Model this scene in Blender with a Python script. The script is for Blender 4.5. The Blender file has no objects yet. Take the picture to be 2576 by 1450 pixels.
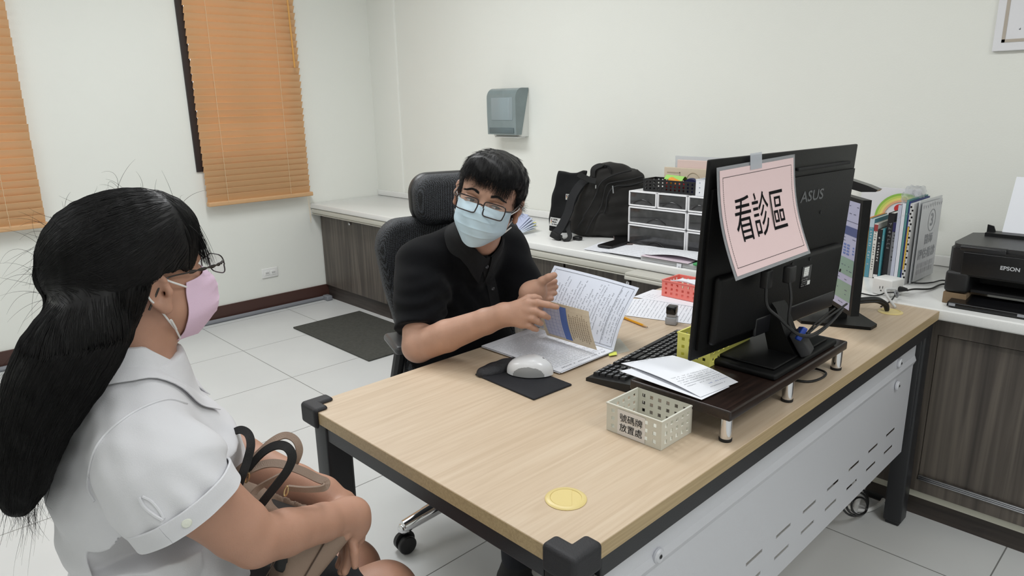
import bpy, bmesh, math, random
import numpy as np
from mathutils import Vector, Matrix, Euler
random.seed(7); np.random.seed(7)
SC = bpy.context.scene
COL = SC.collection

# ---------------------------------------------------------------- camera
CAM = np.array([-0.67189, -0.57969, 1.38676]); F_PX = 1767.0
YAW, PIT, ROL = 0.804714, -0.258601, -0.0181098
_cy, _sy, _cp, _sp = math.cos(YAW), math.sin(YAW), math.cos(PIT), math.sin(PIT)
_d = np.array([_cy*_cp, _sy*_cp, _sp]); _r0 = np.array([_sy, -_cy, 0.0]); _u0 = np.cross(_r0, _d)
_c, _s = math.cos(ROL), math.sin(ROL)
AXR = _c*_r0 + _s*_u0; AXU = -_s*_r0 + _c*_u0; AXD = _d
cam = bpy.data.cameras.new('camera'); co = bpy.data.objects.new('camera', cam); COL.objects.link(co)
cam.sensor_width = 36; cam.lens = 36*F_PX/2576; cam.clip_start = 0.05; cam.clip_end = 100
co.matrix_world = Matrix([[AXR[i], AXU[i], -AXD[i], CAM[i]] for i in range(3)] + [[0, 0, 0, 1]])
SC.camera = co
def ray(px, py): return AXD + AXR*(px-1288)/F_PX - AXU*(py-725)/F_PX
def CS(px, py, dep): return CAM + ray(px, py)*dep            # a real place at a given distance
def PX(px, py, ax, val):                                     # where that sight line meets a real plane
    v = ray(px, py); return CAM + v*((val-CAM[ax])/v[ax])

# ---------------------------------------------------------------- view, sky, lights
SC.view_settings.view_transform = 'Standard'; SC.view_settings.look = 'None'
SC.view_settings.gamma = 1; SC.view_settings.use_curve_mapping = False
SC.view_settings.exposure = -0.33
wd = bpy.data.worlds.new('sky'); SC.world = wd; wd.use_nodes = True
bg = wd.node_tree.nodes['Background']; bg.inputs[0].default_value = (0.80, 0.90, 1.0, 1); bg.inputs[1].default_value = 5.0
def area(name, loc, size, power, color=(.965, .985, 1.0)):
    l = bpy.data.lights.new(name, 'AREA'); l.shape = 'RECTANGLE'; l.size, l.size_y = size; l.energy = power; l.color = color
    o = bpy.data.objects.new(name, l); COL.objects.link(o); o.location = loc; return o
LAMPS = [((0.80, 2.25), 36), ((-1.35, 2.45), 20), ((0.60, 0.65), 15), ((-1.35, 0.30), 4), ((0.55, -1.5), 27), ((-1.35, -1.5), 9)]  # last panel is an unseen addition that brightens the near side
CEIL = 2.72
for (lx, ly), pw in LAMPS:
    area('ceiling_lamp_light', (lx, ly, CEIL-0.05), (0.56, 1.16), pw)

# ---------------------------------------------------------------- materials
def rgb(r, g, b):
    f = lambda c: (c/255/12.92 if c/255 <= .04045 else ((c/255+.055)/1.055)**2.4)
    return (f(r), f(g), f(b), 1)
def mat(name, col, rough=.5, metal=0, spec=.5, bump=0, bscale=200, trans=0, alpha=1, coat=0, sub=0, sheen=0, var=0, vscale=8, emis=None):
    m = bpy.data.materials.new(name); m.use_nodes = True; nt = m.node_tree; b = nt.nodes['Principled BSDF']
    b.inputs['Base Color'].default_value = col; b.inputs['Roughness'].default_value = rough
    b.inputs['Metallic'].default_value = metal; b.inputs['Specular IOR Level'].default_value = spec
    b.inputs['Transmission Weight'].default_value = trans; b.inputs['Alpha'].default_value = alpha
    b.inputs['Coat Weight'].default_value = coat; b.inputs['Sheen Weight'].default_value = sheen
    if sub: b.inputs['Subsurface Weight'].default_value = sub; b.inputs['Subsurface Radius'].default_value = (.012, .005, .003); b.inputs['Subsurface Scale'].default_value = 1
    if emis: b.inputs['Emission Color'].default_value = emis[0]; b.inputs['Emission Strength'].default_value = emis[1]
    if bump or var:
        tc = nt.nodes.new('ShaderNodeTexCoord')
    if bump:
        n = nt.nodes.new('ShaderNodeTexNoise'); n.inputs['Scale'].default_value = bscale; n.inputs['Detail'].default_value = 3
        nt.links.new(tc.outputs['Object'], n.inputs['Vector'])
        bp = nt.nodes.new('ShaderNodeBump'); bp.inputs['Strength'].default_value = bump; bp.inputs['Distance'].default_value = .002
        nt.links.new(n.outputs['Fac'], bp.inputs['Height']); nt.links.new(bp.outputs['Normal'], b.inputs['Normal'])
    if var:
        n = nt.nodes.new('ShaderNodeTexNoise'); n.inputs['Scale'].default_value = vscale; n.inputs['Detail'].default_value = 4
        nt.links.new(tc.outputs['Object'], n.inputs['Vector'])
        h = nt.nodes.new('ShaderNodeHueSaturation'); h.inputs['Color'].default_value = col
        mr = nt.nodes.new('ShaderNodeMapRange'); mr.inputs['To Min'].default_value = 1-var; mr.inputs['To Max'].default_value = 1+var
        mr.inputs['From Min'].default_value = .3; mr.inputs['From Max'].default_value = .7
        nt.links.new(n.outputs['Fac'], mr.inputs['Value']); nt.links.new(mr.outputs['Result'], h.inputs['Value'])
        nt.links.new(h.outputs['Color'], b.inputs['Base Color'])
    return m
def grain(name, cols, scale, stretch, rough=.45, bump=.03, detail=6, coords='Object', dist=.6, spec=.5):
    m = bpy.data.materials.new(name); m.use_nodes = True; nt = m.node_tree; b = nt.nodes['Principled BSDF']
    tc = nt.nodes.new('ShaderNodeTexCoord'); mp = nt.nodes.new('ShaderNodeMapping'); mp.inputs['Scale'].default_value = stretch
    n = nt.nodes.new('ShaderNodeTexNoise'); n.inputs['Scale'].default_value = scale; n.inputs['Detail'].default_value = detail; n.inputs['Distortion'].default_value = dist
    cr = nt.nodes.new('ShaderNodeValToRGB'); e = cr.color_ramp.elements
    e[0].position = .3; e[0].color = cols[0]; e[1].position = .7; e[1].color = cols[-1]
    if len(cols) == 3: k = e.new(.5); k.color = cols[1]
    nt.links.new(tc.outputs[coords], mp.inputs['Vector']); nt.links.new(mp.outputs['Vector'], n.inputs['Vector'])
    nt.links.new(n.outputs['Fac'], cr.inputs['Fac']); nt.links.new(cr.outputs['Color'], b.inputs['Base Color'])
    bp = nt.nodes.new('ShaderNodeBump'); bp.inputs['Strength'].default_value = bump*5; bp.inputs['Distance'].default_value = .0008
    nt.links.new(n.outputs['Fac'], bp.inputs['Height']); nt.links.new(bp.outputs['Normal'], b.inputs['Normal'])
    b.inputs['Roughness'].default_value = rough; b.inputs['Specular IOR Level'].default_value = spec
    return m
MT = {}
MT['wall'] = mat('wall_paint', rgb(232, 233, 227), .85, spec=.2, bump=.15, bscale=160, var=.012, vscale=1.5)
MT['ceil'] = mat('ceiling_paint', rgb(235, 235, 230), .9, spec=.2)
MT['white'] = mat('white_plastic', rgb(232, 232, 230), .35)
MT['black'] = mat('black_plastic', rgb(18, 18, 20), .45, bump=.1, bscale=600)
MT['blackg'] = mat('black_gloss', rgb(12, 12, 14), .15)
MT['blackmat'] = mat('black_matte', rgb(24, 24, 26), .7)
MT['metalb'] = mat('black_powder_coated_steel', rgb(33, 34, 38), .42, bump=.1, bscale=500)
MT['chrome'] = mat('chrome', rgb(225, 225, 228), .08, metal=1)
MT['alu'] = mat('aluminium', rgb(190, 192, 196), .3, metal=1)
MT['gold'] = mat('gold_metal', rgb(214, 190, 146), .3, metal=1)
MT['paper'] = mat('paper', rgb(232, 234, 240), .8, spec=.2)
MT['ink'] = mat('ink', rgb(86, 88, 98), .8, spec=.1)
MT['inkblack'] = mat('ink_black', rgb(22, 22, 24), .8, spec=.1)
MT['inkblue'] = mat('ink_blue', rgb(70, 95, 170), .8, spec=.1)
MT['glass'] = mat('glass', (1, 1, 1, 1), .02, trans=1)
MT['maple'] = grain('maple_laminate', [rgb(194, 172, 146), rgb(202, 181, 156), rgb(208, 189, 165)], 3.0, (1.0, 22, 22), rough=.42, bump=.02, dist=1.2)
MT['mapleedge'] = grain('maple_edge_band', [rgb(166, 144, 108), rgb(186, 163, 125)], 4, (1, 60, 60), rough=.5)
MT['greywood'] = grain('grey_brown_wood_laminate', [rgb(62, 56, 52), rgb(84, 77, 71), rgb(106, 98, 90)], 2.2, (16, 16, .55), rough=.45, bump=.03, dist=.8)
MT['darkwood'] = grain('dark_brown_wood_laminate', [rgb(26, 18, 16), rgb(46, 33, 28)], 4, (2, 40, 40), rough=.28)
MT['greykick'] = grain('grey_wood_kickboard', [rgb(48, 42, 40), rgb(70, 62, 57)], 2.5, (8, 1, 25), rough=.5)
MT['brownbase'] = mat('brown_skirting', rgb(72, 46, 40), .4)
MT['quartz'] = mat('white_stone_top', rgb(232, 232, 230), .22, var=.03, vscale=350)
MT['rail'] = mat('cream_profile', rgb(196, 194, 184), .35)
MT['silver'] = mat('silver_painted_steel', rgb(212, 213, 219), .38, metal=.15, bump=.25, bscale=900)
MT['skin_m'] = mat('skin_tan', rgb(188, 146, 124), .5, sub=.15, var=.06, vscale=30, bump=.12, bscale=400)
MT['skin_w'] = mat('skin_warm', rgb(182, 138, 116), .5, sub=.15, var=.05, vscale=25, bump=.12, bscale=400)
MT['hair'] = mat('black_hair', rgb(16, 15, 17), .5, spec=.35)
MT['cloth_b'] = mat('black_cotton', rgb(12, 13, 16), .9, spec=.12, bump=.5, bscale=900, sheen=.05)
MT['cloth_w'] = mat('white_blouse_cloth', rgb(216, 216, 220), .8, spec=.2, bump=.2, bscale=700, sheen=.2)

def floor_mat():
    m = bpy.data.materials.new('floor_tiles'); m.use_nodes = True; nt = m.node_tree; b = nt.nodes['Principled BSDF']; L = nt.links.new
    tc = nt.nodes.new('ShaderNodeTexCoord'); sp = nt.nodes.new('ShaderNodeSeparateXYZ'); L(tc.outputs['Object'], sp.inputs[0])
    def line(out, off):
        a = nt.nodes.new('ShaderNodeMath'); a.operation = 'SUBTRACT'; L(out, a.inputs[0]); a.inputs[1].default_value = off
        p = nt.nodes.new('ShaderNodeMath'); p.operation = 'PINGPONG'; L(a.outputs[0], p.inputs[0]); p.inputs[1].default_value = .3
        c = nt.nodes.new('ShaderNodeMath'); c.operation = 'LESS_THAN'; L(p.outputs[0], c.inputs[0]); c.inputs[1].default_value = .0019
        return c.outputs[0]
    lx = line(sp.outputs[0], .893); ly = line(sp.outputs[1], 3.337)
    mx = nt.nodes.new('ShaderNodeMath'); mx.operation = 'MAXIMUM'; L(lx, mx.inputs[0]); L(ly, mx.inputs[1])
    n = nt.nodes.new('ShaderNodeTexNoise'); n.inputs['Scale'].default_value = 2.5; n.inputs['Detail'].default_value = 6; L(tc.outputs['Object'], n.inputs['Vector'])
    cr = nt.nodes.new('ShaderNodeValToRGB'); cr.color_ramp.elements[0].color = rgb(206, 207, 207); cr.color_ramp.elements[1].color = rgb(220, 221, 220)
    L(n.outputs['Fac'], cr.inputs[0])
    mc = nt.nodes.new('ShaderNodeMixRGB'); L(mx.outputs[0], mc.inputs[0]); L(cr.outputs[0], mc.inputs[1]); mc.inputs[2].default_value = rgb(128, 128, 126)
    L(mc.outputs[0], b.inputs['Base Color']); b.inputs['Roughness'].default_value = .33
    bp = nt.nodes.new('ShaderNodeBump'); bp.invert = True; bp.inputs['Distance'].default_value = .001; L(mx.outputs[0], bp.inputs['Height']); L(bp.outputs[0], b.inputs['Normal'])
    return m
MT['floor'] = floor_mat()

# ---------------------------------------------------------------- builders
class MB:
    """collects vertices and faces (with material slots) for ONE mesh"""
    def __init__(s): s.v = []; s.f = []; s.m = []
    def add(s, vs, fs, mi=0):
        o = len(s.v); s.v += [tuple(map(float, v)) for v in vs]; s.f += [tuple(o+i for i in f) for f in fs]; s.m += [mi]*len(fs); return s
    def box(s, lo, hi, mi=0, rot=None, piv=None):
        x0, y0, z0 = lo; x1, y1, z1 = hi
        vs = [Vector(q) for q in ((x0,y0,z0),(x1,y0,z0),(x1,y1,z0),(x0,y1,z0),(x0,y0,z1),(x1,y0,z1),(x1,y1,z1),(x0,y1,z1))]
        if rot is not None:
            pv = Vector(piv) if piv is not None else Vector(((x0+x1)/2, (y0+y1)/2, (z0+z1)/2)); vs = [rot @ (v-pv) + pv for v in vs]
        return s.add(vs, [(0,3,2,1),(4,5,6,7),(0,1,5,4),(1,2,6,5),(2,3,7,6),(3,0,4,7)], mi)
    def rbox(s, lo, hi, r=.004, seg=3, mi=0, rot=None, piv=None):
        bm = bmesh.new(); bmesh.ops.create_cube(bm, size=1)
        c = [(a+b)/2 for a, b in zip(lo, hi)]; d = [abs(b-a) for a, b in zip(lo, hi)]
        for v in bm.verts: v.co = Vector((v.co.x*d[0], v.co.y*d[1], v.co.z*d[2]))
        r = min(r, min(d)*.49)
        bmesh.ops.bevel(bm, geom=bm.edges[:], offset=r, segments=seg, profile=.5, affect='EDGES')
        pv = Vector(piv) if piv is not None else Vector(c)
        vs = [v.co + Vector(c) for v in bm.verts]
        if rot is not None: vs = [rot @ (v-pv) + pv for v in vs]
        bm.verts.index_update(); fs = [tuple(v.index for v in f.verts) for f in bm.faces]; bm.free()
        return s.add(vs, fs, mi)
    def tube(s, pts, r, n=8, mi=0, cap=True, flat=None):
        """tube along points; r number or list; flat=(w,h) makes a strap"""
        pts = [Vector(p) for p in pts]; k = len(pts); rs = r if isinstance(r, (list, tuple)) else [r]*k
        vs = []; up = None
        for i, p in enumerate(pts):
            t = (pts[min(i+1, k-1)] - pts[max(i-1, 0)]).normalized()
            if up is None:
                up = Vector((0, 0, 1)) if abs(t.z) < .9 else Vector((1, 0, 0))
            a = t.cross(up).normalized(); b_ = a.cross(t).normalized(); up = b_
            for j in range(n):
                th = 2*math.pi*j/n
                if flat: q = a*math.cos(th)*flat[0] + b_*math.sin(th)*flat[1]
                else: q = (a*math.cos(th) + b_*math.sin(th))*rs[i]
                vs.append(p+q)
        fs = []
        for i in range(k-1):
            for j in range(n):
                fs.append((i*n+j, i*n+(j+1) % n, (i+1)*n+(j+1) % n, (i+1)*n+j))
        if cap: fs.append(tuple(range(n-1, -1, -1))); fs.append(tuple((k-1)*n+j for j in range(n)))
        return s.add(vs, fs, mi)
    def strap(s, pts, w, t, wdir, mi=0):
        """flat band: width direction wdir (vector or one per point)"""
        pts = [Vector(p) for p in pts]; k = len(pts); vs = []
        for i, p in enumerate(pts):
            tg = (pts[min(i+1, k-1)] - pts[max(i-1, 0)]).normalized()
            wd_ = Vector(wdir[i] if isinstance(wdir, list) else wdir); wd_ = (wd_ - tg*wd_.dot(tg)).normalized(); nn = tg.cross(wd_)
            for a, b_ in ((-1, -1), (1, -1), (1, 1), (-1, 1)): vs.append(p + wd_*a*w/2 + nn*b_*t/2)
        fs = [(i*4+j, i*4+(j+1) % 4, i*4+4+(j+1) % 4, i*4+4+j) for i in range(k-1) for j in range(4)]
        fs += [(3, 2, 1, 0), tuple((k-1)*4+j for j in range(4))]
        return s.add(vs, fs, mi)
    def lathe(s, prof, c=(0, 0, 0), n=32, mi=0, axis=(0, 0, 1)):
        q = Vector((0, 0, 1)).rotation_difference(Vector(axis)); vs = []; c = Vector(c); k = len(prof)
        for r, z in prof:
            for j in range(n):
                th = 2*math.pi*j/n; vs.append(q @ Vector((r*math.cos(th), r*math.sin(th), z)) + c)
        fs = [(i*n+j, i*n+(j+1) % n, (i+1)*n+(j+1) % n, (i+1)*n+j) for i in range(k-1) for j in range(n)]
        if prof[0][0] > 1e-6: fs.append(tuple(range(n-1, -1, -1)))
        if prof[-1][0] > 1e-6: fs.append(tuple((k-1)*n+j for j in range(n)))
        return s.add(vs, fs, mi)
    def prism(s, poly, o, ax, ay, az, t, mi=0):
        """2D polygon in plane (o; ax, ay), extruded t along az"""
        o, ax, ay, az = map(Vector, (o, ax, ay, az)); n = len(poly)
        vs = [o+ax*x+ay*y for x, y in poly] + [o+ax*x+ay*y+az*t for x, y in poly]
        fs = [tuple(range(n-1, -1, -1)), tuple(range(n, 2*n))] + [(i, (i+1) % n, n+(i+1) % n, n+i) for i in range(n)]
        return s.add(vs, fs, mi)
    def grid(s, fn, nu, nv, mi=0, thick=0, tn=None):
        """sheet fn(u,v)->point, optional thickness along tn(u,v)"""
        P = [[Vector(fn(i/nu, j/nv)) for j in range(nv+1)] for i in range(nu+1)]
        vs = [P[i][j] for i in range(nu+1) for j in range(nv+1)]; W = nv+1
        fs = [(i*W+j, (i+1)*W+j, (i+1)*W+j+1, i*W+j+1) for i in range(nu) for j in range(nv)]
        if thick:
            N = []
            for i in range(nu+1):
                for j in range(nv+1):
                    du = P[min(i+1, nu)][j]-P[max(i-1, 0)][j]; dv = P[i][min(j+1, nv)]-P[i][max(j-1, 0)]
                    N.append(du.cross(dv).normalized())
            o = len(vs); vs += [v - n*thick for v, n in zip(vs, N)]
            fs += [tuple(o+i for i in reversed(f)) for f in fs]
            ring = [(i, 0) for i in range(nu)] + [(nu, j) for j in range(nv)] + [(i, nv) for i in range(nu, 0, -1)] + [(0, j) for j in range(nv, 0, -1)]
            ring = [i*W+j for i, j in ring]; k = len(ring)
            fs += [(ring[(i+1) % k], ring[i], o+ring[i], o+ring[(i+1) % k]) for i in range(k)]
        return s.add(vs, fs, mi)
    def build(s, name, mats, parent=None, smooth=False, world=False, ang=35):
        me = bpy.data.meshes.new(name); vs = s.v
        if world and parent is not None:
            inv = parent_world(parent).inverted(); vs = [tuple(inv @ Vector(v)) for v in vs]
        me.from_pydata(vs, [], s.f); 
        if not isinstance(mats, (list, tuple)): mats = [mats]
        for m in mats: me.materials.append(m)
        if len(mats) > 1: me.polygons.foreach_set('material_index', s.m)
        me.validate(); me.update()
        if smooth:
            me.polygons.foreach_set('use_smooth', [True]*len(me.polygons))
            if ang: 
                try: me.set_sharp_from_angle(angle=math.radians(ang))
                except Exception: pass
        o = bpy.data.objects.new(name, me); COL.objects.link(o)
        if parent is not None: o.parent = parent
        return o
def parent_world(p):
    m = p.matrix_basis.copy()
    while p.parent is not None: p = p.parent; m = p.matrix_basis @ m
    return m
def thing(name, label, cat, loc=(0, 0, 0), rz=0, group=None):
    o = bpy.data.objects.new(name, None); COL.objects.link(o); o.empty_display_size = .05
    o.location = Vector([float(c) for c in loc]); o.rotation_euler = (0, 0, rz); o['label'] = label; o['category'] = cat
    if group: o['group'] = group
    return o
def tag(o, label, cat, group=None, kind=None):
    if label: o['label'] = label
    if cat: o['category'] = cat
    if group: o['group'] = group
    if kind: o['kind'] = kind
    return o
def struct(o, label=None):
    o['kind'] = 'structure'
    if label: o['label'] = label
    return o
def copy_tree(o, parent=None):
    c = o.copy(); COL.objects.link(c)
    if parent is not None: c.parent = parent
    for ch in list(o.children): copy_tree(ch, c)
    return c
def origin_to(o, loc):
    """move a top-level mesh's origin to loc without moving the mesh"""
    loc = Vector([float(c) for c in loc]); o.data.transform(Matrix.Translation(-loc)); o.location = loc; return o
def text_geo(body, size, weight=0, align='CENTER', shear=0):
    """writing as flat polygons in the XY plane: returns (verts, faces)"""
    cu = bpy.data.curves.new('t', 'FONT'); cu.body = body; cu.size = size; cu.align_x = align; cu.align_y = 'CENTER'; cu.offset = weight; cu.resolution_u = 3; cu.shear = shear
    o = bpy.data.objects.new('t', cu); COL.objects.link(o)
    dg = bpy.context.evaluated_depsgraph_get(); me = bpy.data.meshes.new_from_object(o.evaluated_get(dg))
    vs = [v.co.copy() for v in me.vertices]; fs = [tuple(p.vertices) for p in me.polygons]
    bpy.data.objects.remove(o); bpy.data.curves.remove(cu); bpy.data.meshes.remove(me)
    return vs, fs
def put_text(mb, body, size, o, ax, ay, mi, weight=0, sx=1, sy=1, align='CENTER', fn=None):
    vs, fs = text_geo(body, size, weight, align)
    if not vs: return
    if fn: pts = [fn(v.x*sx, v.y*sy) for v in vs]
    else:
        o, ax, ay = Vector(o), Vector(ax), Vector(ay); pts = [o + ax*v.x*sx + ay*v.y*sy for v in vs]
    mb.add(pts, fs, mi)
def marks(mb, fn, w, h, lines, mi, rnd, size=.0026, fill=.8, gap=1.15, vertical=False):
    """rows of tiny glyph-like strokes on a sheet; fn(x,y)->point on the sheet"""
    for (x0, x1, y) in lines:
        x = x0
        while x < x1:
            if rnd.random() < fill:
                s = size
                for _ in range(2):
                    a = x + rnd.random()*s*.3; b = y + (rnd.random()-.5)*s*.7; l = s*(.4+.4*rnd.random()); t = s*.075
                    q = [(a, b-t), (a+l, b-t), (a+l, b+t), (a, b+t)]
                    if vertical: q = [(c[1]-y+x, c[0]-x+y) for c in q]
                    mb.add([fn(*c) for c in q], [(0, 1, 2, 3)], mi)
                a = x+s*(.2+.5*rnd.random()); t = s*.07
                q = [(a-t, y-s*.42), (a+t, y-s*.42), (a+t, y+s*.42), (a-t, y+s*.42)]
                mb.add([fn(*c) for c in q], [(0, 1, 2, 3)], mi)
            x += size*gap

# ---------------------------------------------------------------- signed distance bodies
class SDF:
    def __init__(s, lo, hi, h):
        s.lo = np.array(lo, float); s.h = h; s.n = np.ceil((np.array(hi)-s.lo)/h).astype(int)+1
        s.V = np.full(tuple(s.n), .5, np.float32); s.ax = [(s.lo[i]+h*np.arange(s.n[i])).astype(np.float32) for i in range(3)]
    def _sl(s, lo, hi, m):
        a = np.maximum(np.floor((np.array(lo)-m-s.lo)/s.h).astype(int), 0); b = np.minimum(np.ceil((np.array(hi)+m-s.lo)/s.h).astype(int)+1, s.n)
        if np.any(b <= a): return None
        return tuple(slice(a[i], b[i]) for i in range(3))
    def _g(s, sl): return s.ax[0][sl[0]][:, None, None], s.ax[1][sl[1]][None, :, None], s.ax[2][sl[2]][None, None, :]
    def comb(s, sl, d, k, mode):
        V = s.V[sl]
        if mode == 'add':
            if k > 0: h = np.maximum(k-np.abs(V-d), 0)/k; s.V[sl] = np.minimum(V, d)-h*h*k*.25
            else: s.V[sl] = np.minimum(V, d)
        else:
            d = -d
            if k > 0: h = np.maximum(k-np.abs(V-d), 0)/k; s.V[sl] = np.maximum(V, d)+h*h*k*.25
            else: s.V[sl] = np.maximum(V, d)
    def cone(s, a, b, ra, rb=None, k=.02, mode='add'):
        rb = ra if rb is None else rb; a = np.array(a, float); b = np.array(b, float); R = max(ra, rb)
        sl = s._sl(np.minimum(a, b)-R, np.maximum(a, b)+R, k+.03)
        if sl is None: return s
        X, Y, Z = s._g(sl); ba = (b-a); L2 = max(float(ba@ba), 1e-10)
        t = np.clip(((X-a[0])*ba[0]+(Y-a[1])*ba[1]+(Z-a[2])*ba[2])/L2, 0, 1)
        d = np.sqrt((X-a[0]-t*ba[0])**2+(Y-a[1]-t*ba[1])**2+(Z-a[2]-t*ba[2])**2)-(ra+(rb-ra)*t)
        s.comb(sl, d.astype(np.float32), k, mode); return s
    def ell(s, c, r, M=None, k=.02, mode='add', f=None):
        """ellipsoid, M rows = its own axes in world"""
        c = np.array(c, float); r = np.array(r, float); M = np.eye(3) if M is None else np.array(M); R = r.max()
        sl = s._sl(c-R, c+R, k+.03)
        if sl is None: return s
        X, Y, Z = s._g(sl); X = X-c[0]; Y = Y-c[1]; Z = Z-c[2]
        q = [(X*M[i, 0]+Y*M[i, 1]+Z*M[i, 2]) for i in range(3)]
        k0 = np.sqrt(sum((q[i]/r[i])**2 for i in range(3))); k1 = np.sqrt(sum((q[i]/r[i]**2)**2 for i in range(3)))
        d = k0*(k0-1)/np.maximum(k1, 1e-6)
        s.comb(sl, d.astype(np.float32), k, mode); return s
    def chain(s, pr, k=.02, mode='add'):
        for (a, ra), (b, rb) in zip(pr[:-1], pr[1:]): s.cone(a, b, ra, rb, k, mode)
        return s
    def plane(s, c, n, lo=None, hi=None, k=.004):
        """cut away the side the normal points to"""
        sl = (slice(None),)*3 if lo is None else s._sl(lo, hi, 0)
        X, Y, Z = s._g(sl); n = np.array(n, float); n /= np.linalg.norm(n)
        d = ((X-c[0])*n[0]+(Y-c[1])*n[1]+(Z-c[2])*n[2]).astype(np.float32); s.comb(sl, -d, k, 'sub'); return s
    def warp(s, fn):
        X, Y, Z = s._g((slice(None),)*3); s.V += fn(X, Y, Z).astype(np.float32); return s
    def val(s, P):
        P = np.atleast_2d(P); g = (P-s.lo)/s.h; i = np.clip(np.floor(g).astype(int), 0, s.n-2); f = np.clip(g-i, 0, 1); o = 0
        for a in (0, 1):
            for b in (0, 1):
                for c in (0, 1):
                    w = (f[:, 0] if a else 1-f[:, 0])*(f[:, 1] if b else 1-f[:, 1])*(f[:, 2] if c else 1-f[:, 2])
                    o = o + w*s.V[i[:, 0]+a, i[:, 1]+b, i[:, 2]+c]
        return o
    def grad(s, P):
        e = s.h; P = np.atleast_2d(P)
        G = np.stack([s.val(P+np.eye(3)[i]*e)-s.val(P-np.eye(3)[i]*e) for i in range(3)], 1)
        return G/np.maximum(np.linalg.norm(G, axis=1, keepdims=True), 1e-9)
    def mesh(s, relax=2):
        V = s.V; S = V < 0; n = s.n
        c = np.zeros(tuple(n-1), np.int8)
        sls = [(a, b, d) for a in (0, 1) for b in (0, 1) for d in (0, 1)]
        for a, b, d in sls: c += S[a:n[0]-1+a, b:n[1]-1+b, d:n[2]-1+d]
        act = (c > 0) & (c < 8); I = np.argwhere(act); idx = np.full(act.shape, -1, np.int64); idx[act] = np.arange(len(I))
        P = np.zeros((len(I), 3)); cnt = np.zeros(len(I))
        for ax in range(3):
            o = [k for k in range(3) if k != ax]
            for p in (0, 1):
                for q in (0, 1):
                    A = I.copy(); A[:, o[0]] += p; A[:, o[1]] += q; B = A.copy(); B[:, ax] += 1
                    va = V[A[:, 0], A[:, 1], A[:, 2]]; vb = V[B[:, 0], B[:, 1], B[:, 2]]; m = (va < 0) != (vb < 0)
                    t = np.where(m, va/np.where(m, va-vb, 1), 0); X = A.astype(float); X[:, ax] += t
                    P[m] += X[m]; cnt[m] += 1
        P = P/cnt[:, None]
        F = []
        for ax in range(3):
            o = [k for k in range(3) if k != ax]
            sh = [slice(None)]*3; s0 = sh.copy(); s1 = sh.copy(); s0[ax] = slice(0, n[ax]-1); s1[ax] = slice(1, n[ax])
            A = S[tuple(s0)]; B = S[tuple(s1)]; D = A != B
            E = np.argwhere(D); ok = (E[:, o[0]] > 0) & (E[:, o[1]] > 0) & (E[:, o[0]] < n[o[0]]-1) & (E[:, o[1]] < n[o[1]]-1); E = E[ok]
            sg = A[E[:, 0], E[:, 1], E[:, 2]]
            q = []
            for da, db in ((-1, -1), (0, -1), (0, 0), (-1, 0)):
                G = E.copy(); G[:, o[0]] += da; G[:, o[1]] += db; q.append(idx[G[:, 0], G[:, 1], G[:, 2]])
            Q = np.stack(q, 1); fl = sg if ax != 1 else ~sg; Q[~fl] = Q[~fl][:, ::-1]; F.append(Q)
        F = np.concatenate(F); P = P*s.h+s.lo
        F = F[(F >= 0).all(1)]
        for _ in range(relax):      # light smoothing, then back onto the surface
            acc = np.zeros_like(P); ct = np.zeros(len(P))
            for i in range(4):
                a, b = F[:, i], F[:, (i+1) % 4]; np.add.at(acc, a, P[b]); np.add.at(ct, a, 1); np.add.at(acc, b, P[a]); np.add.at(ct, b, 1)
            P = .5*P+.5*acc/np.maximum(ct, 1)[:, None]
        return P, F
def np_obj(name, P, F, mats, parent=None, matidx=None, smooth=True):
    if parent is not None:
        M = np.array(parent_world(parent).inverted()); P = P@M[:3, :3].T+M[:3, 3]
    me = bpy.data.meshes.new(name); me.vertices.add(len(P)); me.vertices.foreach_set('co', P.astype(np.float32).ravel())
    me.loops.add(F.size); me.loops.foreach_set('vertex_index', F.astype(np.int32).ravel()); me.polygons.add(len(F))
    k = F.shape[1]; me.polygons.foreach_set('loop_start', np.arange(0, F.size, k, dtype=np.int32)); me.polygons.foreach_set('loop_total', np.full(len(F), k, np.int32))
    for m in (mats if isinstance(mats, (list, tuple)) else [mats]): me.materials.append(m)
    if matidx is not None: me.polygons.foreach_set('material_index', matidx.astype(np.int32))
    if smooth: me.polygons.foreach_set('use_smooth', np.ones(len(F), bool))
    me.update(calc_edges=True); me.validate()
    o = bpy.data.objects.new(name, me); COL.objects.link(o)
    if parent is not None: o.parent = parent
    return o
def catmull(pts, n=8):
    P = [np.array(p, float) for p in pts]; P = [2*P[0]-P[1]]+P+[2*P[-1]-P[-2]]; out = []
    for i in range(1, len(P)-2):
        for j in range(n):
            t = j/n; a, b, c, d = P[i-1], P[i], P[i+1], P[i+2]
            out.append(.5*((2*b)+(-a+c)*t+(2*a-5*b+4*c-d)*t*t+(-a+3*b-3*c+d)*t**3))
    out.append(P[-2]); return out
# ================================================================ THE ROOM
XB, YL = 2.37, 4.03            # wall behind the counter, wall with the windows
X0, Y0 = -2.6, -2.6
struct(MB().box((X0-.1, Y0-.1, -.1), (XB+.1, YL+.1, 0)).build('floor', MT['floor']))
struct(MB().box((X0-.1, Y0-.1, CEIL), (XB+.1, YL+.1, CEIL+.1)).build('ceiling', MT['ceil']))
struct(MB().box((XB, Y0-.1, 0), (XB+.12, YL+.3, CEIL)).build('wall_right', MT['wall']))
struct(MB().box((X0-.1, Y0-.1, 0), (X0, YL+.1, CEIL)).build('wall_back', MT['wall']))
struct(MB().box((X0-.1, Y0-.12, 0), (XB+.1, Y0, CEIL)).build('wall_near', MT['wall']))
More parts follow.
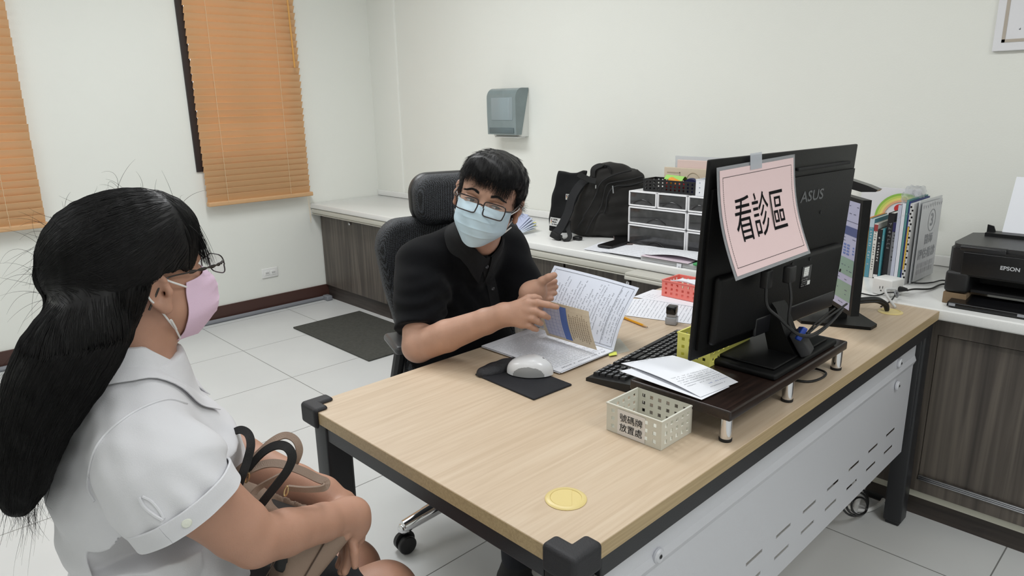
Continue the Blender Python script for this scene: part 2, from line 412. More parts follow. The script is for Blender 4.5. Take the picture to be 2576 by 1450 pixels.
# window wall with two openings
WIN = [(1.025, 1.72, 1.0, 2.35), (-.55, .155, .86, 2.35)]
w = MB(); WT = .16
xs = [X0, WIN[1][0], WIN[1][1], WIN[0][0], WIN[0][1], XB]
w.box((xs[0], YL, 0), (xs[1], YL+WT, CEIL)); w.box((xs[2], YL, 0), (xs[3], YL+WT, CEIL)); w.box((xs[4], YL, 0), (xs[5], YL+WT, CEIL))
for x0, x1, z0, z1 in WIN: w.box((x0, YL, 0), (x1, YL+WT, z0)); w.box((x0, YL, z1), (x1, YL+WT, CEIL))
struct(w.build('wall_left', MT['wall']))
MT['frame'] = mat('dark_bronze_frame', rgb(44, 36, 36), .4)
for i, (x0, x1, z0, z1) in enumerate(WIN):
    f = MB(); t = .045; y0, y1 = YL+.02, YL+.10
    f.box((x0, y0, z0), (x0+t, y1, z1)); f.box((x1-t, y0, z0), (x1, y1, z1)); f.box((x0+t, y0, z0), (x1-t, y1, z0+t)); f.box((x0+t, y0, z1-t), (x1-t, y1, z1))
    f.box(((x0+x1)/2-.02, y0, z0+t), ((x0+x1)/2+.02, y1, z1-t))
    if i == 0: f.box((x0-.012, YL-.012, z0-.005), (x0+.03, YL+.03, z1))
    wo = struct(f.build('window_%d' % (i+1), MT['frame']))
    MB().box((x0+t, y0+.03, z0+t), (x1-t, y0+.036, z1-t)).build('pane', MT['glass'], wo)
# soft pilaster step in the far corner, skirting, cable cover
struct(MB().rbox((XB-.012, 3.70, 0), (XB+.05, YL+.05, CEIL), .011, 4).build('trim_1', MT['wall'], smooth=True))
struct(MB().rbox((X0, YL-.012, 0), (1.86, YL, .105), .003).build('baseboard_left', MT['brownbase']))
c = MB().tube([(X0+.02, YL-.03, .014), (1.0, YL-.03, .014), (1.83, YL-.032, .014)], .014, 10)
c.rbox((1.79, YL-.10, 0), (1.835, YL-.03, .036), .008)
tag(origin_to(c.build('cable_conduit', mat('grey_conduit', rgb(128, 130, 136), .4), smooth=True), (0, YL-.03, 0)), 'round grey cable conduit running on the floor along the brown skirting', 'conduit')

# ---- ceiling lamps (above the frame)
for i, ((lx, ly), pw) in enumerate(LAMPS):
    lab = ['square-cornered white ceiling light panel over the space behind the seated man', 'white ceiling light panel over the far left of the room', 'white ceiling light panel over the desk',
           'white ceiling light panel over the space left of the seated woman', 'white ceiling light panel behind the camera', 'white ceiling light panel added behind the camera to its left as fill light'][i]
    t = thing('ceiling_light', lab, 'ceiling light', (lx, ly, CEIL), group='ceiling light panels')
    MB().box((-.30, -.60, -.03), (.30, -.585, 0)).box((-.30, .585, -.03), (.30, .60, 0)).box((-.30, -.585, -.03), (-.285, .585, 0)).box((.285, -.585, -.03), (.30, .585, 0)).build('frame', MT['white'], t)
    MB().box((-.284, -.584, -.012), (.284, .584, -.008)).build('diffuser', mat('lamp_diffuser', (1, 1, 1, 1), .6, emis=((1, 1, 1, 1), 1.2)), t)

# ---- venetian blinds
def slat_mat():
    m = bpy.data.materials.new('orange_blind_slat'); m.use_nodes = True; nt = m.node_tree; b = nt.nodes['Principled BSDF']
    b.inputs['Base Color'].default_value = rgb(226, 188, 140); b.inputs['Roughness'].default_value = .45
    tr = nt.nodes.new('ShaderNodeBsdfTranslucent'); tr.inputs['Color'].default_value = rgb(255, 165, 105)
    mx = nt.nodes.new('ShaderNodeMixShader'); mx.inputs[0].default_value = .20
    nt.links.new(b.outputs[0], mx.inputs[1]); nt.links.new(tr.outputs[0], mx.inputs[2]); nt.links.new(mx.outputs[0], nt.nodes['Material Output'].inputs['Surface']); return m
MT['slat'] = slat_mat(); MT['cord'] = mat('cream_cord', rgb(220, 196, 160), .7)
MT['blindrail'] = mat('orange_blind_rail', rgb(206, 164, 120), .45)
def blind(x0, x1, zb, zt, label, wand):
    t = thing('venetian_blind', label, 'window blind', (x0, YL-.05, zb), group='orange venetian blinds')
    W = x1-x0; m = MB(); z = .045; i = 0
    while z < zt-zb-.05:
        # each slat tilts nearly closed; gently curved
        a = math.radians(61 + (6 if z < .5 else 0)); hw = .0255; off = random.uniform(-.0015, .0015)
        def fn(u, v, z=z, a=a, off=off):
            s_ = (v-.5)*2*hw; return (u*W+off, s_*math.cos(a)*-1 + .0, z+s_*math.sin(a) + .002*(1-(2*v-1)**2))
        m.grid(fn, 1, 4, 0, .0025)
        z += .0435 if z > .3 else .0385; i += 1
    m.build('slats', MT['slat'], t, smooth=True, ang=60)
    MB().rbox((-.004, -.025, 0), (W+.010, .02, .028), .005).build('bottom_rail', MT['blindrail'], t, smooth=True)
    MB().rbox((-.002, -.028, zt-zb-.05), (W+.002, .028, zt-zb), .004).build('headrail', MT['blindrail'], t, smooth=True)
    for fx in (.17, .78):
        pts = [(W*fx + .001*math.sin(k*3), -.027 - .0015*(k % 2), .02+k*.0217) for k in range(int((zt-zb-.05)/.0217))]
        MB().tube(pts, .0011, 5).build('ladder_cord', MT['cord'], t)
    if wand:
        MB().tube([(W*.905, -.045, zt-zb-.05), (W*.925, -.045, .86)], .006, 8).build('tilt_wand', mat('honey_wand', rgb(214, 156, 78), .35), t, smooth=True)
        MB().tube([(W*.965, -.02, .03), (W*.955, -.02, -.02), (W*.958, -.022, -.10), (W*.962, -.022, -.19)], .0012, 5).tube([(W*.975, -.02, .03), (W*.968, -.022, -.08), (W*.967, -.022, -.17)], .0010, 5).build('pull_cord', MT['cord'], t)
    return t
blind(1.042, 1.757, .775, 2.45, 'wide orange-brown venetian blind hanging in the window by the room corner', True)
blind(-.62, .152, .765, 2.45, 'orange-brown venetian blind cut off by the left edge of the photo', False)

# ---- wall outlet
t = thing('wall_outlet', 'white double socket plate on the left wall above the skirting', 'wall socket', (1.42, YL, .268))
MB().rbox((-.058, -.008, -.034), (.058, 0, .034), .004).build('plate', MT['white'], t, smooth=True)
for sx in (-.022, .022):
    s_ = MB().rbox((sx-.018, -.0105, -.016), (sx+.018, -.007, .016), .003)
    s_.build('socket', MT['white'], t, smooth=True)
    k = MB(); [k.box((sx+dx-.0012, -.0112, -.006), (sx+dx+.0012, -.0103, .006)) for dx in (-.007, .003)]; k.lathe([(0, 0), (.0022, 0), (.0022, .0005), (0, .0005)], (sx+.011, -.0108, 0), 10, axis=(0, -1, 0))
    k.build('slots', MT['blackmat'], t)

# ---- counter, cabinets
ZA, ZB_ = .715, .745; XA, XBf = 1.775, 1.72; YS = .85
# long worktop (window side)
def profile_top(y0, y1, xf, z, deep, name, label):
    t = thing(name, label, 'worktop', ((xf+XB)/2, (y0+y1)/2, z))
    m = MB().rbox((xf-.005, y0, z-.035), (XB-.002, y1, z), .006); m.build('stone_slab', MT['quartz'], t, smooth=True, world=True)
    MB().rbox((XB-.022, y0, z+.001), (XB-.002, y1, z+.042), .005).build('upstand', MT['quartz'], t, smooth=True, world=True)
    return t
ta = profile_top(YS+.002, YL-.002, XA, ZA, 0, 'worktop', 'long white stone worktop along the wall from the room corner to the monitors')
MB().rbox((XA-.002, YS+.002, ZA-.072), (XA+.02, YL-.01, ZA-.037), .010, 4).box((XA-.004, YS+.002, ZA-.076), (XA+.02, YL-.01, ZA-.0725)).build('edge_profile', MT['rail'], ta, smooth=True, world=True)
tb = profile_top(Y0+.6, YS-.002, XBf, ZB_, 0, 'worktop', 'white stone worktop butting the end of the desk, under printer and books')
XC = 1.84
def cabinet(y0, y1, ztop, xf, label, doors, locks, plinth=.10, frame=False):
    t = thing('base_cabinet', label, 'cabinet', ((xf+XB)/2, (y0+y1)/2, 0), group='grey wood base cabinets')
    MB().box((xf+.02, y0, plinth), (XB-.004, y1, ztop)).build('carcass', MT['greywood'], t, world=True)
    MB().box((xf+.018, y0, 0), (XB-.01, y1, plinth-.001)).build('kickboard', MT['greykick'], t, world=True)
    for (a, b_) in doors:
        d = MB().rbox((xf, a+.002, plinth+.004), (xf+.018, b_-.002, ztop-.003), .0015).build('door', MT['greywood'], t, world=True)
    for ly, lz in locks:
        MB().lathe([(0, 0), (.0095, 0), (.0095, .010), (.007, .0125), (0, .0125)], (xf, ly, lz), 18, axis=(-1, 0, 0)).build('lock', MT['chrome'], t, smooth=True, world=True)
        MB().box((xf-.0134, ly-.001, lz-.005), (xf-.0126, ly+.001, lz+.005)).build('keyhole', MT['blackmat'], t, world=True)
    return t
TZ = ZA-.078
cabinet(3.222, YL-.004, TZ, XC, 'grey wood cabinet in the room corner by the skirting', [(3.224, 4.02)], [(3.615, .602)])
cabinet(2.42, 3.218, TZ, XC, 'grey wood cabinet hidden mostly behind the office chair', [(2.422, 3.216)], [(2.82, .602)])
cabinet(1.66, 2.416, TZ, XC, 'grey wood cabinet behind the seated man', [(1.662, 2.414)], [])
cabinet(.86, 1.656, TZ, XC, 'grey wood cabinet with a chrome lock above the red basket', [(1.262, 1.654), (.862, 1.258)], [(1.268, .59)])
# drawer pull profile over the cabinet beside the desk
tr = MB().rbox((XA-.10, .86, ZA-.045), (XA-.012, 1.17, ZA-.033), .003).rbox((XA-.105, .86, ZA-.062), (XA-.080, 1.17, ZA-.046), .004)
tag(origin_to(tr.build('slide_out_shelf', MT['rail'], smooth=True), (XA-.06, 1.0, ZA-.05)), 'thin cream slide-out shelf poking from under the worktop by the paper pile', 'shelf')
# sliding-door cabinet on the right
t = thing('sliding_door_cabinet', 'grey wood sliding-door cabinet with an aluminium track right of the desk', 'cabinet', (2.0, -.7, 0))
xf = 1.752; zt = ZB_-.037; y1 = .027; y0 = Y0+.6
MB().box((xf+.03, y0, .10), (XB-.004, .845, zt)).build('carcass', MT['greywood'], t, world=True)
MB().box((xf+.012, y0, .074), (XB-.02, .845, .0995)).build('shadow_gap_strip', mat('cream_strip', rgb(202, 200, 186), .6), t, world=True)
MB().box((xf+.030, y0, 0), (XB-.02, .845, .073)).build('kickboard', MT['greykick'], t, world=True)
MB().box((xf, y0, .102), (xf+.03, y1, .145)).box((xf, y0, zt-.055), (xf+.03, y1, zt)).box((xf, y1-.022, .145), (xf+.03, y1, zt-.055)).box((xf, y1, .102), (xf+.03, .845, zt)).build('face_frame', MT['greywood'], t, world=True)
MB().box((xf+.012, y0, .150), (xf+.028, y1-.024, zt-.06)).build('sliding_door', MT['greywood'], t, world=True)
rl = MB(); [rl.rbox((xf-.004, y0, .1455+k*.006), (xf+.010-k*.002, y1-.026, .1500+k*.006), .0015) for k in range(3)]
rl.build('track', MT['alu'], t, smooth=True, world=True)

# ---- floor mat
m = MB().rbox((1.303, 2.635, 0), (1.80, 3.516, .011), .004)
tag(origin_to(m.build('floor_mat', mat('charcoal_carpet', rgb(82, 82, 78), .95, spec=.1, bump=1, bscale=500, var=.12, vscale=60), smooth=True), (1.55, 3.08, 0)), 'dark grey rectangular floor mat in front of the grey cabinets', 'mat')

# ---- paper towel dispenser
dy0, dy1 = 2.41, 2.655; dm = (dy0+dy1)/2; hw = (dy1-dy0)/2
t = thing('towel_dispenser', 'translucent grey paper towel dispenser on the wall above the man', 'towel dispenser', (XB, dm, 1.19))
def side_prism(pts, w, name, m):
    return MB().prism(pts, (0, -w, 0), (-1, 0, 0), (0, 0, 1), (0, 1, 0), 2*w).build(name, m, t, smooth=True)
side_prism([(0, 0), (.060, 0), (.066, .012), (.012, .262), (0, .270)], hw-.004, 'back_case', mat('dispenser_white', rgb(225, 226, 222), .35))
MT['smoke'] = mat('smoke_grey_plastic', rgb(142, 156, 158), .12, trans=.2, var=.08, vscale=10)
pts = [(.064, .012), (.108, .012), (.112, .13)]
for k in range(8):
    a = math.pi/2*k/7; pts.append((.112-.055+.055*math.cos(a), .278-.055+.055*math.sin(a)))
pts += [(.004, .278), (.004, .262)]
side_prism(pts, hw, 'cover', MT['smoke'])
MB().rbox((-.1135, -.095, .095), (-.108, .085, .225), .004).build('front_window', mat('smoke_light', rgb(160, 175, 180), .1, trans=.2), t, smooth=True)
MB().rbox((-.1135, -.105, .020), (-.107, .105, .052), .003).build('lower_strip', mat('dispenser_dark', rgb(96, 110, 114), .2), t, smooth=True)
MB().rbox((-.075, -.10, -.008), (-.006, .10, .0), .003).build('towel_slot', MT['white'], t, smooth=True)

# ---- framed certificate top right
yA = .11; t = thing('wall_certificate', 'white printed notice with a bronze border hanging at the top right wall', 'poster', (XB, yA-.22, 1.53))
pst = MB().rbox((-.016, -.22, 0), (0, .22, .62), .002)
MT['bronze'] = mat('bronze_border', rgb(178, 168, 156), .5)
b_ = MB(); x_ = -.0175
for (a0, a1, c0, c1) in ((-.195, .195, .028, .038), (-.195, .195, .585, .595), (-.195, -.185, .028, .595), (.185, .195, .028, .595)): b_.box((x_, a0, c0), (-.0161, a1, c1))
b_.build('border', MT['bronze'], t)
k = pst; fn = lambda x, y: (-.0168, .17-x, y)
rn = random.Random(3)
for row, (xa, xb, sz) in {.07: (.02, .32, .008), .13: (.05, .09, .009), .17: (.06, .10, .009), .215: (.04, .09, .007), .235: (.03, .33, .008), .27: (.03, .33, .008), .33: (.03, .33, .008), .39: (.03, .33, .008)}.items():
    marks(k, fn, 0, 0, [(xa, xb, row)], 1, rn, size=sz, gap=1.9)


pst.build('board', [mat('acrylic_white', rgb(226, 226, 230), .25), MT['ink']], t)
# ================================================================ DESK
L_, W_, H_ = 1.719, .7915, .74
desk = thing('office_desk', 'maple-topped office desk with black steel legs and silver modesty panel', 'desk', (L_/2, W_/2, 0))
MB().rbox((0, 0, H_-.028), (L_, W_, H_), .0015, 2).build('tabletop', [MT['maple']], desk, world=True)
e = MB(); t_ = .0008
e.box((.001, -t_, H_-.0275), (L_-.001, -.0001, H_-.001)).box((.001, W_+.0001, H_-.0275), (L_-.001, W_+t_, H_-.001)).box((-t_, .001, H_-.0275), (-.0001, W_-.001, H_-.001))
e.build('edge_band', MT['mapleedge'], desk, world=True)
b_ = MB(); zr0, zr1 = H_-.070, H_-.0285
b_.rbox((.07, .005, zr0), (L_-.07, .04, zr1), .003).rbox((.07, W_-.055, zr0), (L_-.07, W_-.02, zr1), .003).rbox((.010, .07, zr0), (.045, W_-.07, zr1), .003).rbox((L_-.055, .07, zr0), (L_-.02, W_-.07, zr1), .003)
b_.build('frame_rail', MT['metalb'], desk, world=True)
for (lx, ly) in ((.006, .012), (.006, W_-.072), (L_-.064, .010), (L_-.064, W_-.072)):
    m = MB().rbox((lx, ly, .012), (lx+.06, ly+.055, H_-.0285), .006).rbox((lx+.055, ly+.008, .35) if lx < 1 else (lx-.004, ly+.008, .35), (lx+.066, ly+.046, H_-.075) if lx < 1 else (lx+.005, ly+.046, H_-.075), .003)
    m.rbox((lx+.006, ly+.006, 0), (lx+.054, ly+.049, .013), .004).build('leg', MT['metalb'], desk, smooth=True, world=True)
# modesty panel, bent, with two rows of slots
def perf(mb, o, ax, ay, nn, xs, ys, hole, th, mi=0):
    o, ax, ay, nn = map(Vector, (o, ax, ay, nn)); nx, ny = len(xs)-1, len(ys)-1
    P = lambda i, j, k: o+ax*xs[i]+ay*ys[j]+nn*(k*th)
    solid = lambda i, j: 0 <= i < nx and 0 <= j < ny and not hole(i, j)
    for i in range(nx):
        for j in range(ny):
            if not solid(i, j): continue
            for k in (0, 1): mb.add([P(i, j, k), P(i+1, j, k), P(i+1, j+1, k), P(i, j+1, k)], [(0, 1, 2, 3) if k else (3, 2, 1, 0)], mi)
            for di, dj, a, b in ((-1, 0, (i, j), (i, j+1)), (1, 0, (i+1, j+1), (i+1, j)), (0, -1, (i+1, j), (i, j)), (0, 1, (i, j+1), (i+1, j+1))):
                if not solid(i+di, j+dj): mb.add([P(*a, 0), P(*b, 0), P(*b, 1), P(*a, 1)], [(0, 1, 2, 3)], mi)
pz0, pz1 = .284, .668; px0, px1 = .10, 1.627; m = MB(); YP = .030
xs = [px0]; sl = []
k = 0; x_ = 1.530
while x_ > px0+.1: sl.append(x_); x_ -= .1415
u = []                              # rows: upper row ends at x, lower row shifted
edges = sorted(set([round(px0, 4), round(px1, 4)] + [round(a-.0, 4) for a in sl]))
up = [(s_-.075, s_) for s_ in sl]; lo = up
cuts = sorted(set([px0, px1] + [round(c, 5) for a in up+lo for c in a])); ys = [pz0, .3385, .3475, .3965, .4055, .58]
def hole(i, j):
    mid = (cuts[i]+cuts[i+1])/2
    if j == 3: return any(a < mid < b for a, b in up)
    if j == 1: return any(a < mid < b for a, b in lo)
    return False
perf(m, (0, YP, 0), (1, 0, 0), (0, 0, 1), (0, -1, 0), cuts, ys, hole, .0016)
prf = [(YP-.0016, .58), (YP-.006, .590), (YP-.0085, .597), (YP-.006, .604), (YP-.0030, .612), (YP-.0030, pz1), (YP-.0014, pz1), (YP-.0014, .611), (YP-.004, .604), (YP-.0065, .597), (YP-.004, .590), (YP, .58)]
m.prism(prf, (px0, 0, 0), (0, 1, 0), (0, 0, 1), (1, 0, 0), px1-px0)
pan = m.build('modesty_panel', MT['silver'], desk, world=True)
for (cx, cz) in ((1.475, .630), (1.482, .557), (.255, .608), (.262, .535)):
    k = MB().lathe([(0, 0), (.0125, 0), (.014, .002), (.014, .006), (.011, .009), (.005, .009), (.004, .0075), (0, .0075)], (cx, YP-.003, cz), 24, axis=(0, -1, 0))
    k.build('cam_fitting', MT['silver'], pan, smooth=True, world=True)
    MB().lathe([(0, 0), (.0035, 0), (.0035, .0008), (0, .0008)], (cx, YP-.0122, cz), 12, axis=(0, -1, 0)).build('screw_recess', MT['blackmat'], pan, world=True)
for px_, lab in ((.117, None), (1.606, None)):
    g = MB().lathe([(.022, .0), (.035, 0), (.0355, .001), (.033, .003), (.027, .0036), (.0262, .0022), (.0245, .0022)], (px_, .119 if px_ < 1 else .105, H_), 40)
    MTg = MT.setdefault('grommet', mat('yellow_grommet_plastic', rgb(222, 202, 138), .35))
    go = g.build('cable_grommet', MTg, desk, smooth=True, world=True)
    c_ = (px_, .119 if px_ < 1 else .105)
    if px_ < 1:
        cc = MB(); pts = []
        for k in range(41):
            a = 2*math.pi*k/40; pts.append((.0262*math.cos(a), .0262*math.sin(a)))
        # lid with a bite taken from the front right
        poly = [p for p in pts[:-1] if not (p[0]*.64-p[1]*.77 > .0125)]
        poly = sorted(poly, key=lambda p: math.atan2(p[1], p[0]))
        cc.prism([(p[0]*.985, p[1]*.985) for p in poly], (c_[0], c_[1], H_+.0010), (1, 0, 0), (0, 1, 0), (0, 0, 1), .002)
        cc.build('grommet_lid', MTg, go, world=True)
        cc = MB(); rot = Matrix.Rotation(math.radians(-50), 3, 'Z')
        for k in range(16):
            x = -.019+.038*k/15; hw = .004
            cc.box((c_[0]+.0178-.0045*0-.0012, c_[1]+x*0, H_), (c_[0]+.0178, c_[1]+.0001, H_+.0001)) if 0 else None
            p = rot @ Vector((.0175, x*.9, 0)); cc.box((c_[0]+p.x-.0045, c_[1]+p.y-.0005, H_+.0008), (c_[0]+p.x+.0045, c_[1]+p.y+.0005, H_+.0018), rot=rot)
        cc.build('brush', MTg, go, world=True)
    else:
        MB().lathe([(0, .001), (.026, .001), (.026, .0024), (0, .0024)], (c_[0], c_[1], H_), 32).build('grommet_lid', MTg, go, world=True)
# black corner protectors
MT['foam'] = mat('black_foam_rubber', rgb(33, 33, 37), .6, bump=.3, bscale=500)
def guard(cx, cy, sx, sy, label):
    """L-shaped cushion: arms along +x*sx and +y*sy"""
    g = SDF((min(cx, cx+sx*.09)-.03, min(cy, cy+sy*.09)-.03, H_-.07), (max(cx, cx+sx*.09)+.03, max(cy, cy+sy*.09)+.03, H_+.03), .0015)
    X, Y, Z = g._g((slice(None),)*3)
    def rb(x0, x1, y0, y1, z0, z1, r):
        ax_ = np.abs(X-(x0+x1)/2)-(x1-x0)/2+r; ay_ = np.abs(Y-(y0+y1)/2)-(y1-y0)/2+r; az_ = np.abs(Z-(z0+z1)/2)-(z1-z0)/2+r
        return np.sqrt(np.maximum(ax_, 0)**2+np.maximum(ay_, 0)**2+np.maximum(az_, 0)**2)+np.minimum(np.maximum(np.maximum(ax_, ay_), az_), 0)-r
    T = .0095; ln = .058; wd_ = .026
    xa, xb_ = sorted((cx-sx*T, cx+sx*ln)); ya, yb = sorted((cy-sy*T, cy+sy*wd_))
    d1 = rb(xa, xb_, ya, yb, H_-.040, H_+.009, .009)
    xa2, xb2 = sorted((cx-sx*T, cx+sx*wd_)); ya2, yb2 = sorted((cy-sy*T, cy+sy*ln))
    d2 = rb(xa2, xb2, ya2, yb2, H_-.040, H_+.009, .009)
    d = np.minimum(d1, d2)
    ix = (X-cx)*sx; iy = (Y-cy)*sy
    inner = np.maximum(np.maximum(-ix-.0008, -iy-.0008), (Z-H_-.0012))            # space taken by the desk top
    g.V = np.maximum(d, -inner).astype(np.float32)
    P, F = g.mesh(1); o = np_obj('corner_guard', P, F, MT['foam'])
    origin_to(o, (cx, cy, H_)); return tag(o, label, 'corner guard', 'black desk corner guards')
guard(0, 0, 1, 1, 'black rubber corner guard on the desk corner nearest the camera')
guard(0, W_, 1, -1, 'black rubber corner guard on the desk corner behind the handbag')

# ================================================================ SHEETS AND WRITING
rnd = random.Random(11)
def lerp(a, b, t): return np.array(a)*(1-t)+np.array(b)*t
def sheet(name, label, cat, c00, c10, c11, c01, bend=None, th=.0006, mats=None, rows=None, n=(10, 10), group=None, parent=None, stack=1, edge=.0):
    """paper from four corners; rows = [(u0,u1,v,size,mat)] of writing; bend(u,v)->offset vector"""
    bend = bend or (lambda u, v: np.zeros(3))
    f = lambda u, v: lerp(lerp(c00, c10, u), lerp(c01, c11, u), v)+bend(u, v)
    nrm = np.cross(np.array(c10)-np.array(c00), np.array(c01)-np.array(c00)); nrm /= np.linalg.norm(nrm)
    if nrm[2] < 0: nrm = -nrm
    W0 = np.linalg.norm(np.array(c10)-np.array(c00)); H0 = np.linalg.norm(np.array(c01)-np.array(c00))
    m = MB(); m.grid(lambda u, v: f(u, v), n[0], n[1], 0, th)
    mats = mats or [MT['paper'], MT['ink']]
    for (u0, u1, v, sz, mi) in (rows or []):
        fn = lambda x, y: f(min(max(x/W0, 0), 1), min(max(y/H0, 0), 1))+nrm*(th+.0005)
        marks(m, fn, 0, 0, [(u0*W0, u1*W0, v*H0)], mi, rnd, size=sz)
    o = m.build(name, mats, parent, world=parent is not None)
    if parent is None:
        cen = (np.array(c00)+c10+c11+c01)/4; origin_to(o, cen); tag(o, label, cat, group)
    return o
def A(*a): return np.array(a, float)

# ================================================================ THINGS ON THE DESK
# wrist-rest mouse pad
pad = thing('mouse_pad', 'black mouse pad with a raised gel wrist rest on the bare desk', 'mouse pad', (.435, .545, H_), math.radians(-2.5))
MB().rbox((-.062, -.110, 0), (.062, .100, .005), .0025).build('pad', mat('black_pad_cloth', rgb(24, 25, 31), .75, bump=.3, bscale=700), pad, smooth=True)
g = SDF((-.08, .04, -.01), (.08, .13, .04), .0015)
g.chain([((-.050, .086, .008), .0125), ((-.02, .080, .0095), .0145), ((.02, .080, .0095), .0145), ((.050, .086, .008), .0125)], k=.01)
g.ell((0, .082, .004), (.064, .026, .018), k=.012)
g.plane((0, 0, .0006), (0, 0, -1)); P, F = g.mesh(1)
wr = np_obj('wrist_rest', P, F, mat('black_gel_rest', rgb(27, 27, 32), .6, bump=.9, bscale=130)); wr.parent = pad
# mouse
mo = thing('computer_mouse', 'white wireless mouse with grey side grip on the black pad', 'mouse', (.470, .549, H_+.0055), math.radians(36)); mo.scale = (1.08, 1.1, 1.1)
def msh(u, v, grow=0, cut=None):
    th = 2*math.pi*u; ph = math.pi/2*v; c, s_ = math.cos(th), math.sin(th)
    a, b_ = .033, .052; r = math.sin(ph)**.62; hgt = .039*math.cos(ph)**.75
    y = b_*s_*r; x = a*c*r*(1-.10*(abs(s_)))
    tilt = .0 if s_ < 0 else 0; hgt *= (1.0 - .16*(y/b_) - .22*max(0, -y/b_)**2*0 - .3*max(0, (-y)/b_-.2))
    return (x, y, .002+max(hgt, 0))
m = MB(); m.grid(lambda u, v: msh(u, v), 120, 60)
# side grips as a second material: faces low on the sides
fi = []
for f in m.f:
    c = np.mean([m.v[i] for i in f], 0); fi.append(1 if (abs(c[0]) > .0225+.010*(c[2]/.03)**2 and -.040 < c[1] < .036 and c[2] < .026-.006*abs(c[1])/.03) else 0)
m.m = fi; m.add([msh(k/48, 1) for k in range(48)], [tuple(range(48))], 0)
m.build('shell', [mat('mouse_white', rgb(236, 237, 240), .28, coat=.3), mat('mouse_grip_grey', rgb(156, 157, 158), .6)], mo, smooth=True, ang=60)
MB().rbox((-.0022, -.034, .020), (.0022, -.0335, .0205), .0001).lathe([(0, -.0035), (.007, -.0035), (.0085, -.002), (.0085, .002), (.007, .0035), (0, .0035)], (0, -.027, .0300), 20, axis=(1, 0, 0)).build('scroll_wheel', mat('wheel_grey', rgb(120, 122, 125), .25, metal=.6), mo, smooth=True)
MB().tube([(msh(.75, v)[0], msh(.75, v)[1], msh(.75, v)[2]+.0001) for v in (.28, .45, .6, .75, .88, .97)], .0005, 5).build('button_seam', MT['ink'], mo)

# keyboard
KB = thing('keyboard', 'black full-size keyboard reaching under the monitor riser', 'keyboard', (.765, .372, H_), math.radians(180+5.0))
MB().prism([(-.076, 0), (.082, 0), (.082, .020), (.074, .023), (-.070, .011), (-.076, .008)], (-.222, 0, 0), (0, 1, 0), (0, 0, 1), (1, 0, 0), .444).build('case', MT['black'], KB)
MT['key'] = mat('key_black', rgb(30, 30, 33), .45, bump=.1, bscale=900); MT['legend'] = mat('key_legend', rgb(236, 238, 240), .6)
keymesh = {}
def key(x, y, w, d=.0150):
    kk = round(w, 4)
    z = .0115+(y+.07)/.144*.0115
    if kk not in keymesh:
        m = MB(); t = .0022; hw, hd = w/2-.0006, d/2-.0004
        m.add([(-hw, -hd, -.002), (hw, -hd, -.002), (hw, hd, -.002), (-hw, hd, -.002), (-hw+t*.7, -hd+t*.6, .0062), (hw-t*.7, -hd+t*.6, .0062), (hw-t*.7, hd-t, .0068), (-hw+t*.7, hd-t, .0068)], [(0,3,2,1),(4,5,6,7),(0,1,5,4),(1,2,6,5),(2,3,7,6),(3,0,4,7)], 0)
        zz = .0070
        if w < .05:
            for (a, b_, c_, d_) in ((-.0044, -.0010, .0026, .0036), (-.0044, .0018, .0006, .0015), (-.0026, -.0018, .0008, .0036), (.0008, .0034, -.0034, -.0025), (.0014, .0023, -.0042, -.0008)):
                m.add([(a, c_, zz), (b_, c_, zz), (b_, d_, zz), (a, d_, zz)], [(0, 1, 2, 3)], 1)
        o = m.build('key', [MT['key'], MT['legend']], KB); keymesh[kk] = o.data
    else:
        o = bpy.data.objects.new('key', keymesh[kk]); COL.objects.link(o); o.parent = KB
    o.location = (x, y, z); o.rotation_euler = (math.atan(.0115/.144), 0, 0)
u_ = .0186; x0 = -.212
rowsK = [(-.060, [1.25, 1.25, 1.25, 6.25, 1.25, 1.25, 1.25, 1.25]), (-.0415, [2.25]+[1]*10+[2.75]), (-.023, [1.75]+[1]*11+[2.25]), (-.0045, [1.5]+[1]*12+[1.5]), (.014, [1]*13+[2]), (.0385, [1, .6]+[1]*4+[.4]+[1]*4+[.4]+[1]*4)]
for yy, ws in rowsK:
    x = x0
    for i, w in enumerate(ws):
        if w not in (.6, .4): key(x+w*u_/2, yy, w*u_, .0172)
        x += w*u_
for yy in (.014, -.0045):
    for i in range(3): key(.0725+.0+u_*i+.0, yy, u_, .0172)
for i in range(3): key(.0725+u_*i, -.060, u_, .0172)
key(.0725+u_, -.0415, u_, .0172)
for j, yy in enumerate((-.060, -.0415, -.023, -.0045, .014)):
    for i in range(4): key(.1395+u_*i, yy, u_, .0172)
m = MB(); [m.lathe([(0, 0), (.0042, 0), (.0036, .0022), (0, .0024)], (-.19+k*.026, .062, .0217), 14) for k in range(16) if k not in (3, 4, 9)]
m.build('media_buttons', mat('media_button', rgb(150, 152, 158), .3, metal=.4), KB, smooth=True)

# riser
rs = thing('monitor_riser', 'dark brown wooden monitor riser on short chrome feet', 'monitor stand', (.752, .132, H_))
MB().rbox((.472, .018, .790), (1.032, .253, .812), .004).build('shelf', MT['darkwood'], rs, smooth=True, world=True)
for (lx, ly) in ((.492, .036), (.753, .034), (1.014, .033), (.50, .236), (.753, .236), (1.010, .236)):
    lg = MB().lathe([(.0, .006), (.0118, .006), (.0118, .050), (0, .050)], (lx, ly, H_), 24).build('leg', MT['chrome'], rs, smooth=True, world=True)
    MB().lathe([(0, 0), (.0122, 0), (.0128, .001), (.0128, .0062), (0, .0062)], (lx, ly, H_), 24).build('rubber_foot', MT['blackmat'], lg, smooth=True, world=True)

